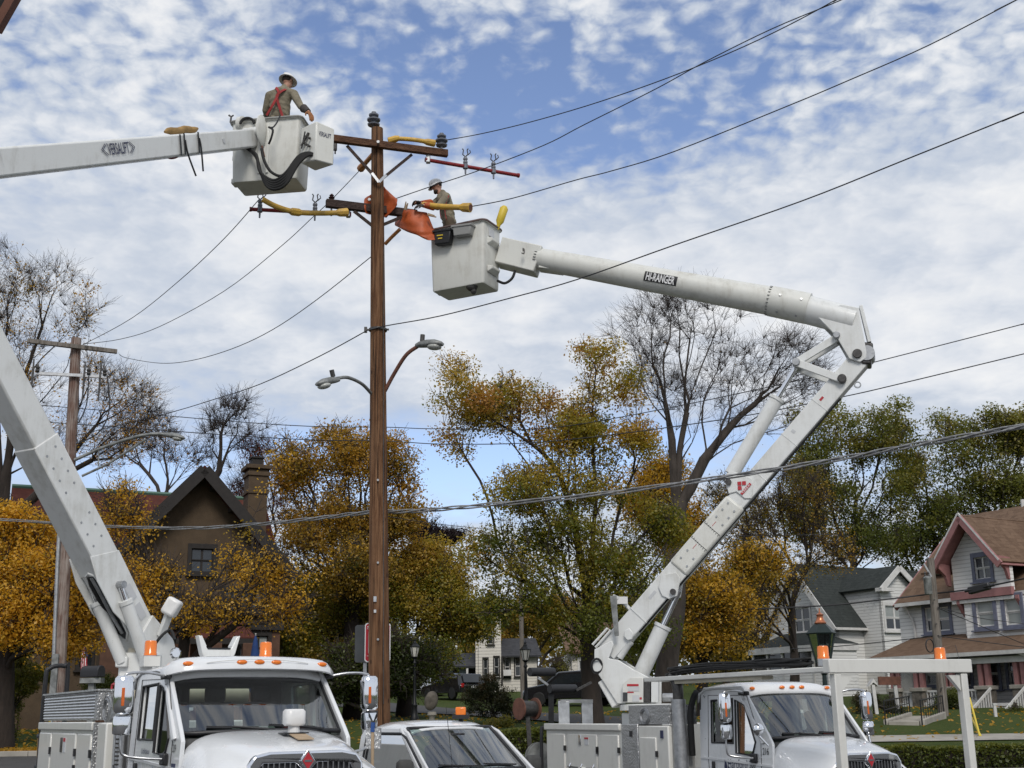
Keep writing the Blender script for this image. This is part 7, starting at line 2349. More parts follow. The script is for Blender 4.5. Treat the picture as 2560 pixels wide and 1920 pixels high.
# ---------------------------------------------------------------- truck 216, right
def truck_right():
 v = P(2005, 1712, 17.8)
 T = thing('bucket_truck', 'white bucket truck numbered 216 with front gantry at lower right', 'truck', (v.x, v.y, -.07), rot_heading(24), scale=.94)
 MB.D = Matrix(((.88, 0, 0, -.18), (0, .85, 0, 0), (0, 0, 1, 0), (0, 0, 0, 1)))
 make_cab(T, False, '216', -1)
 MB.D = None
 text_on_side(T, '216', .20, 1.50, .095, .15, M['inkblack'], k=.85)
 text_on_side(T, 'Hartford', -.52, 1.31, .13, .50, M['navy'], k=.85)
 text_on_side(T, 'Electric', -.54, 1.14, .13, .44, M['navy'], k=.85)
 text_on_side(T, '300', -.14, 1.31, .10, .15, M['inkblack'], k=.85)
 m = MB(); yy = -.872
 for pts in (((-.86, 1.16), (-.70, 1.16), (-.70, 1.22), (-.74, 1.27), (-.78, 1.22), (-.80, 1.30), (-.84, 1.36), (-.86, 1.26)),):
  m.prism([V((x, yy, z)) for x, z in pts], (0, -.005, 0))
 m.build('town_emblem', M['navy'], T)
 B = M['bodywhite']
 x1 = -6.35
 m = MB(); m.box(((-3.4 + x1) / 2, -.98, 1.18), (-(x1 + 3.4), .46, 1.36)); m.build('side_cabinet', B, T, bevel=0.02)
 m = MB(); m.box(((-3.4 + x1) / 2, .98, 1.18), (-(x1 + 3.4), .46, 1.36)); m.build('side_cabinet', B, T, bevel=0.02)
 m = MB(); m.box(((-2.0 + x1) / 2, 0, .9), (-(x1 + 2.0), 1.5, .4)); m.build('deck', M['tread'], T)
 m = MB(); m.bar((-3.42, -1.22, 1.82), (x1 - .02, -1.22, 1.82), .07, .12); m.build('top_rail', B, T, bevel=0.02)
 for (a, b, z0, z1) in ((-6.3, -5.55, .5, 1.70), (-5.42, -4.28, 1.12, 1.70), (-4.22, -3.5, .5, 1.70)):
  m = MB(); m.box(((a + b) / 2, -1.215, (z0 + z1) / 2), (b - a, .035, z1 - z0)); dr_ = m.build('cabinet_door', B, T, bevel=0.025)
  for zz in (z1 - .25, z0 + .3):
   m = MB(); m.box((b + .02, -1.235, zz), (.05, .03, .09)); m.build('hinge', M['black'], dr_)
  if z0 > 1:
   m = MB(); m.box(((a + b) / 2 - .05, -1.24, 1.60), (.09, .02, .17)); m.build('latch', M['chrome'], dr_, bevel=0.006)
   m = MB(); m.box(((a + b) / 2 + .2, -1.236, 1.58), (.15, .005, .12)); m.build('warning_label', M['stickergrey'], dr_)
   m = MB(); m.box(((a + b) / 2 + .2, -1.240, 1.63), (.15, .004, .03)); m.build('warning_band', M['logored'], dr_)
   m = MB(); m.tube([(a, -1.235, z0 + .02), (b, -1.235, z0 - .01)], .008, 5); m.build('drip_edge', M['dsteel'], dr_)
   for t in (.1, .5, .9):
    m = MB(); m.tube([(a + (b - a) * t, -1.235, z0 - .03), (a + (b - a) * t, -1.265, z0 + .02), (a + (b - a) * t, -1.235, z0 + .07)], .016, 6); m.build('hook', M['chrome'], dr_)
  else:
   m = MB(); m.box((a + .12, -1.24, 1.0), (.08, .02, .14)); m.build('latch', M['chrome'], dr_, bevel=0.006)
 # wheel arch panel under the middle door
 m = MB(); m.tube([(-4.85 + .55 * math.cos(a), -1.225, .62 + .5 * math.sin(a)) for a in [math.pi * i / 14 for i in range(15)]], .03, 8); m.build('wheel_arch', B, T, smooth=50)
 # tread plate and forward cabinet
 m = MB(); m.box((-3.12, -.98, 1.18), (.55, .48, 1.38)); m.build('tread_plate', M['tread'], T, bevel=0.01)
 m = MB(); m.box((-3.05, -1.225, 1.72), (.07, .03, .09)); m.build('latch', M['black'], T)
 m = MB(); m.box((-2.35, -.98, 1.17), (.95, .48, 1.36)); fc_ = m.build('front_cabinet', B, T, bevel=0.02)
 m = MB(); m.box((-2.50, -1.225, 1.12), (.52, .03, 1.1)); fd_ = m.build('cabinet_door', B, T, bevel=0.025)
 m = MB(); m.box((-2.22, -1.24, 1.42), (.04, .03, .09)); m.build('hinge', M['black'], fd_)
 text_part('FIRST', 'lettering', M['inkblack'], fd_, (-2.44, -1.242, 1.16), (1, 0, 0), (0, 0, 1), .035, .1, world=False)
 text_part('AID KIT', 'lettering', M['inkblack'], fd_, (-2.44, -1.242, 1.10), (1, 0, 0), (0, 0, 1), .035, .13, world=False)
 m = MB(); m.tube([(-2.58 + .04 * math.cos(a), -1.242, 1.13 + .05 * math.sin(a)) for a in [2 * math.pi * i / 16 for i in range(16)]], .006, 5, closed=True); m.box((-2.58, -1.243, 1.13), (.05, .004, .014)); m.box((-2.58, -1.243, 1.13), (.014, .004, .05)); m.build('first_aid_mark', M['inkblack'], fd_)
 m = MB(); m.box((-2.05, -1.225, 1.72), (.07, .03, .12)); m.build('latch', M['navy'], T)
 # mesh basket with rope above the forward cabinet
 m = MB(); m.box((-2.5, -.95, 2.02), (1.3, .5, .3)); m.build('mesh_basket', M['tread'], T)
 rr = random.Random(8); m = MB()
 for k in range(6):
  r_ = .09 + .04 * rr.random()
  m.tube([(-2.6 + r_ * math.cos(t) * 1.2, -1.21, 2.0 + r_ * math.sin(t)) for t in [2 * math.pi * i / 18 for i in range(18)]], .006, 5, closed=True)
 m.build('rope_coil', M['steel'], T)
 # exhaust
 m = MB(); m.tube(bez([(-1.78, -1.06, .7), (-1.78, -1.06, 1.6), (-1.78, -1.06, 2.28), (-1.80, -1.06, 2.48), (-1.92, -1.07, 2.62)], 4), .085, 14); m.build('exhaust_stack', M['dsteel'], T, smooth=50)
 m = MB(); m.tube([(-1.78, -1.06, 1.0), (-1.78, -1.06, 2.25)], .115, 16); m.build('heat_shield', M['steel'], T, smooth=40)
 m = MB(); m.tube(bez([(-1.7, -.9, 1.4), (-1.62, -.95, 2.0), (-1.6, -.9, 2.25), (-1.66, -.8, 2.35)], 5), .05, 8); m.build('air_hose', M['rubber'], T, smooth=50)
 # cab guard mesh behind the seats
 for i in range(15):
  m = MB(); m.bar((-1.38, -.85 + .06 * i, 1.65), (-1.38, -.75 + .06 * i + .35, 2.3), .008, .012); m.bar((-1.38, -.35 + .06 * i, 1.65), (-1.38, -.85 + .06 * i, 2.3), .008, .012); m.build('guard_wire', M['steel'], T)
 # round mirror on the near fender
 for s in (-1, 1):
  m = MB(); m.ell((.22, s * .97, 1.80), .07, .09, .09); m.build('convex_mirror', M['chrome'], T, smooth=60)
  m = MB(); m.tube([(.22, s * .97, 1.72), (.34, s * .90, 1.58)], .014, 6); m.build('mirror_stalk', M['chrome'], T)
 # front gantry and cable tray
 G = M['bodywhite']
 gx = 2.15
 gz0, gz1 = .5, 2.70
 for y in (-1.06, 1.06):
  m = MB(); m.box((gx, y, (gz0 + gz1 - .18) / 2), (.11, .11, gz1 - gz0 - .2)); m.build('gantry_post', M['bodywhite'], T, bevel=0.01)
  m = MB(); m.prism([V((gx - .03, y - math.copysign(.065, y), gz1 - .21)), V((gx - .03, y - math.copysign(.26, y), gz1 - .21)), V((gx - .03, y - math.copysign(.065, y), gz1 - .42))], (.06, 0, 0)); m.build('gusset', M['bodywhite'], T)
  m = MB(); m.box((gx - .15, y, .62), (.5, .12, .14)); m.build('gantry_foot', M['bodywhite'], T)
 m = MB(); m.box((gx, 0, gz1 - .09), (.14, 2.4, .18)); m.build('gantry_beam', M['bodywhite'], T, bevel=0.012)
 beacon(T, (gx - .22, -1.06, gz1 + .04), .075, .14)
 beacon(T, (gx - .22, .92, gz1 + .03), .075, .14)
 m = MB(); m.box((-.25, -1.03, gz1 - .13), (4.7, .34, .07)); tr = m.build('cable_tray', G, T, bevel=0.012)
 m = MB(); m.box((-.6, -1.03, gz1 - .19), (2.4, .2, .05)); m.build('tray_stiffener', M['creampipe'], tr)
 for x in (-1.75,):
  m = MB(); m.tube([(x, -1.03, gz1 - .16), (x, -1.03, 2.0 if x < 0 else 1.3)], .03, 8); m.build('tray_support', M['bodywhite'], tr)
 # chassis
 for s in (-1, 1):
  m = MB(); m.bar((2.1, s * .42, .8), (x1, s * .42, .8), .09, .26); m.build('frame_rail', M['dsteel'], T)
  wheel(T, -4.85, s * .92, .5, .5, s)
 # rear: grab frame, reel racks, guide rollers
 xr = x1 - .28
 m = MB(); m.tube(bez([(xr, -1.18, .4), (xr, -1.18, 1.68), (xr, -1.12, 1.80), (xr, -.9, 1.80), (xr, -.84, 1.68), (xr, -.84, .4)], 5), .035, 8); m.build('rear_grab_frame', M['black'], T, smooth=50)
 m = MB(); m.box((xr, -1.0, .5), (.4, .9, .06)); m.build('rear_step', M['tread'], T)
 m = MB(); q = Q(1376, 1800, 22.3); m.bar(q - UZ * .5, Q(1378, 1722, 22.3), .10, .10); rp_ = m.build('roller_post', M['postblk'], T, world=True)
 m = MB(); m.bar(Q(1345, 1695, 22.2), Q(1385, 1724, 22.3), .05, .04); m.build('roller_arm', M['steel'], rp_, world=True)
 m = MB(); m.tube([Q(1324, 1680, 22.1), Q(1384, 1680, 22.4)], .082, 16); m.build('guide_roller', M['black'], rp_, world=True, smooth=40)
 m = MB(); m.tube([Q(1374, 1722, 22.2), Q(1438, 1722, 22.5)], .082, 16); m.build('guide_roller', M['black'], rp_, world=True, smooth=40)
 m = MB(); m.bar(Q(1440, 1726, 22.4), Q(1478, 1706, 22.5), .05, .04); m.build('roller_arm', M['dsteel'], rp_, world=True)
 # aluminium frame on the deck
 z0 = 1.72
 q0, q1 = Q(1410, 1800, 21.6), Q(1468, 1800, 21.7)
 for q in (q0, q1):
  m = MB(); m.box(q - UZ * .1 + UZ * .12, (.2, .16, .62)); m.build('deck_upright', M['alu'], T, world=True, bevel=0.01)
 m = MB(); m.bar(Q(1398, 1753, 21.6), Q(1479, 1753, 21.7), .2, .06); m.build('deck_crossbar', M['alu'], T, world=True)
 # ---- pedestal, turntable and boom
 pv = Q(1505, 1668, 20.2); el = Q(2120, 935, 19.0)
 nb = (el - pv).cross(UZ).normalized()
 if nb.y > 0: nb = -nb
 def bp(px, py, o=0.0): return onplane(px, py, pv, nb) + nb * o
 def zz(x, y): return (1300 + .3436 * x, 1400 + .3436 * y)
 def plate(nm, pts, t, mat, par=T, bev=.012, o=0.0):
  m = MB(); m.prism([bp(x, y, o - t / 2) for x, y in pts], nb * t); return m.build(nm, mat, par, world=True, bevel=bev)
 tc = bp(1618, 1766)
 m = MB(); m.lathe([(.46, 0), (.46, .09), (.42, .1)], tc - UZ * .06, n=28); m.build('turntable', M['boom'], T, world=True, smooth=40)
 m = MB(); m.lathe([(.34, -.08), (.34, -.03)], tc, n=24); m.build('turntable_bearing', M['dsteel'], T, world=True)
 m = MB(); m.box(tc - UZ * .55, (.72, .6, .9), R=Matrix.Rotation(rot_heading(24), 3, 'Z')); m.build('pedestal', M['boom'], T, world=True, bevel=0.02)
 wl = [zz(*p) for p in ((566, 655), (690, 590), (706, 620), (668, 720), (740, 732), (850, 800), (950, 852), (1010, 870), (1010, 1045), (730, 1045), (612, 862), (566, 790))]
 for o in (-.24, .24):
  plate('turret_plate', wl, .04, M['boom'], o=o)
 m = MB(); m.bar(bp(*zz(640, 860)), bp(*zz(745, 1045)), .44, .3); m.build('turret_core', M['boom'], T, world=True, bevel=0.02)
 q = bp(*zz(587, 775)); m = MB(); m.cyl(q - nb * .3, q + nb * .285, .09, 18); m.build('boom_pivot', M['boom'], T, world=True, smooth=40)
 m = MB(); m.tube([q + nb * .29 + RGT * .085 * math.cos(a) + UPV * .12 * math.sin(a) for a in [2 * math.pi * i / 20 for i in range(20)]], .02, 6, closed=True); m.build('pivot_ring', M['black'], T, world=True)
 dbx = [zz(*p) for p in ((778, 905), (835, 858), (928, 858), (928, 1038), (778, 1038))]
 db = plate('decal_box', dbx, .10, M['bodywhite'], o=.32)
 for (x0, y0, x1_, y1, mt) in ((812, 905, 895, 920, 'logored'), (815, 960, 860, 968, 'logored'), (783, 965, 815, 1030, 'signback'), (820, 925, 900, 955, 'stickergrey'), (850, 985, 900, 1030, 'stickergrey'), (903, 1000, 918, 1015, 'logored')):
  plate('decal', [zz(x0, y0), zz(x1_, y0), zz(x1_, y1), zz(x0, y1)], .006, M[mt], db, 0, o=.374)
 plate('control_bank', [zz(930, 862), zz(975, 870), zz(975, 1035), zz(930, 1035)], .3, M['dsteel'], o=.2)
 plate('control_cover', [zz(982, 860), zz(1032, 862), zz(1032, 1038), zz(982, 1038)], .12, M['boom'], o=.28)
 m = MB(); q = bp(*zz(1040, 1000)); m.cyl(q, bp(*zz(1150, 1000)), .07, 14); m.build('rotation_motor', M['steel'], T, world=True)
 # lower boom sections
 c0, c1 = bp(1520, 1632), bp(2118, 938)
 dn = (c1 - c0).normalized()
 up_ = nb.cross(dn); up_ = up_ if up_.z > 0 else -up_
 def at(px):                                   # point on the boom axis at a pixel column
  lo_, hi_ = 0.0, 1.2
  for _ in range(40):
   md = (lo_ + hi_) / 2
   p = c0 + (c1 - c0) * md
   x = 1280 + F * (p - EYE).dot(RGT) / (p - EYE).dot(FWD)
   if x < px: lo_ = md
   else: hi_ = md
  return c0 + (c1 - c0) * lo_
 m = MB(); m.bar(c0, at(1715), .31, .36, up=up_); lb = m.build('lower_boom', M['boom'], T, world=True, bevel=0.018)
 m = MB(); m.bar(at(1698), at(1842), .36, .385, up=up_); ins_ = m.build('boom_insulator', M['frp'], T, world=True, bevel=0.05)
 m = MB(); m.bar(at(1835), c1 + dn * .42, .30, .33, up=up_); m.build('boom_upper_section', M['boom'], T, world=True, bevel=0.018)
 for x in (1712, 1728, 1800, 1815, 1829):
  for h in (-.09, .08):
   q = at(x + (4 if h > 0 else 0)) + up_ * h + nb * .18
   m = MB(); m.cyl(q, q + nb * .014, .018, 8); m.build('bolt', M['steel'], ins_, world=True)
 for x in (1752, 1784):
  for i in range(8):
   q = at(x) + up_ * (.17 - .045 * i) + nb * .182 - dn * .006 * i
   m = MB(); m.bar(q, q + dn * .032, .003, .008, up=up_); m.build('tick_mark', M['inkblack'], ins_, world=True)
  q = at(x) + nb * .182; m = MB(); m.bar(q + up_ * .17, q - up_ * .17, .003, .008, up=dn); m.build('tick_line', M['inkblack'], ins_, world=True)
  q = at(x + (8 if x > 1770 else -8)) + nb * .182 + up_ * .03; m = MB(); m.bar(q - dn * .05, q + dn * .05, .003, .008, up=up_); m.build('red_mark', M['logored'], ins_, world=True)
 hs = [at(x) - up_ * .19 + nb * .08 for x in (1580, 1640, 1720, 1790, 1850, 1930, 2010, 2080)]
 m = MB(); m.tube(bez(hs, 4), .018, 6); m.build('hose', M['rubber'], T, world=True)
 for x, w_, h_, mt in ((1640, .16, .05, 'stickergrey'), (1662, .06, .06, 'yrope'), (1905, .12, .05, 'stickergrey'), (1990, .05, .07, 'stickergrey'), (2060, .08, .04, 'logored')):
  q = at(x) + nb * (.158 if x < 1700 else .153) + up_ * .04; m = MB(); m.bar(q - dn * w_ / 2, q + dn * w_ / 2, .003, h_, up=up_); m.build('decal', M[mt], T, world=True)
 for x in (1600, 1900, 1975, 2050):
  q = at(x); s_ = .185 if x < 1700 else .170; m = MB(); m.tube([q + up_ * a_ * s_ + nb * b_ * (s_ * .9) for a_, b_ in ((-1, 1), (1, 1), (1, -1), (-1, -1))], .006, 5, closed=True); m.build('weld_seam', M['boom'], T, world=True)
 # cylinder lug plate below the insulator
 z4 = lambda x, y: (1460 + .3374 * x, 1100 + .3374 * y)
 for o in (-.17, .17):
  plate('cylinder_lug', [z4(*p) for p in ((585, 1010), (700, 990), (728, 1030), (705, 1160), (640, 1185), (590, 1160), (565, 1100))], .03, M['boom'], o=o)
 hcyl(T, bp(1600, 1690), bp(1697, 1478), .60, .135, .05)
 m = MB(); q = bp(1688, 1482); m.cyl(q - nb * .24, q + nb * .24, .05, 12); m.build('pin', M['dsteel'], T, world=True)
 hcyl(T, bp(1552, 1645, .1), bp(1584, 1596, .1), .85, .06, .03)
 plate('small_lug', [zz(*p) for p in ((780, 520), (815, 500), (845, 540), (835, 580), (800, 590), (775, 560))], .03, M['boom'], o=.21)
 # guard bracket at the boom root
 m = MB(); m.tube([bp(*zz(x, y), .2) for x, y in ((548, 620), (655, 502), (680, 515), (570, 640))], .022, 6, closed=True); m.build('guard_loop', M['boom'], T, world=True)
 m = MB(); m.bar(bp(*zz(706, 270), .3), bp(*zz(732, 560), .3), .03, .11, up=dn, h2=.07); m.build('boom_strap_bracket', M['lampgrey'], T, world=True)
 m = MB(); m.bar(bp(*zz(700, 268), .2), bp(*zz(740, 285), .2), .1, .05); m.bar(bp(*zz(745, 292), .15), bp(*zz(815, 372), .05), .05, .05); m.build('bracket_arm', M['boom'], T, world=True)
 m = MB(); m.box(bp(*zz(762, 300), .2), (.18, .04, .12)); m.build('rag', M['hat'], T, world=True)
 # upper cylinder, links and knuckle
 z3 = lambda x, y: (1800 + .3375 * x, 680 + .3375 * y)
 hcyl(T, bp(*z3(85, 1500)), bp(*z3(570, 690)), .70, .125, .045)
 for o in (-.16, .16):
  plate('lug_plate', [z3(*p) for p in ((45, 1560), (60, 1500), (110, 1490), (245, 1540), (255, 1570), (245, 1690), (190, 1690), (130, 1640), (75, 1655))], .03, M['boom'], o=o)
 m = MB(); q = bp(*z3(72, 1570)); m.cyl(q - nb * .22, q + nb * .22, .055, 12); m.build('pin', M['dsteel'], T, world=True)
 # red diamond logo
 lg = bp(*z3(172, 1595), .185)
 def lp2(a, b): return lg + dn * a + up_ * b
 m = MB()
 for ca, cb in ((.0, .055), (-.055, .0), (.055, .0)):
  m.prism([lp2(ca - .045, cb), lp2(ca, cb + .045), lp2(ca + .045, cb), lp2(ca, cb - .045)], nb * .004)
 m.build('diamond_logo', M['logored'], T, world=True)
 m = MB(); m.prism([lp2(-.12, -.065), lp2(.12, -.065), lp2(.12, -.11), lp2(-.12, -.11)], nb * .003); m.build('logo_bar', M['logored'], T, world=True)
 text_part('TEREX', 'lettering', M['white2'], T, lp2(0, -.087) + nb * .004, dn, up_, .032, .2)
 for o in (-.13, .13):
  m = MB(); m.bar(bp(*z3(560, 690), o), bp(*z3(865, 505), o), .05, .13, up=up_); m.build('link_arm', M['boom'], T, world=True, bevel=0.01)
  m = MB(); m.bar(bp(*z3(565, 690), o * 1.5), bp(*z3(905, 815), o * 1.5), .04, .13, up=up_); m.build('link_arm', M['boom'], T, world=True, bevel=0.01)
 for (x, y, r_) in ((570, 690, .07), (868, 492, .06), (1020, 630, .08), (908, 812, .075)):
  q = bp(*z3(x, y)); m = MB(); m.cyl(q - nb * .25, q + nb * .25, r_, 14); m.build('pin', M['steel'] if r_ < .075 else M['dsteel'], T, world=True, bevel=0.01)
 for o in (-.19, .19):
  plate('knuckle_plate', [z3(*p) for p in ((735, 365), (900, 265), (1030, 290), (1088, 620), (1085, 660), (1040, 690), (960, 665), (865, 500))], .035, M['boom'], o=o)
 m = MB(); m.bar(bp(*z3(1045, 270)), bp(*z3(1110, 540)), .40, .06, up=dn); m.build('knuckle_back', M['boom'], T, world=True, bevel=0.01)
 m = MB(); m.bar(bp(*z3(1100, 540)), bp(*z3(1085, 700)), .36, .16, up=dn); m.build('knuckle_hinge', M['dsteel'], T, world=True, bevel=0.03)
 q = bp(*z3(1090, 620), -.0); m = MB(); m.cyl(q - nb * .2, q + nb * .2, .13, 18); m.build('sheave', M['steel'], T, world=True, smooth=40)
 m = MB(); q = bp(*z3(1010, 838), .1); m.tube([q + dn * .05 * math.cos(a) + up_ * .05 * math.sin(a) - up_ * .03 for a in [2 * math.pi * i / 12 for i in range(12)]], .012, 5, closed=True); m.build('lifting_eye', M['steel'], T, world=True)
 # upper boom: round fibreglass tube with steel sockets
 u0, u1 = bp(*z3(1000, 370)), Q(1258, 622, 20.4)
 t0 = bp(2030, 768)
 ue = Q(1340, 646, 20.25)
 m = MB(); m.tube([u0, bp(*z3(650, 280)), bp(*z3(630, 278))], [.25, .25, .25], 24); m.build('boom_socket', M['boom'], T, world=True, smooth=40)
 s0, s1 = bp(*z3(655, 272)), bp(*z3(375, 215))
 m = MB(); m.tube([s0, s1], [.275, .27], 28); sk = m.build('boom_collar', M['frp'], T, world=True, smooth=40)
 m = MB(); m.tube([s1, ue], [.255, .205], 28); ub = m.build('upper_boom', M['frp'], T, world=True, smooth=40)
 du = (ue - s1).normalized()
 _, sx_, ux_ = frame(du)
 sx_ = sx_ if sx_.dot(EYE - s1) > 0 else -sx_
 ux_ = ux_ if ux_.z > 0 else -ux_
 tc_ = EYE - (s1 + ue) / 2; tc_ = (tc_ - du * tc_.dot(du)).normalized()     # outward towards the viewer side
 uu = du.cross(tc_); uu = uu if uu.z > 0 else -uu
 for k in range(12):
  a = rad(-80 + 160 * k / 11)
  for base_, rr_, dl in ((s1, .262, 1), (ue, .212, -1)):
   q = base_ + (tc_ * math.cos(a) + uu * math.sin(a)) * rr_
   m = MB(); m.bar(q, q + du * dl * .05, .014, .008, up=uu); m.build('tick_mark', M['inkblack'], ub, world=True)
 for (a, k) in ((-35, .25), (-35, .75), (30, .2), (30, .75)):
  q = s0.lerp(s1, k) + (tc_ * math.cos(rad(a)) + uu * math.sin(rad(a))) * .272
  m = MB(); m.cyl(q, q + (tc_ * math.cos(rad(a)) + uu * math.sin(rad(a))) * .015, .022, 8); m.build('bolt', M['steel'], sk, world=True)
 # name plate: black band bent round the tube
 pc = onplane(1651, 696, s1 + tc_ * .235, tc_)
 kk = (pc - s1).dot(du) / (ue - s1).length
 rl = .255 + (.205 - .255) * kk + .004
 ctr = s1.lerp(ue, kk)
 ac = math.asin(max(-1, min(1, (pc - ctr).dot(uu) / rl)))
 hw = .30
 vs = []
 for i in range(9):
  a = ac + (i - 4) * .072 * 1.3
  for e in (-hw, hw):
   vs.append(ctr + du * e + (tc_ * math.cos(a) + uu * math.sin(a)) * rl)
 m = MB(); m.add(vs, [(2 * i, 2 * i + 1, 2 * i + 3, 2 * i + 2) for i in range(8)]); npl = m.build('name_plate', M['inkblack'], ub, world=True)
 nn = (tc_ * math.cos(ac) + uu * math.sin(ac))
 t_ = text_part('HI-RANGER', 'lettering', M['white2'], npl, ctr + nn * (rl + .012), -du, nn.cross(du) if nn.cross(du).z > 0 else -nn.cross(du), .15, .52, bold=.02)
 # tip bracket
 b0_, b1_ = Q(1252, 632, 20.4), Q(1350, 655, 20.25)
 m = MB(); m.bar(b0_, b1_, .42, .50, w2=.40, h2=.52); tb = m.build('tip_bracket', M['frp'], T, world=True, bevel=0.02)
 m = MB(); m.bar(Q(1350, 668, 20.25), Q(1408, 676, 20.2), .3, .1); m.build('tip_slide', M['frp'], tb, world=True)
 q = Q(1308, 628, 19.98); m = MB(); m.tube(bez([q, q + UZ * .06, q + UZ * .02 + RGT * .02, q - UZ * .05 + RGT * .01, q - UZ * .03 - RGT * .03], 3), .012, 6); m.build('hook', M['dsteel'], tb, world=True)
 m = MB(); m.tube(bez([Q(1244, 702, 20.2), Q(1262, 708, 20.1), Q(1280, 696, 20.1), Q(1288, 676, 20.1)], 5), .025, 8); m.build('hose', M['rubber'], tb, world=True)
 # bucket
 a = rad(27)
 e1, e2 = V((math.cos(a), -math.sin(a), 0)), V((math.sin(a), math.cos(a), 0))
 bw, bd, bh = 1.16, .66, 1.22
 ftr = Q(1210, 546, 19.85)                # near top corner between front and right side
 bc = ftr - e1 * bw / 2 + e2 * bd / 2 - UZ * bh
 b = bucket(T, 'bucket', bc, e1, e2, bw, bd, bh, M['frp'], principled('brown_rim', (.16, .11, .10), .6, 0, .3, 8))
 R2 = Matrix((e2, e1, UZ)).transposed()
 for z in (.26, .80):
  m = MB()
  c = bc + e1 * (bw / 2 * .97) + UZ * z
  m.loft([[c + e2 * x + e1 * y + UZ * zz_ for x, y, zz_ in ((-.2, 0, -.03), (.2, 0, -.03), (.2, 0, .1), (-.2, 0, .1))], [c + e2 * x + e1 * y + UZ * zz_ for x, y, zz_ in ((-.13, .09, .05), (.13, .09, .05), (.16, .09, .1), (-.16, .09, .1))]])
  m.build('step', M['frp'], b, world=True, bevel=0.015)
 m = MB(); m.box(bc + e1 * (bw / 2 + .004) + UZ * (bh - .2) - e2 * .05, (.2, .012, .15), R=R2); m.build('decal', M['stickergrey'], b, world=True)
 m = MB(); m.ell(Q(1180, 716, 20.1), .11, .1, .1); m.ell(Q(1184, 726, 20.1), .06, .06, .08); m.build('underside_valve', M['dsteel'], b, world=True)
 return T, bc, e1, e2, (bw, bd, bh)


TB, BCB, B1, B2, BDB = truck_right()


def tool_tray(label, name, c, w, h, d, mat, cat, logo=False):
 T = thing(name, label, cat, c)
 R = Matrix((B1, B2, UZ)).transposed() @ Matrix.Rotation(rad(4), 3, 'Y')
 m = MB(); m.box(c, (w, d, h), R=R, taper=.86); m.build('tray', mat, T, world=True, bevel=0.02)
 m = MB(); m.box(c + UZ * (h / 2 - .01), (w + .03, d + .03, .035), R=R); m.build('tray_rim', mat, T, world=True)
 for s in (-1, 1):
  q = c + R @ V((s * w * .3, d * .3, h * .5)); m = MB(); m.tube([q, q + UZ * .12 + B2 * .08], .012, 6); m.build('hanging_strap', M['stickergrey'], T, world=True)
 if logo:
  for i, (ww, tx) in enumerate(((.13, 0), (.09, .0))):
   m = MB(); m.box(c + R @ V((-.04 + .01 * i, -d / 2 - .004, .03 - .06 * i)), (ww, .004, .022), R=R); m.build('yellow_print', M['yrope'], T, world=True)


fr_ = lambda u, o, z: BCB + B1 * u - B2 * (BDB[1] / 2 + o) + UZ * z
tool_tray('black tool tray with yellow print on the right bucket', 'tool_tray', fr_(-.22, .09, BDB[2] - .26), .36, .27, .16, M['black'], 'tool tray', True)
tool_tray('grey see-through tool tray on the right bucket beside the black one', 'tool_tray', fr_(.19, .08, BDB[2] - .2), .40, .2, .15, principled('smoky_plastic', (.27, .27, .26), .4), 'tool tray')


def hot_stick_cover():
 p0, p1 = Q(1243, 573, 20.25), Q(1262, 516, 20.25)
 T = thing('insulator_cover', 'yellow plastic bottle-shaped cover standing on the right bucket rim', 'cover', p0)
 d = p1 - p0
 m = MB(); m.tube([p0, p0 + d * .2, p0 + d * .34, p0 + d * .9, p0 + d * 1.0], [.035, .04, .075, .08, .045], 14); m.build('cover', M['yrope'], T, world=True, smooth=50)


hot_stick_cover()


def coil():
 """loose coil of black cable on the tray of truck 216"""
 Mx = root_mat(TB)
 T = thing('cable_coil', 'flattened coil of black cable on the white tray above truck 216', 'cable', Mx @ V((-.5, -1.03, 2.62)))
 rr = random.Random(2)
 for k in range(13):
  a, b = 1.5 + .35 * rr.random(), .13 + .05 * rr.random()
  z = 2.63 + .085 * rr.random(); cx = -.35 + .25 * rr.random()
  ph = rr.random() * 6
  m = MB(Mx); m.tube([(cx + a * math.cos(t), -1.03 + b * math.sin(t), z + .035 * math.sin(2 * t + ph) + .025) for t in [2 * math.pi * i / 36 for i in range(36)]], .014, 6, closed=True)
  m.build('loop', M['rubber'], T, world=True, smooth=60)


coil()


def reels():
 for (x, y, Y, r, w, mt, lab) in ((1318, 1772, 22.4, .20, .36, M['reel'], 'rust-brown cable reel at the back of truck 216'), (1349, 1893, 21.9, .26, .12, M['lampgrey'], 'grey flat reel low behind truck 216')):
  c = Q(x, y, Y)
  T = thing('cable_reel', lab, 'reel', c - UZ * r)
  ax = V((.8, .55, 0)).normalized() if w > .2 else V((.35, -.9, 0)).normalized()
  m = MB(); m.cyl(c - ax * w / 2, c + ax * w / 2, r * .72, 20); m.build('wound_cable', M['dsteel'] if w > .2 else mt, T, world=True, smooth=40)
  for s in (-1, 1):
   m = MB(); m.lathe([(r, -.015), (r, .015), (.03, .02)], c + ax * s * w / 2, axis=ax * s, n=24); m.build('flange', mt, T, world=True, smooth=40)
  m = MB(); m.bar(c, V((c.x + .05, c.y, 1.0)), .08, .08); m.build('stand', M['dsteel'], T, world=True)


reels()


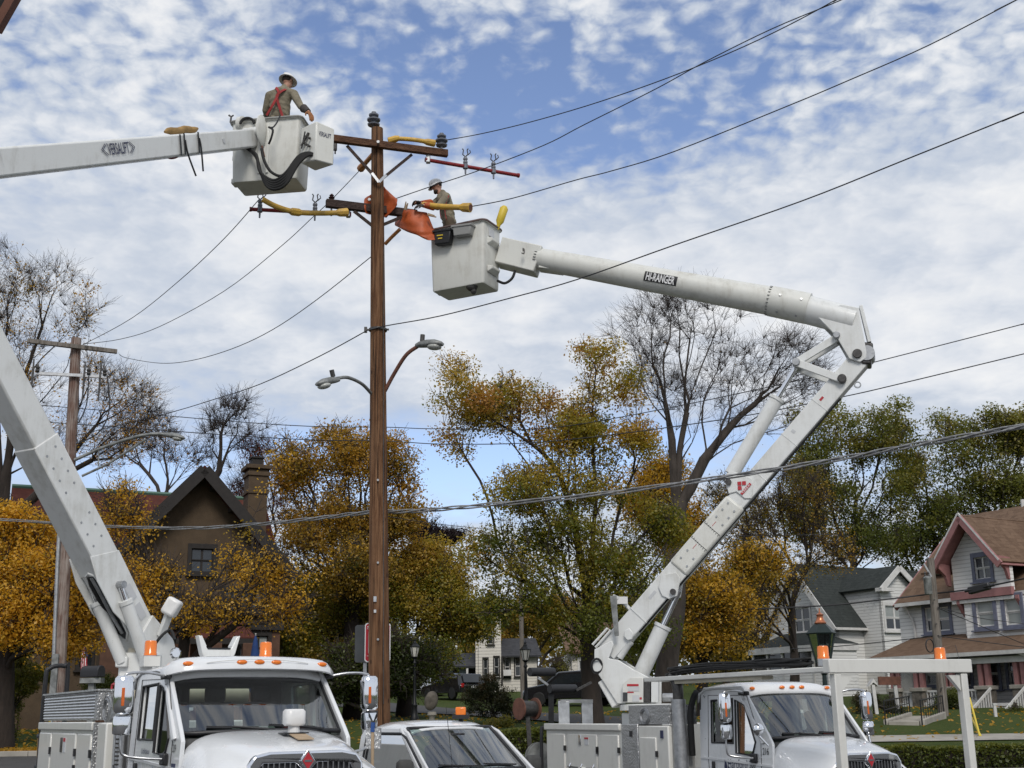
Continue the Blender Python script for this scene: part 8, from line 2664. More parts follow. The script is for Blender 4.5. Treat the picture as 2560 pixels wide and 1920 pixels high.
def bag():
 Mx = root_mat(TA)
 c = Mx @ V((-6.38, -1.0, 1.42))
 T = thing('canvas_bucket', 'tan canvas tool bag hanging on the black frame behind truck 209', 'tool bag', c)
 m = MB(Mx); m.loft([[V((-6.38 + q * x, -1.0 + q * y, z)) for x, y in ((-.15, -.17), (.15, -.17), (.15, .17), (-.15, .17))] for z, q in ((1.12, .85), (1.3, 1.0), (1.62, 1.05))]); o = m.build('bag_body', M['canvas'], T, world=True, bevel=0.05)
 for z in (1.15, 1.6):
  m = MB(Mx); m.box((-6.38, -1.0, z), (.34, .38, .07)); m.build('bag_band', M['seat'], T, world=True, bevel=0.03)
 m = MB(Mx); m.tube(bez([(-6.45, -1.15, 1.62), (-6.42, -1.1, 1.95), (-6.4, -.95, 1.62)], 5), .016, 6); m.build('rope_handle', M['yrope'], T, world=True)


bag()


def shovel():
 p = P(932, 1852, 14.2); t = P(936, 1777, 14.2)
 T = thing('shovel', 'D-handled shovel with blue grip standing between truck 209 and the pickup', 'shovel', p - UZ * .9)
 m = MB(); m.tube([p - UZ * .9, P(932, 1812, 14.2)], .018, 8); m.build('shaft', M['woodboard'], T, world=True)
 m = MB(); m.tube([P(931, 1830, 14.2), P(933, 1806, 14.2)], .024, 8); m.build('blue_collar', M['bluepaint'], T, world=True)
 m = MB(); m.tube([P(933, 1808, 14.2), P(924, 1790, 14.2), P(922, 1779, 14.2), P(943, 1779, 14.2), P(941, 1790, 14.2)], .013, 8, closed=True); m.build('d_grip', M['black'], T, world=True, smooth=60)
 q = p - UZ * .9
 m = MB(); m.prism([q + V((-.11, 0, 0)), q + V((.11, 0, 0)), q + V((.12, .01, -.2)), q + V((0, .03, -.3)), q + V((-.12, .01, -.2))], (0, .012, 0)); m.build('blade', M['dsteel'], T, world=True)
 m = MB(); m.box(P(934, 1846, 14.25), (.16, .1, .22)); m.build('holder', M['tread'], T, world=True)


shovel()


# ---------------------------------------------------------------- pickup
def pickup():
 v = P(1135, 1826, 16.6)
 T = thing('pickup_truck', 'white pickup parked between the two bucket trucks', 'pickup', (v.x, v.y, .02), rot_heading(33))
 W = M['white']
 MB.D = Matrix.Diagonal((1, .90, 1, 1))
 zt = 1.80
 hw = .70
 # cabin: windscreen frame, sides, roof as lofts
 def ws(u, t, o=0.0):
  y = u * (.80 - .12 * t)
  x = (.72 - .16 * u * u) + ((-.02 - .10 * u * u) - (.72 - .16 * u * u)) * t
  return V((x + o * .6, y, 1.20 + (1.70 - 1.20) * t + o * .8))
 vs = [ws(-1 + 2 * i / 12, j / 5) for j in range(6) for i in range(13)]
 fs = [(j * 13 + i, j * 13 + i + 1, (j + 1) * 13 + i + 1, (j + 1) * 13 + i) for j in range(5) for i in range(12)]
 m = MB(); m.add(vs, fs); wn = m.build('windscreen', M['glass'], T, smooth=60)
 per = [ws(-1 + 2 * i / 12, 0) for i in range(13)] + [ws(1, j / 5) for j in range(1, 6)] + [ws(1 - 2 * i / 12, 1) for i in range(1, 13)] + [ws(-1, 1 - j / 5) for j in range(1, 5)]
 m = MB(); m.tube(per, 0.022, 8, closed=True); m.build('windscreen_gasket', M['black'], wn, smooth=60)
 for y0, y1 in ((-.62, .0), (.05, .62)):
  m = MB(); m.bar(ws(y0 / .8, .10, .02), ws(y1 / .8, .05, .02), 0.02, 0.02); m.build('wiper', M['black'], wn)
 rings = []
 for i in range(21):
  u = -1 + i / 10
  dz = -.11 * abs(u) ** 4; dx = -.10 * u * u
  rings.append([V((x + dx * k, u * .74, z + dz)) for x, z, k in ((.02, 1.69, 1), (-.03, 1.735, 1), (-.2, 1.775, .8), (-.6, 1.795, .3), (-1.0, 1.785, 0), (-1.22, 1.74, 0), (-1.30, 1.60, 0))])
 m = MB(); m.loft(rings, closed=False, cap=False); m.build('roof', W, T, smooth=60, solid=.03)
 out = [(-1.30, .55), (.85, .55), (.85, 1.15), (.70, 1.21), (.02, 1.66), (-.15, 1.71), (-1.20, 1.71), (-1.30, 1.6)]
 h1 = [(-1.12, 1.22), (-1.10, 1.60), (-1.02, 1.635), (-.12, 1.635), (.02, 1.58), (.50, 1.25), (.48, 1.20), (-1.0, 1.18)]
 for s in (-1, 1):
  uy = (0, s * -.18, 1)
  m = MB()
  if s < 0: m.wall(out, [h1], (0, -1.06, 0), (1, 0, 0), uy, .04)
  else: m.wall([(-x, z) for x, z in out], [[(-x, z) for x, z in h1]], (0, 1.06, 0), (-1, 0, 0), uy, .04)
  dn = m.build('cab_side', W, T, bevel=0.02)
  sp = lambda x, z, o=0.0: V((x, s * (1.06 - .18 * z + o), z))
  m = MB(); m.tube([sp(x, z, .004) for x, z in h1], .018, 6, closed=True); m.build('window_seal', M['black'], dn)
  m = MB(); m.add([sp(x, z, -.02) for x, z in h1], [tuple(range(len(h1)))]); m.build('pane', M['sideglass'], dn)
  # door mirror: black shell
  c = sp(.42, 1.23, .20)
  m = MB(); rg = []
  for t, q in ((0, .6), (.15, .95), (.5, 1), (.85, .95), (1, .6)):
   rg.append(rounded_ring(c + V((0, 0, -.11)), V((0, 1, 0)), V((1, 0, 0)), .25 * q, .12 * q, .05 * q, .22 * t))
  m.loft(rg); mr = m.build('mirror', M['dash'], T, smooth=50)
  m = MB(); m.bar(sp(.45, 1.17, -.02), c - V((0, 0, .05)), .08, .05); m.build('mirror_foot', M['black'], mr)
  m = MB(); a, b = ws(s, -.03), ws(s, 1.03); m.prism([a + V((-.01, 0, 0)), b + V((-.01, 0, 0)), b + V((-.02, s * .09, 0)), a + V((-.02, s * .07, -.01))], (-.08, 0, -.03)); m.build('a_pillar', W, T, bevel=0.02)
  wheel(T, 1.25, s * .80, .37, .25, s); wheel(T, -2.2, s * .80, .37, .25, s)
  m = MB(); m.box((-2.35, s * .86, .92), (2.0, .10, .55)); m.build('bed_side', W, T, bevel=.03)
 # hood, front end, bed
 R_ = [(.62, [(0, 1.19), (.5, 1.185), (.75, 1.15), (.88, 1.0), (.9, .5)]), (1.2, [(0, 1.13), (.5, 1.125), (.76, 1.08), (.9, .95), (.92, .5)]), (1.75, [(0, 1.04), (.5, 1.03), (.74, .98), (.86, .85), (.88, .5)]), (1.85, [(0, .95), (.5, .94), (.7, .9), (.8, .8), (.82, .5)])]
 m = MB(); m.loft([[V((x, y, z)) for y, z in sym(h)] for x, h in R_], closed=False, cap=False); hd = m.build('hood', W, T, smooth=80)
 sb = hd.modifiers.new('sub', 'SUBSURF'); sb.levels = sb.render_levels = 1
 m = MB(); m.box((1.84, 0, .72), (.06, 1.3, .3)); m.build('grille', M['dash'], T, bevel=.02)
 m = MB(); m.box((1.92, 0, .48), (.16, 1.7, .2)); m.build('bumper', M['chrome'], T, bevel=.03)
 m = MB(); m.wall([(-.78, .6), (.78, .6), (.70, 1.7), (-.70, 1.7)], [[(-.6, 1.25), (-.58, 1.62), (.58, 1.62), (.6, 1.25)]], (-1.27, 0, 0), (0, 1, 0), (0, 0, 1), .04); m.build('cab_back', M['dash'], T)
 m = MB(); m.box((-.3, 0, .6), (2.0, 1.5, .08)); m.box((.42, 0, 1.10), (.4, 1.4, .14)); m.build('cab_floor', M['dash'], T)
 m = MB(); m.box((-2.35, 0, .75), (2.0, 1.65, .08)); m.box((-3.33, 0, .95), (.06, 1.7, .5)); m.build('bed', W, T)
 for y in (-.38, .38):
  m = MB(); m.box((-.55, y, .95), (.5, .5, .15)); m.bar((-.82, y, .95), (-.98, y, 1.46), .5, .14, up=(1, 0, 0)); m.box((-1.0, y, 1.53), (.1, .26, .14)); m.build('seat', M['seat'], T, bevel=.04)
 m = MB(); c = V((.12, .38, 1.14)); m.tube([c + V((-.09 * math.cos(a), .18 * math.sin(a), .16 * math.cos(a))) for a in [2 * math.pi * i / 18 for i in range(18)]], .014, 6, closed=True); m.build('steering_wheel', M['black'], T)
 m = MB(); m.box((.10, .0, 1.60), (.03, .22, .06)); m.build('rear_view_mirror', M['black'], T, bevel=.01)
 m = MB(); m.tube([(.95, -.62, 1.12), (.80, -.64, 1.95)], .004, 5); m.build('aerial', M['black'], T)
 MB.D = None
 # beacon on a post in the bed
 c = P(1152, 1794, 16.9)
 m = MB(); m.cyl(V((c.x, c.y, .8)), c, .03, 8); m.build('beacon_post', M['postblk'], T, world=True)
 m = MB(); m.box(c + UZ * .01, (.22, .14, .05)); m.build('beacon_tray', M['black'], T, world=True)
 m = MB(); m.box(c + UZ * .08, (.135, .12, .11)); m.build('beacon', M['yrope'] if False else M['amber'], T, world=True, bevel=.015)


pickup()
# ================================================================== people in the buckets
def remesh(o, vox, sm=3):
 md = o.modifiers.new('skin', 'REMESH'); md.mode = 'VOXEL'; md.voxel_size = vox; md.use_smooth_shade = True
 s = o.modifiers.new('smooth', 'SMOOTH'); s.iterations = sm; s.factor = .5
 return o


def limb(m, pts, rs, n=10):
 """tapered limb with rounded joints"""
 m.tube(pts, rs, n)
 for p, r in zip(pts, rs):
  m.ell(p, r, r, r, nu=10, nv=6)


def hand(m, w, d, up, s, curl, thumb_side):
 """palm and five bent fingers; w wrist, d pointing direction, up back-of-hand normal"""
 d = V(d).normalized(); sd = d.cross(up).normalized() * thumb_side; up = V(up).normalized()
 pc = w + d * .05 * s
 R = Matrix((d, sd, up)).transposed()
 m.ell(pc, .055 * s, .044 * s, .02 * s, R=R)
 for i, (o, L) in enumerate(((.033, .075), (.011, .085), (-.011, .08), (-.032, .062))):
  b = w + d * .088 * s + sd * o * s
  k1 = b + (d * math.cos(curl * .5) - up * math.sin(curl * .5)) * L * .45 * s
  k2 = k1 + (d * math.cos(curl) - up * math.sin(curl)) * L * .33 * s
  k3 = k2 + (d * math.cos(curl * 1.6) - up * math.sin(curl * 1.6)) * L * .27 * s
  limb(m, [b, k1, k2, k3], [.0115 * s, .0105 * s, .0095 * s, .008 * s], 8)
 b = w + d * .03 * s + sd * .04 * s
 k1 = b + (d * .6 + sd * .7 - up * .25).normalized() * .04 * s
 k2 = k1 + (d * .85 + sd * .25 - up * .45).normalized() * .035 * s
 limb(m, [b, k1, k2], [.015 * s, .012 * s, .010 * s], 8)


def hard_hat(T, c, fwd, upv, s, full):
 """shell, ridge and brim; c is the centre of the head"""
 f = V(fwd).normalized(); u = V(upv).normalized(); r = f.cross(u).normalized(); u = r.cross(f)
 b = c + u * .045 * s
 vs, fs = [], []
 nu, nv = 24, 8
 m = MB()
 rings = []
 for i in range(nv + 1):
  th = math.pi / 2 * i / nv
  rings.append([b + f * (.125 * s * math.cos(th) * math.cos(q)) + r * (.105 * s * math.cos(th) * math.sin(q)) + u * (.105 * s * math.sin(th) + .0) for q in [2 * math.pi * j / nu for j in range(nu)]])
 m.loft(rings)
 o = m.build('hard_hat', M['hat'], T, world=True, smooth=60)
 m = MB()
 inner, outer = [], []
 for j in range(nu):
  q = 2 * math.pi * j / nu
  e = (.047 if full else .012) + (.03 if math.cos(q) > .3 and not full else 0) + (.008 * math.cos(q))
  inner.append(b + f * (.122 * s * math.cos(q)) + r * (.102 * s * math.sin(q)) + u * .004)
  outer.append(b + f * ((.125 + e) * s * math.cos(q)) + r * ((.105 + e) * s * math.sin(q)) - u * (.016 * s + e * .25))
 m.loft([inner, outer, [p - u * .007 for p in outer], [p - u * .010 for p in inner]], cap=False)
 m.build('brim', M['hat'], o, world=True, smooth=50)
 m = MB(); m.tube([b + f * (.127 * s * math.cos(t)) + u * (.108 * s * math.sin(t)) for t in [rad(20 + 14 * i) for i in range(11)]], .010 * s, 6); m.build('ridge', M['hat'], o, world=True, smooth=60)
 return o


def head_shape(m, c, fwd, upv, s):
 f = V(fwd).normalized(); u = V(upv).normalized(); r = f.cross(u).normalized(); u = r.cross(f)
 R = Matrix((f, r, u)).transposed()
 m.ell(c + u * .02 * s, .098 * s, .078 * s, .115 * s, R=R, nu=16, nv=12)                # skull
 m.ell(c + f * .025 * s - u * .055 * s, .072 * s, .062 * s, .075 * s, R=R)             # jaw
 m.ell(c + f * .082 * s - u * .105 * s, .025 * s, .03 * s, .022 * s, R=R)              # chin
 limb(m, [c + f * .096 * s + u * .018 * s, c + f * .122 * s - u * .022 * s], [.010 * s, .016 * s], 8)   # nose
 m.ell(c + f * .094 * s - u * .058 * s, .012 * s, .026 * s, .008 * s, R=R)             # lips
 for sd in (-1, 1):
  m.ell(c + r * sd * .080 * s - u * .002 * s - f * .005 * s, .024 * s, .010 * s, .034 * s, R=R)      # ears
  m.ell(c + f * .088 * s + r * sd * .032 * s + u * .022 * s, .012 * s, .016 * s, .009 * s, R=R)      # eyes


def person(label, J, fwd, hfwd, hup, s, hat_full, glove, straps, beard=False):
 """J: world joints"""
 base = J['footl'].lerp(J['footr'], .5)
 T = thing('person', label, 'person', V((base.x, base.y, base.z)))
 def body(m, k, parts):
  if 'legs' in parts:
   for a in 'lr':
    limb(m, [J['hip' + a], J['knee' + a], J['foot' + a] + UZ * .09], [.095 * s * k, .068 * s * k, .05 * s * k])
    limb(m, [J['foot' + a] + UZ * .05, J['foot' + a] + UZ * .04 + V(fwd) * .17], [.05 * s, .042 * s])
  if 'torso' in parts:
   mid = J['hipl'].lerp(J['hipr'], .5); ch = J['chest']; nk = J['neck']
   ax = (J['shr'] - J['shl']).normalized()
   for a, b, w, d in ((mid, mid.lerp(ch, .5), .155, .115), (mid.lerp(ch, .5), ch, .17, .12), (ch, ch.lerp(nk, .55), .175, .125)):
    for t in (0, .5, 1):
     p = a.lerp(b, t); fr = ax.cross(UZ).normalized()
     m.ell(p, w * s * k, d * s * k, .12 * s * k, R=Matrix((ax, fr, UZ)).transposed(), nu=14, nv=8)
   limb(m, [J['shl'], ch.lerp(nk, .75), J['shr']], [.075 * s * k, .085 * s * k, .075 * s * k])
  if 'arms' in parts:
   for a in 'lr':
    limb(m, [J['sh' + a], J['sh' + a].lerp(J['el' + a], .5), J['el' + a], J['wr' + a]], [.068 * s * k, .056 * s * k, .045 * s * k, .034 * s * k])
 m = MB()
 body(m, .86, ('legs', 'torso', 'arms'))
 limb(m, [J['neck'] - UZ * .06, J['head'] - V(hup) * .08 * s], [.06 * s, .058 * s])
 head_shape(m, J['head'], hfwd, hup, s)
 for a, ts in (('l', -1), ('r', 1)):
  hand(m, J['wr' + a], J['hd' + a], J['hu' + a], s * .95, J['curl' + a], ts)
 remesh(m.build('body', M['skin'], T, world=True, recalc=False), .011)
 # shirt
 m = MB(); body(m, 1.10, ('torso', 'arms'))
 m2 = MB();
 sh = MB();
 body(sh, 1.10, ('torso',))
 for a in 'lr':
  limb(sh, [J['sh' + a], J['sh' + a].lerp(J['el' + a], .5), J['el' + a], J['el' + a].lerp(J['wr' + a], J['sleeve' + a])], [.080 * s, .070 * s, .060 * s, .056 * s])
 limb(sh, [J['neck'] - UZ * .05, J['neck'] + UZ * .005], [.085 * s, .074 * s])
 rng = random.Random(3)
 ax = (J['shr'] - J['shl']).normalized(); fo = V(fwd).normalized(); mid = J['hipl'].lerp(J['hipr'], .5)
 for i in range(34):                            # folds of cloth
  t = rng.uniform(0, 1); th = rng.uniform(0, 2 * math.pi)
  rf = lambda tt, a_: J['chest'].lerp(mid, tt) + ax * (.178 * s * math.cos(a_)) + fo * (.124 * s * math.sin(a_))
  limb(sh, [rf(t, th), rf(min(1, t + .12), th + .35), rf(min(1, t + .2), th + .8)], [.012 * s, .016 * s, .010 * s], 6)
 for a in 'lr':
  for t in (.3, .55, .8, .95):
   p = J['sh' + a].lerp(J['el' + a], t)
   limb(sh, [p + ax * .05 * s, p + fo * .05 * s - UZ * .02, p - ax * .05 * s], [.018 * s, .02 * s, .016 * s], 6)
 remesh(sh.build('shirt', M['shirt'], T, world=True, recalc=False), .013, 2)
 m = MB()
 for a in 'lr':
  limb(m, [J['hip' + a], J['knee' + a], J['foot' + a] + UZ * .12], [.112 * s, .085 * s, .075 * s])
 mid = J['hipl'].lerp(J['hipr'], .5); m.ell(mid, .18 * s, .135 * s, .13 * s, R=Matrix(((J['shr'] - J['shl']).normalized(), UZ.cross((J['shr'] - J['shl']).normalized()), UZ)).transposed())
 remesh(m.build('trousers', M['trousers'], T, world=True, recalc=False), .018, 2)
 for a in 'lr':
  m = MB(); limb(m, [J['foot' + a] + UZ * .06, J['foot' + a] + UZ * .05 + V(fwd) * .17], [.06 * s, .05 * s]); remesh(m.build('boot', M['leather'], T, world=True, recalc=False), .018, 1)
  # glove with its gauntlet cuff
  m = MB(); hand(m, J['wr' + a], J['hd' + a], J['hu' + a], s * 1.22, J['curl' + a], 1 if a == 'r' else -1)
  remesh(m.build('glove', glove[0], T, world=True, recalc=False), .009, 1)
  d = (J['el' + a] - J['wr' + a])
  m = MB(); m.tube([J['wr' + a], J['wr' + a] + d * .25, J['wr' + a] + d * glove[2]], [.046 * s, .058 * s, .075 * s], 14); m.build('cuff', glove[1], T, world=True, smooth=50, solid=.006)
 # harness straps laid over the shirt
 for pts in straps:
  m = MB()
  p = bez(pts, 5)
  for q0, q1 in zip(p[:-1], p[1:]):
   m.bar(q0, q1 + (q1 - q0) * .12, .014, .045, up=(q1 - q0).cross(V(fwd)))
  m.build('harness_strap', M['harness'], T, world=True)
 hard_hat(T, J['head'], hfwd, hup, s, hat_full)
 f = V(hfwd).normalized(); u = V(hup).normalized(); r = f.cross(u).normalized(); R = Matrix((f, r, u)).transposed()
 m = MB(); m.ell(J['head'] - f * .028 * s + u * .012 * s, .080 * s, .084 * s, .075 * s, R=R); m.build('hair', M['hair'], T, world=True, smooth=60)
 if beard:
  m = MB(); m.ell(J['head'] + f * .05 * s - u * .088 * s, .052 * s, .062 * s, .044 * s, R=R); m.build('beard', M['hair'], T, world=True, smooth=60)
  m = MB(); m.tube([J['head'] + f * .02 * s + r * .09 * s + u * .025 * s, J['head'] + f * .112 * s + r * .06 * s + u * .022 * s, J['head'] + f * .122 * s + u * .018 * s, J['head'] + f * .112 * s - r * .06 * s + u * .022 * s, J['head'] + f * .02 * s - r * .09 * s + u * .025 * s], .015 * s, 8); m.build('sunglasses', M['black'], T, world=True, smooth=60)
 return T


def stand(J, c, floor, e1, s, fwd):
 """legs straight down from the hips to the bucket floor"""
 for a, d in (('l', -1), ('r', 1)):
  h = J['hip' + a]
  J['foot' + a] = V((h.x + e1.x * .03 * d, h.y + e1.y * .03 * d, floor))
  J['knee' + a] = h.lerp(J['foot' + a] + UZ * .09, .5) + V(fwd) * .03


# left worker: back to us, right hand on the control box
YA = 20.45
q = lambda x, y, dy=0.0: P(x, y, YA + dy)
J = dict(head=q(719, 203, .02), neck=q(712, 221), chest=q(703, 250), shl=q(674, 240, .02), shr=q(735, 236, -.06), ell=q(664, 276, .10), elr=q(752, 266, -.22), wrl=q(672, 305, .28), wrr=q(771, 279, -.42), hipl=q(683, 303), hipr=q(712, 303))
J['chest'] = q(701, 252)
J.update(hdl=V((.2, .6, -.6)), hul=V((0, .6, .6)), hdr=(q(783, 296, -.5) - J['wrr']), hur=V((.3, -.4, .8)), curll=.8, curlr=.7, sleevel=.75, sleever=.35)
stand(J, BCA, BCA.z + .05, A1, 1.0, V((.15, .98, 0)))
bk = lambda x, y: P(x, y, YA - .19)
person('worker in white hard hat seen from behind in the left bucket, red harness', J, V((.15, .98, 0)), V((.45, .85, -.25)), V((0.05, .2, 1)), 1.06, True, (M['leather'], M['sleeve'], .62),
  [[P(690, 219, YA - .10), bk(696, 228), bk(694, 240), bk(682, 262), P(667, 288, YA - .12)], [P(718, 222, YA - .10), bk(704, 228), bk(692, 240), bk(697, 262), bk(706, 290)]])

# right worker: side on, facing left, reaching over the crossarm
YB = 22.1
q = lambda x, y, dy=0.0: P(x, y, YB + dy)
J = dict(head=q(1092, 466, 0), neck=q(1106, 484, 0), chest=q(1114, 510, 0), shl=q(1116, 492, -.19), shr=q(1106, 494, .20), ell=q(1094, 518, -.45), elr=q(1084, 508, .10), wrl=q(1060, 513, -.62), wrr=q(1054, 508, -.32), hipl=q(1124, 556, -.09), hipr=q(1122, 556, .09))
J.update(hdl=V((-1, -.1, -.1)), hul=V((0, -.5, .85)), hdr=V((-1, -.1, .1)), hur=V((0, .4, .9)), curll=.9, curlr=1.0, sleevel=.12, sleever=.25)
stand(J, BCB, BCB.z + .05, V((0, -1, 0)), 1.0, V((-1, 0, 0)))
sd = lambda x, y: P(x, y, YB - .30)
person('bearded worker in white hard hat leaning from the right bucket, facing left', J, V((-1, -.05, 0)), V((-.86, -.18, -.48)), V((-.35, -.05, .93)), 1.04, False, (M['sleeve'], M['harness'] if False else M['blanket'], .70),
  [[sd(1109, 500), sd(1100, 522), sd(1102, 545)], [P(1122, 490, YB - .25), sd(1112, 520), sd(1116, 548)]], beard=True)


def pegs():
 for (x0, y0, x1, y1, lab) in ((1012, 524, 1015, 504, 'upright wooden blanket clamp near the right worker hands'), (1070, 536, 1086, 539, 'flat wooden blanket clamp at the right blanket edge')):
  a, b = Q(x0, y0, 20.05), Q(x1, y1, 20.0)
  T = thing('blanket_clamp', lab, 'clamp', a)
  m = MB(); m.bar(a, b, .03, .05, w2=.015, h2=.02); m.build('jaw', M['woodboard'], T, world=True)
  m = MB(); m.bar(a + V((.01, .05, .01)), b + V((.03, .05, -.01)), .03, .04, w2=.015, h2=.02); m.build('jaw', M['woodboard'], T, world=True)


pegs()


# ================================================================== street furniture
def lamp_post(label, px, Y, ytop, h_l, mats, clear=False):
 g = gpt(px, Y)
 top = P(px, ytop, Y)
 T = thing('lamp_post', label, 'lamp post', g, group=None)
 H = top.z - g.z
 s = h_l                                       # lantern height
 pm = mats
 base = H - s
 m = MB(); m.lathe([(.16, 0), (.16, .12), (.12, .2), (.10, .5), (.12, .55), (.07, .62), (.062, 1.2), (.05, base * .8), (.045, base - .25), (.075, base - .22), (.075, base - .18), (.045, base - .14), (.05, base - .05), (.10, base)], g, n=16); m.build('post_shaft', pm, T, world=True, smooth=40)
 n = 6
 z0, z1 = base, base + s * .52
 r0, r1 = s * .13, s * .25
 m = MB(); m.lathe([(r0, 0), (r0, .03), (r0 * .6, .05)], g + UZ * z0, n=n); ln = m.build('lantern_base', pm, T, world=True)
 for i in range(n):
  a, b = 2 * math.pi * i / n, 2 * math.pi * (i + 1) / n
  p = lambda r_, z_, t: g + V((r_ * math.cos(t), r_ * math.sin(t), z_))
  m = MB(); m.bar(p(r0, z0, a), p(r1, z1, a), s * .022, s * .022); m.build('lantern_bar', pm, ln, world=True)
  m = MB(); m.add([p(r0 * .97, z0 + .02, a), p(r0 * .97, z0 + .02, b), p(r1 * .97, z1, b), p(r1 * .97, z1, a)], [(0, 1, 2, 3)]); m.build('pane', M['sideglass'] if clear else M['frost'], ln, world=True)
 m = MB(); m.lathe([(r1 * 1.12, 0), (r1 * 1.15, s * .02), (r1 * .55, s * .17), (r1 * .45, s * .19)], g + UZ * z1, n=n); cp = m.build('lantern_roof', pm, T, world=True)
 m = MB(); m.lathe([(r1 * .42, s * .19), (r1 * .46, s * .21), (r1 * .30, s * .26), (r1 * .22, s * .33), (r1 * .30, s * .36), (r1 * .06, s * .40), (r1 * .04, s * .48)], g + UZ * z1, n=14); m.build('finial', M['copper'] if clear else pm, cp, world=True, smooth=50)
 m = MB(); m.lathe([(s * .03, 0), (s * .05, s * .08), (s * .055, s * .18), (s * .02, s * .27)], g + UZ * (z0 + .05), n=12); m.build('bulb', M['frost'], ln, world=True, smooth=50)
 return T


lamp_post('black lamp post with frosted lantern left of the lawn shrub', 1036, 47, 1594, .72, M['postblk'])
lamp_post('black lamp post with frosted lantern right of the lawn shrub', 1316, 46, 1600, .74, M['postblk'])
lamp_post('dark green gas lamp with copper finial before the green-roofed house', 2068, 27, 1520, 1.15, M['post'], True)


def signs():
 p = P(944, 1606, 21.9)
 g = V((p.x, p.y, 0))
 T = thing('road_sign', 'red and white regulatory sign mostly hidden behind the brown pole', 'sign', g + UZ * .3)
 w, h = msize(64, p), msize(96, p)
 e = V((.985, .17, 0)).normalized()
 n = V((e.y, -e.x, 0))
 def q(u, v, o=0): return p + e * u * w / 2 + UZ * v * h / 2 + n * o
 def rr(k, kw=1): return [q(a * k * kw if False else a * (1 - (1 - k) * 1), b * (1 - (1 - k) * .7)) for a, b in ((-.86, -1), (.86, -1), (1, -.9), (1, .9), (.86, 1), (-.86, 1), (-1, .9), (-1, -.9))]
 m = MB(); m.prism(rr(1), -n * .006); m.build('plate', M['white2'], T, world=True)
 m = MB(); m.prism([x + n * .002 for x in rr(.93)], n * .001); m.build('red_field', M['signred'], T, world=True)
 m = MB(); m.prism([q(a, b, .005) for a, b in ((-.72, -.55), (.72, -.55), (.72, .55), (-.72, .55))], n * .001); m.build('white_panel', M['white2'], T, world=True)
 text_part('STOP', 'lettering', M['white2'], T, q(0, .76, .006), e, UZ, h * .085, w * .82)
 text_part('TIME', 'lettering', M['white2'], T, q(0, -.76, .006), e, UZ, h * .085, w * .82)
 m = MB(); m.bar(V((p.x, p.y + .05, .0)), V((p.x, p.y + .05, p.z + h * .55)), .06, .04); m.build('post', M['steel'], T, world=True)
 p2 = P(910, 1609, 22.6)
 T = thing('road_sign', 'grey back of a second sign left of the brown pole', 'sign', V((p2.x, p2.y, .3)))
 w2, h2 = msize(46, p2), msize(92, p2)
 rg = rounded_ring(p2 - UZ * 0, V((1, 0, 0)), UZ, w2, h2, .05, 0)
 m = MB(); m.prism(rg, V((0, .006, 0))); m.build('plate', M['signback'], T, world=True)
 m = MB(); m.bar(V((p2.x + .02, p2.y + .04, 0)), V((p2.x + .02, p2.y + .04, p2.z + h2 * .5)), .06, .04); m.build('post', M['steel'], T, world=True)


signs()


def mailbox():
 p = P(232, 1680, 30.5)
 g = gpt(232, 30.5)
 T = thing('mailbox', 'black rounded mailbox on a grey post beyond truck 209', 'mailbox', g)
 w = .26; L = .55
 rings = []
 for x in (-L / 2, L / 2):
  rings.append([p + V((x, 0, 0)) + V((0, w / 2 * math.cos(t), w / 2 * math.sin(t) * 1.0 + .02)) for t in [math.pi * i / 10 for i in range(11)]] + [p + V((x, -w / 2, -.12)), p + V((x, w / 2, -.12))])
 R = Matrix.Rotation(rad(-25), 4, 'Z')
 rings = [[p + (R @ (v - p)) for v in r] for r in rings]
 m = MB(); m.loft(rings); m.build('box', M['black'], T, world=True, bevel=.01)
 m = MB(); m.box(p - UZ * .2, (.5, .3, .12)); m.build('bracket', M['lampgrey'], T, world=True)
 m = MB(); m.bar(g - UZ * .2, p - UZ * .2, .14, .14); m.build('post', M['lampgrey'], T, world=True)


mailbox()


def statue():
 g = gpt(1076, 44)
 T = thing('garden_ornament', 'dark oval stone leaning on a pale pedestal on the lawn', 'ornament', g)
 c = P(1078, 1752, 44)
 k = msize(1, c)
 m = MB(); m.ell(c, 17 * k, 10 * k, 24 * k, R=Matrix.Rotation(rad(12), 3, 'Y'), nu=14, nv=10); m.build('stone', M['stone'], T, world=True, smooth=60)
 m = MB(); m.lathe([(11 * k, -.2), (11 * k, 4 * k), (7 * k, 8 * k), (8 * k, 18 * k), (12 * k, 22 * k), (10 * k, 30 * k)], V((c.x + 2 * k, c.y, g.z)), n=12); m.build('pedestal', M['concrete'], T, world=True, smooth=40)


statue()


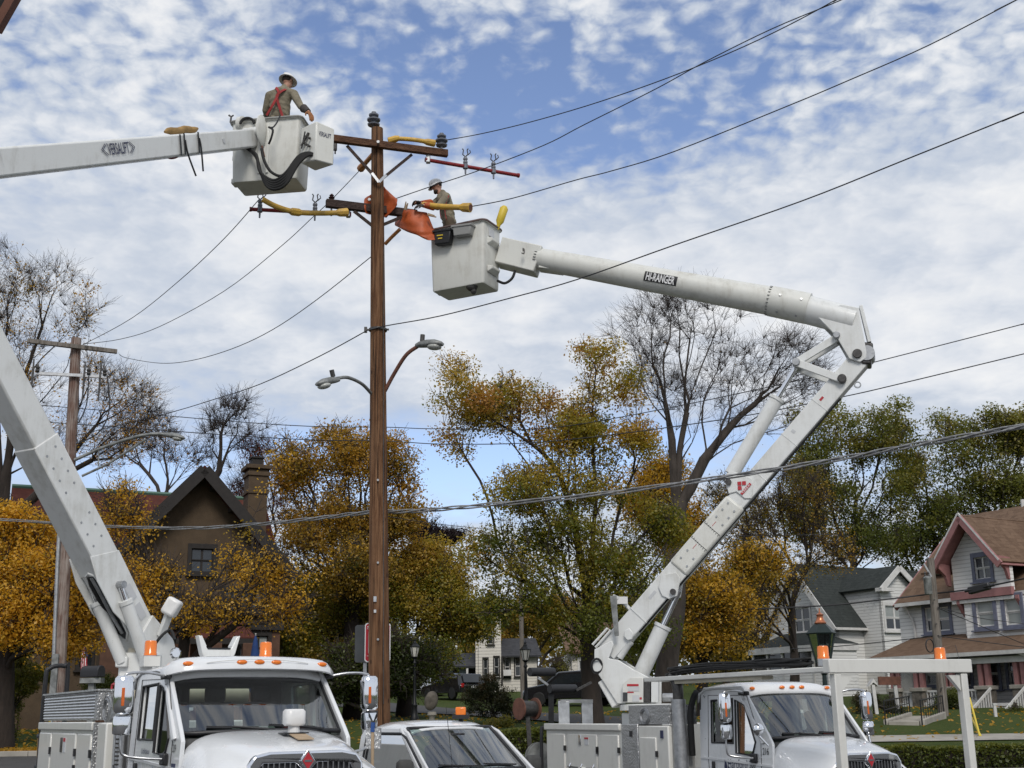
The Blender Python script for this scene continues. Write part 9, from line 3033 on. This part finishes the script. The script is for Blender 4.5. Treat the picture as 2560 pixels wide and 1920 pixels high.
def car(label, px, Y, heading, mat, L, W_, H, seats, plate=False, name='parked_car'):
 """simple but shaped estate body; x forward"""
 g = gpt(px, Y)
 T = thing(name, label, 'car', g, heading)
 prof = [(-L / 2, .35), (-L / 2 - .02, .75), (-L / 2 + .08, H * .58), (-L / 2 + .35, H * .96), (-L * .12, H), (L * .10, H * .97), (L * .27, H * .62), (L * .46, H * .54), (L / 2, H * .40), (L / 2, .32)]
 rings = []
 for u, q in ((-1, .90), (-.9, 1), (0, 1.0), (.9, 1), (1, .90)):
  rings.append([V((x * (.97 if abs(u) == 1 else 1), u * W_ / 2 * (1 if z < H * .6 else .86), z * (1 if abs(u) < 1 else .985) if z > .5 else z)) for x, z in prof])
 m = MB(); m.loft(rings); b = m.build('body', mat, T, bevel=.04)
 for s in (-1, 1):
  m = MB(); m.prism([V((x, s * (W_ / 2 * .90 + .008), z)) for x, z in ((-L / 2 + .35, H * .62), (-L / 2 + .52, H * .90), (L * .06, H * .91), (L * .20, H * .62))], V((0, s * .008, 0))); m.build('side_window', M['winglass'], b)
  for x in (-L * .3, L * .31):
   wheel(T, x, s * (W_ / 2 - .1), .34, .22, s)
  m = MB(); m.box((-L / 2 - .015, s * (W_ / 2 - .16), H * .52), (.06, .18, .22)); m.build('tail_light', M['taillight'], b)
  m = MB(); m.box((L * .46, s * (W_ / 2 - .2), H * .42), (.12, .28, .12)); m.build('headlight', M['blind'], b)
 m = MB(); m.prism([V((-L / 2 + .03, -W_ * .36, H * .62)), V((-L / 2 + .03, W_ * .36, H * .62)), V((-L / 2 + .26, W_ * .33, H * .90)), V((-L / 2 + .26, -W_ * .33, H * .90))], V((-.05, 0, .02))); m.build('rear_window', M['winglass'], b)
 m = MB(); m.prism([V((L * .27, -W_ * .36, H * .64)), V((L * .27, W_ * .36, H * .64)), V((L * .12, W_ * .34, H * .92)), V((L * .12, -W_ * .34, H * .92))], V((.05, 0, .03))); m.build('windscreen', M['winglass'], b)
 m = MB(); m.box((-L / 2 - .03, 0, H * .45), (.02, .34, .14)); m.build('number_plate', M['white2'], b)
 return T


car('black estate car parked on the lane beyond the lawn', 1132, 74, rad(125), M['carblack'], 4.4, 1.8, 1.45, 0)
car('silver car behind the left black lamp post on the lane', 1040, 80, rad(165), M['carsilver'], 4.4, 1.75, 1.4, 0)
car('dark minivan parked behind the centre maple trunk', 1432, 64, rad(160), M['carblack'], 4.7, 1.85, 1.7, 0)


def front_yard():
 # painted wooden sign with its own little roof, two leaning posts
 Y = 46.5
 a0, a1 = P(2182, 1712, Y), P(2193, 1790, Y)
 b0, b1 = P(2236, 1705, Y + .3), P(2248, 1787, Y + .3)
 T = thing('wooden_sign', 'white sign posts with a small peaked cap and brown board on the right lawn', 'sign', V((a1.x, a1.y, gz(Y))))
 for a, b in ((a0, a1), (b0, b1)):
  m = MB(); m.bar(V((b.x, b.y, gz(Y) - .2)), a, .12, .12); m.build('post', M['wtrim'], T, world=True)
 m = MB(); m.prism([P(2172, 1716, Y - .1), P(2184, 1696, Y - .1), P(2196, 1716, Y - .1), P(2184, 1706, Y - .1)], V((0, .4, 0))); m.build('peaked_cap', M['wtrim'], T, world=True)
 m = MB(); m.bar(P(2196, 1702, Y), P(2250, 1702, Y + .3), .06, .3); m.build('board', M['reel'], T, world=True)
 # concrete steps in the bank with black handrails
 Y0, Y1 = 39.0, 42.5
 n = 6
 T = thing('garden_steps', 'concrete steps in the lawn bank with black iron handrails', 'steps', gpt(2262, Y0))
 A = V((P(2262, 1835, Y0).x, Y0, gz(Y0))); B = V((P(2318, 1790, Y1).x, Y1, gz(Y1)))
 d = (B - A); t = V((d.x, d.y, 0)).normalized(); s_ = V((t.y, -t.x, 0))
 R = Matrix((s_, t, UZ)).transposed()
 for i in range(n):
  p = A.lerp(B, (i + .5) / n)
  m = MB(); m.box(V((p.x, p.y, p.z + .0)), (.9, d.length / n + .1, .2), R=R); m.build('step', M['concrete'], T, world=True, bevel=.02)
 for s in (-1, 1):
  m = MB(); m.bar(A + s_ * s * .54 + UZ * .02, B + s_ * s * .54 + UZ * .06, .14, .3); m.build('side_wall', M['concrete'], T, world=True, bevel=.03)
  m = MB(); m.tube([A + s_ * s * .54 + UZ * .0, A + s_ * s * .54 + UZ * .72, B + s_ * s * .54 + UZ * .72, B + s_ * s * .54], .022, 8); m.tube([A + s_ * s * .54 + UZ * .45, B + s_ * s * .54 + UZ * .5], .014, 6); m.build('handrail', M['postblk'], T, world=True)
  for i in range(1, 10):
   p = A.lerp(B, i / 10) + s_ * s * .54
   m = MB(); m.tube([p + UZ * .1, p + UZ * .72], .011, 6); m.build('baluster', M['postblk'], T, world=True)
 # yellow guy-wire guards
 for (x0, y0, x1, y1, lab) in ((2424, 1745, 2452, 1862, 'upper yellow guy-wire guard right of the white gantry post'), (2420, 1778, 2456, 1872, 'lower yellow guy-wire guard right of the white gantry post')):
  a, b = P(x0, y0, 36.5), P(x1, y1, 34.6)
  b.z = max(b.z, gz(b.y) + .02)
  T = thing('guy_guard', lab, 'guy wire', b)
  m = MB(); m.tube([a, b], .028, 8); m.build('guard', M['yrope'], T, world=True)
  m = MB(); m.tube([a, a + (a - b) * 1.6], .008, 6); m.build('guy_wire', M['wire'], T, world=True)
 p = gpt(2488, 43); T = thing('lawn_stake', 'short white stake in the lawn below the porch steps', 'stake', p)
 m = MB(); m.bar(p - UZ * .1, p + UZ * .38, .09, .09); m.build('stake', M['wtrim'], T, world=True); m = MB(); m.bar(p + UZ * .38, p + UZ * .43, .12, .12); m.build('stake_cap', M['wtrim'], T, world=True)
 # distant lamp seen through the gap in the leaves
 p = P(1240, 1468, 70)
 c = cobra('distant street lamp in the gap left of the centre maple', 'd', P(1300, 1464, 70.5), [P(1300, 1464, 70.5), P(1270, 1460, 70.3), P(1248, 1466, 70)], P(1252, 1466, 70), P(1222, 1468, 70), .05, M['lampgrey'])
 m = MB(); b = P(1302, 1462, 70.6); m.tube([V((b.x, b.y, gz(70))), b + UZ * .4], .12, 8); m.build('pole', M['greypole'], c, world=True)


front_yard()
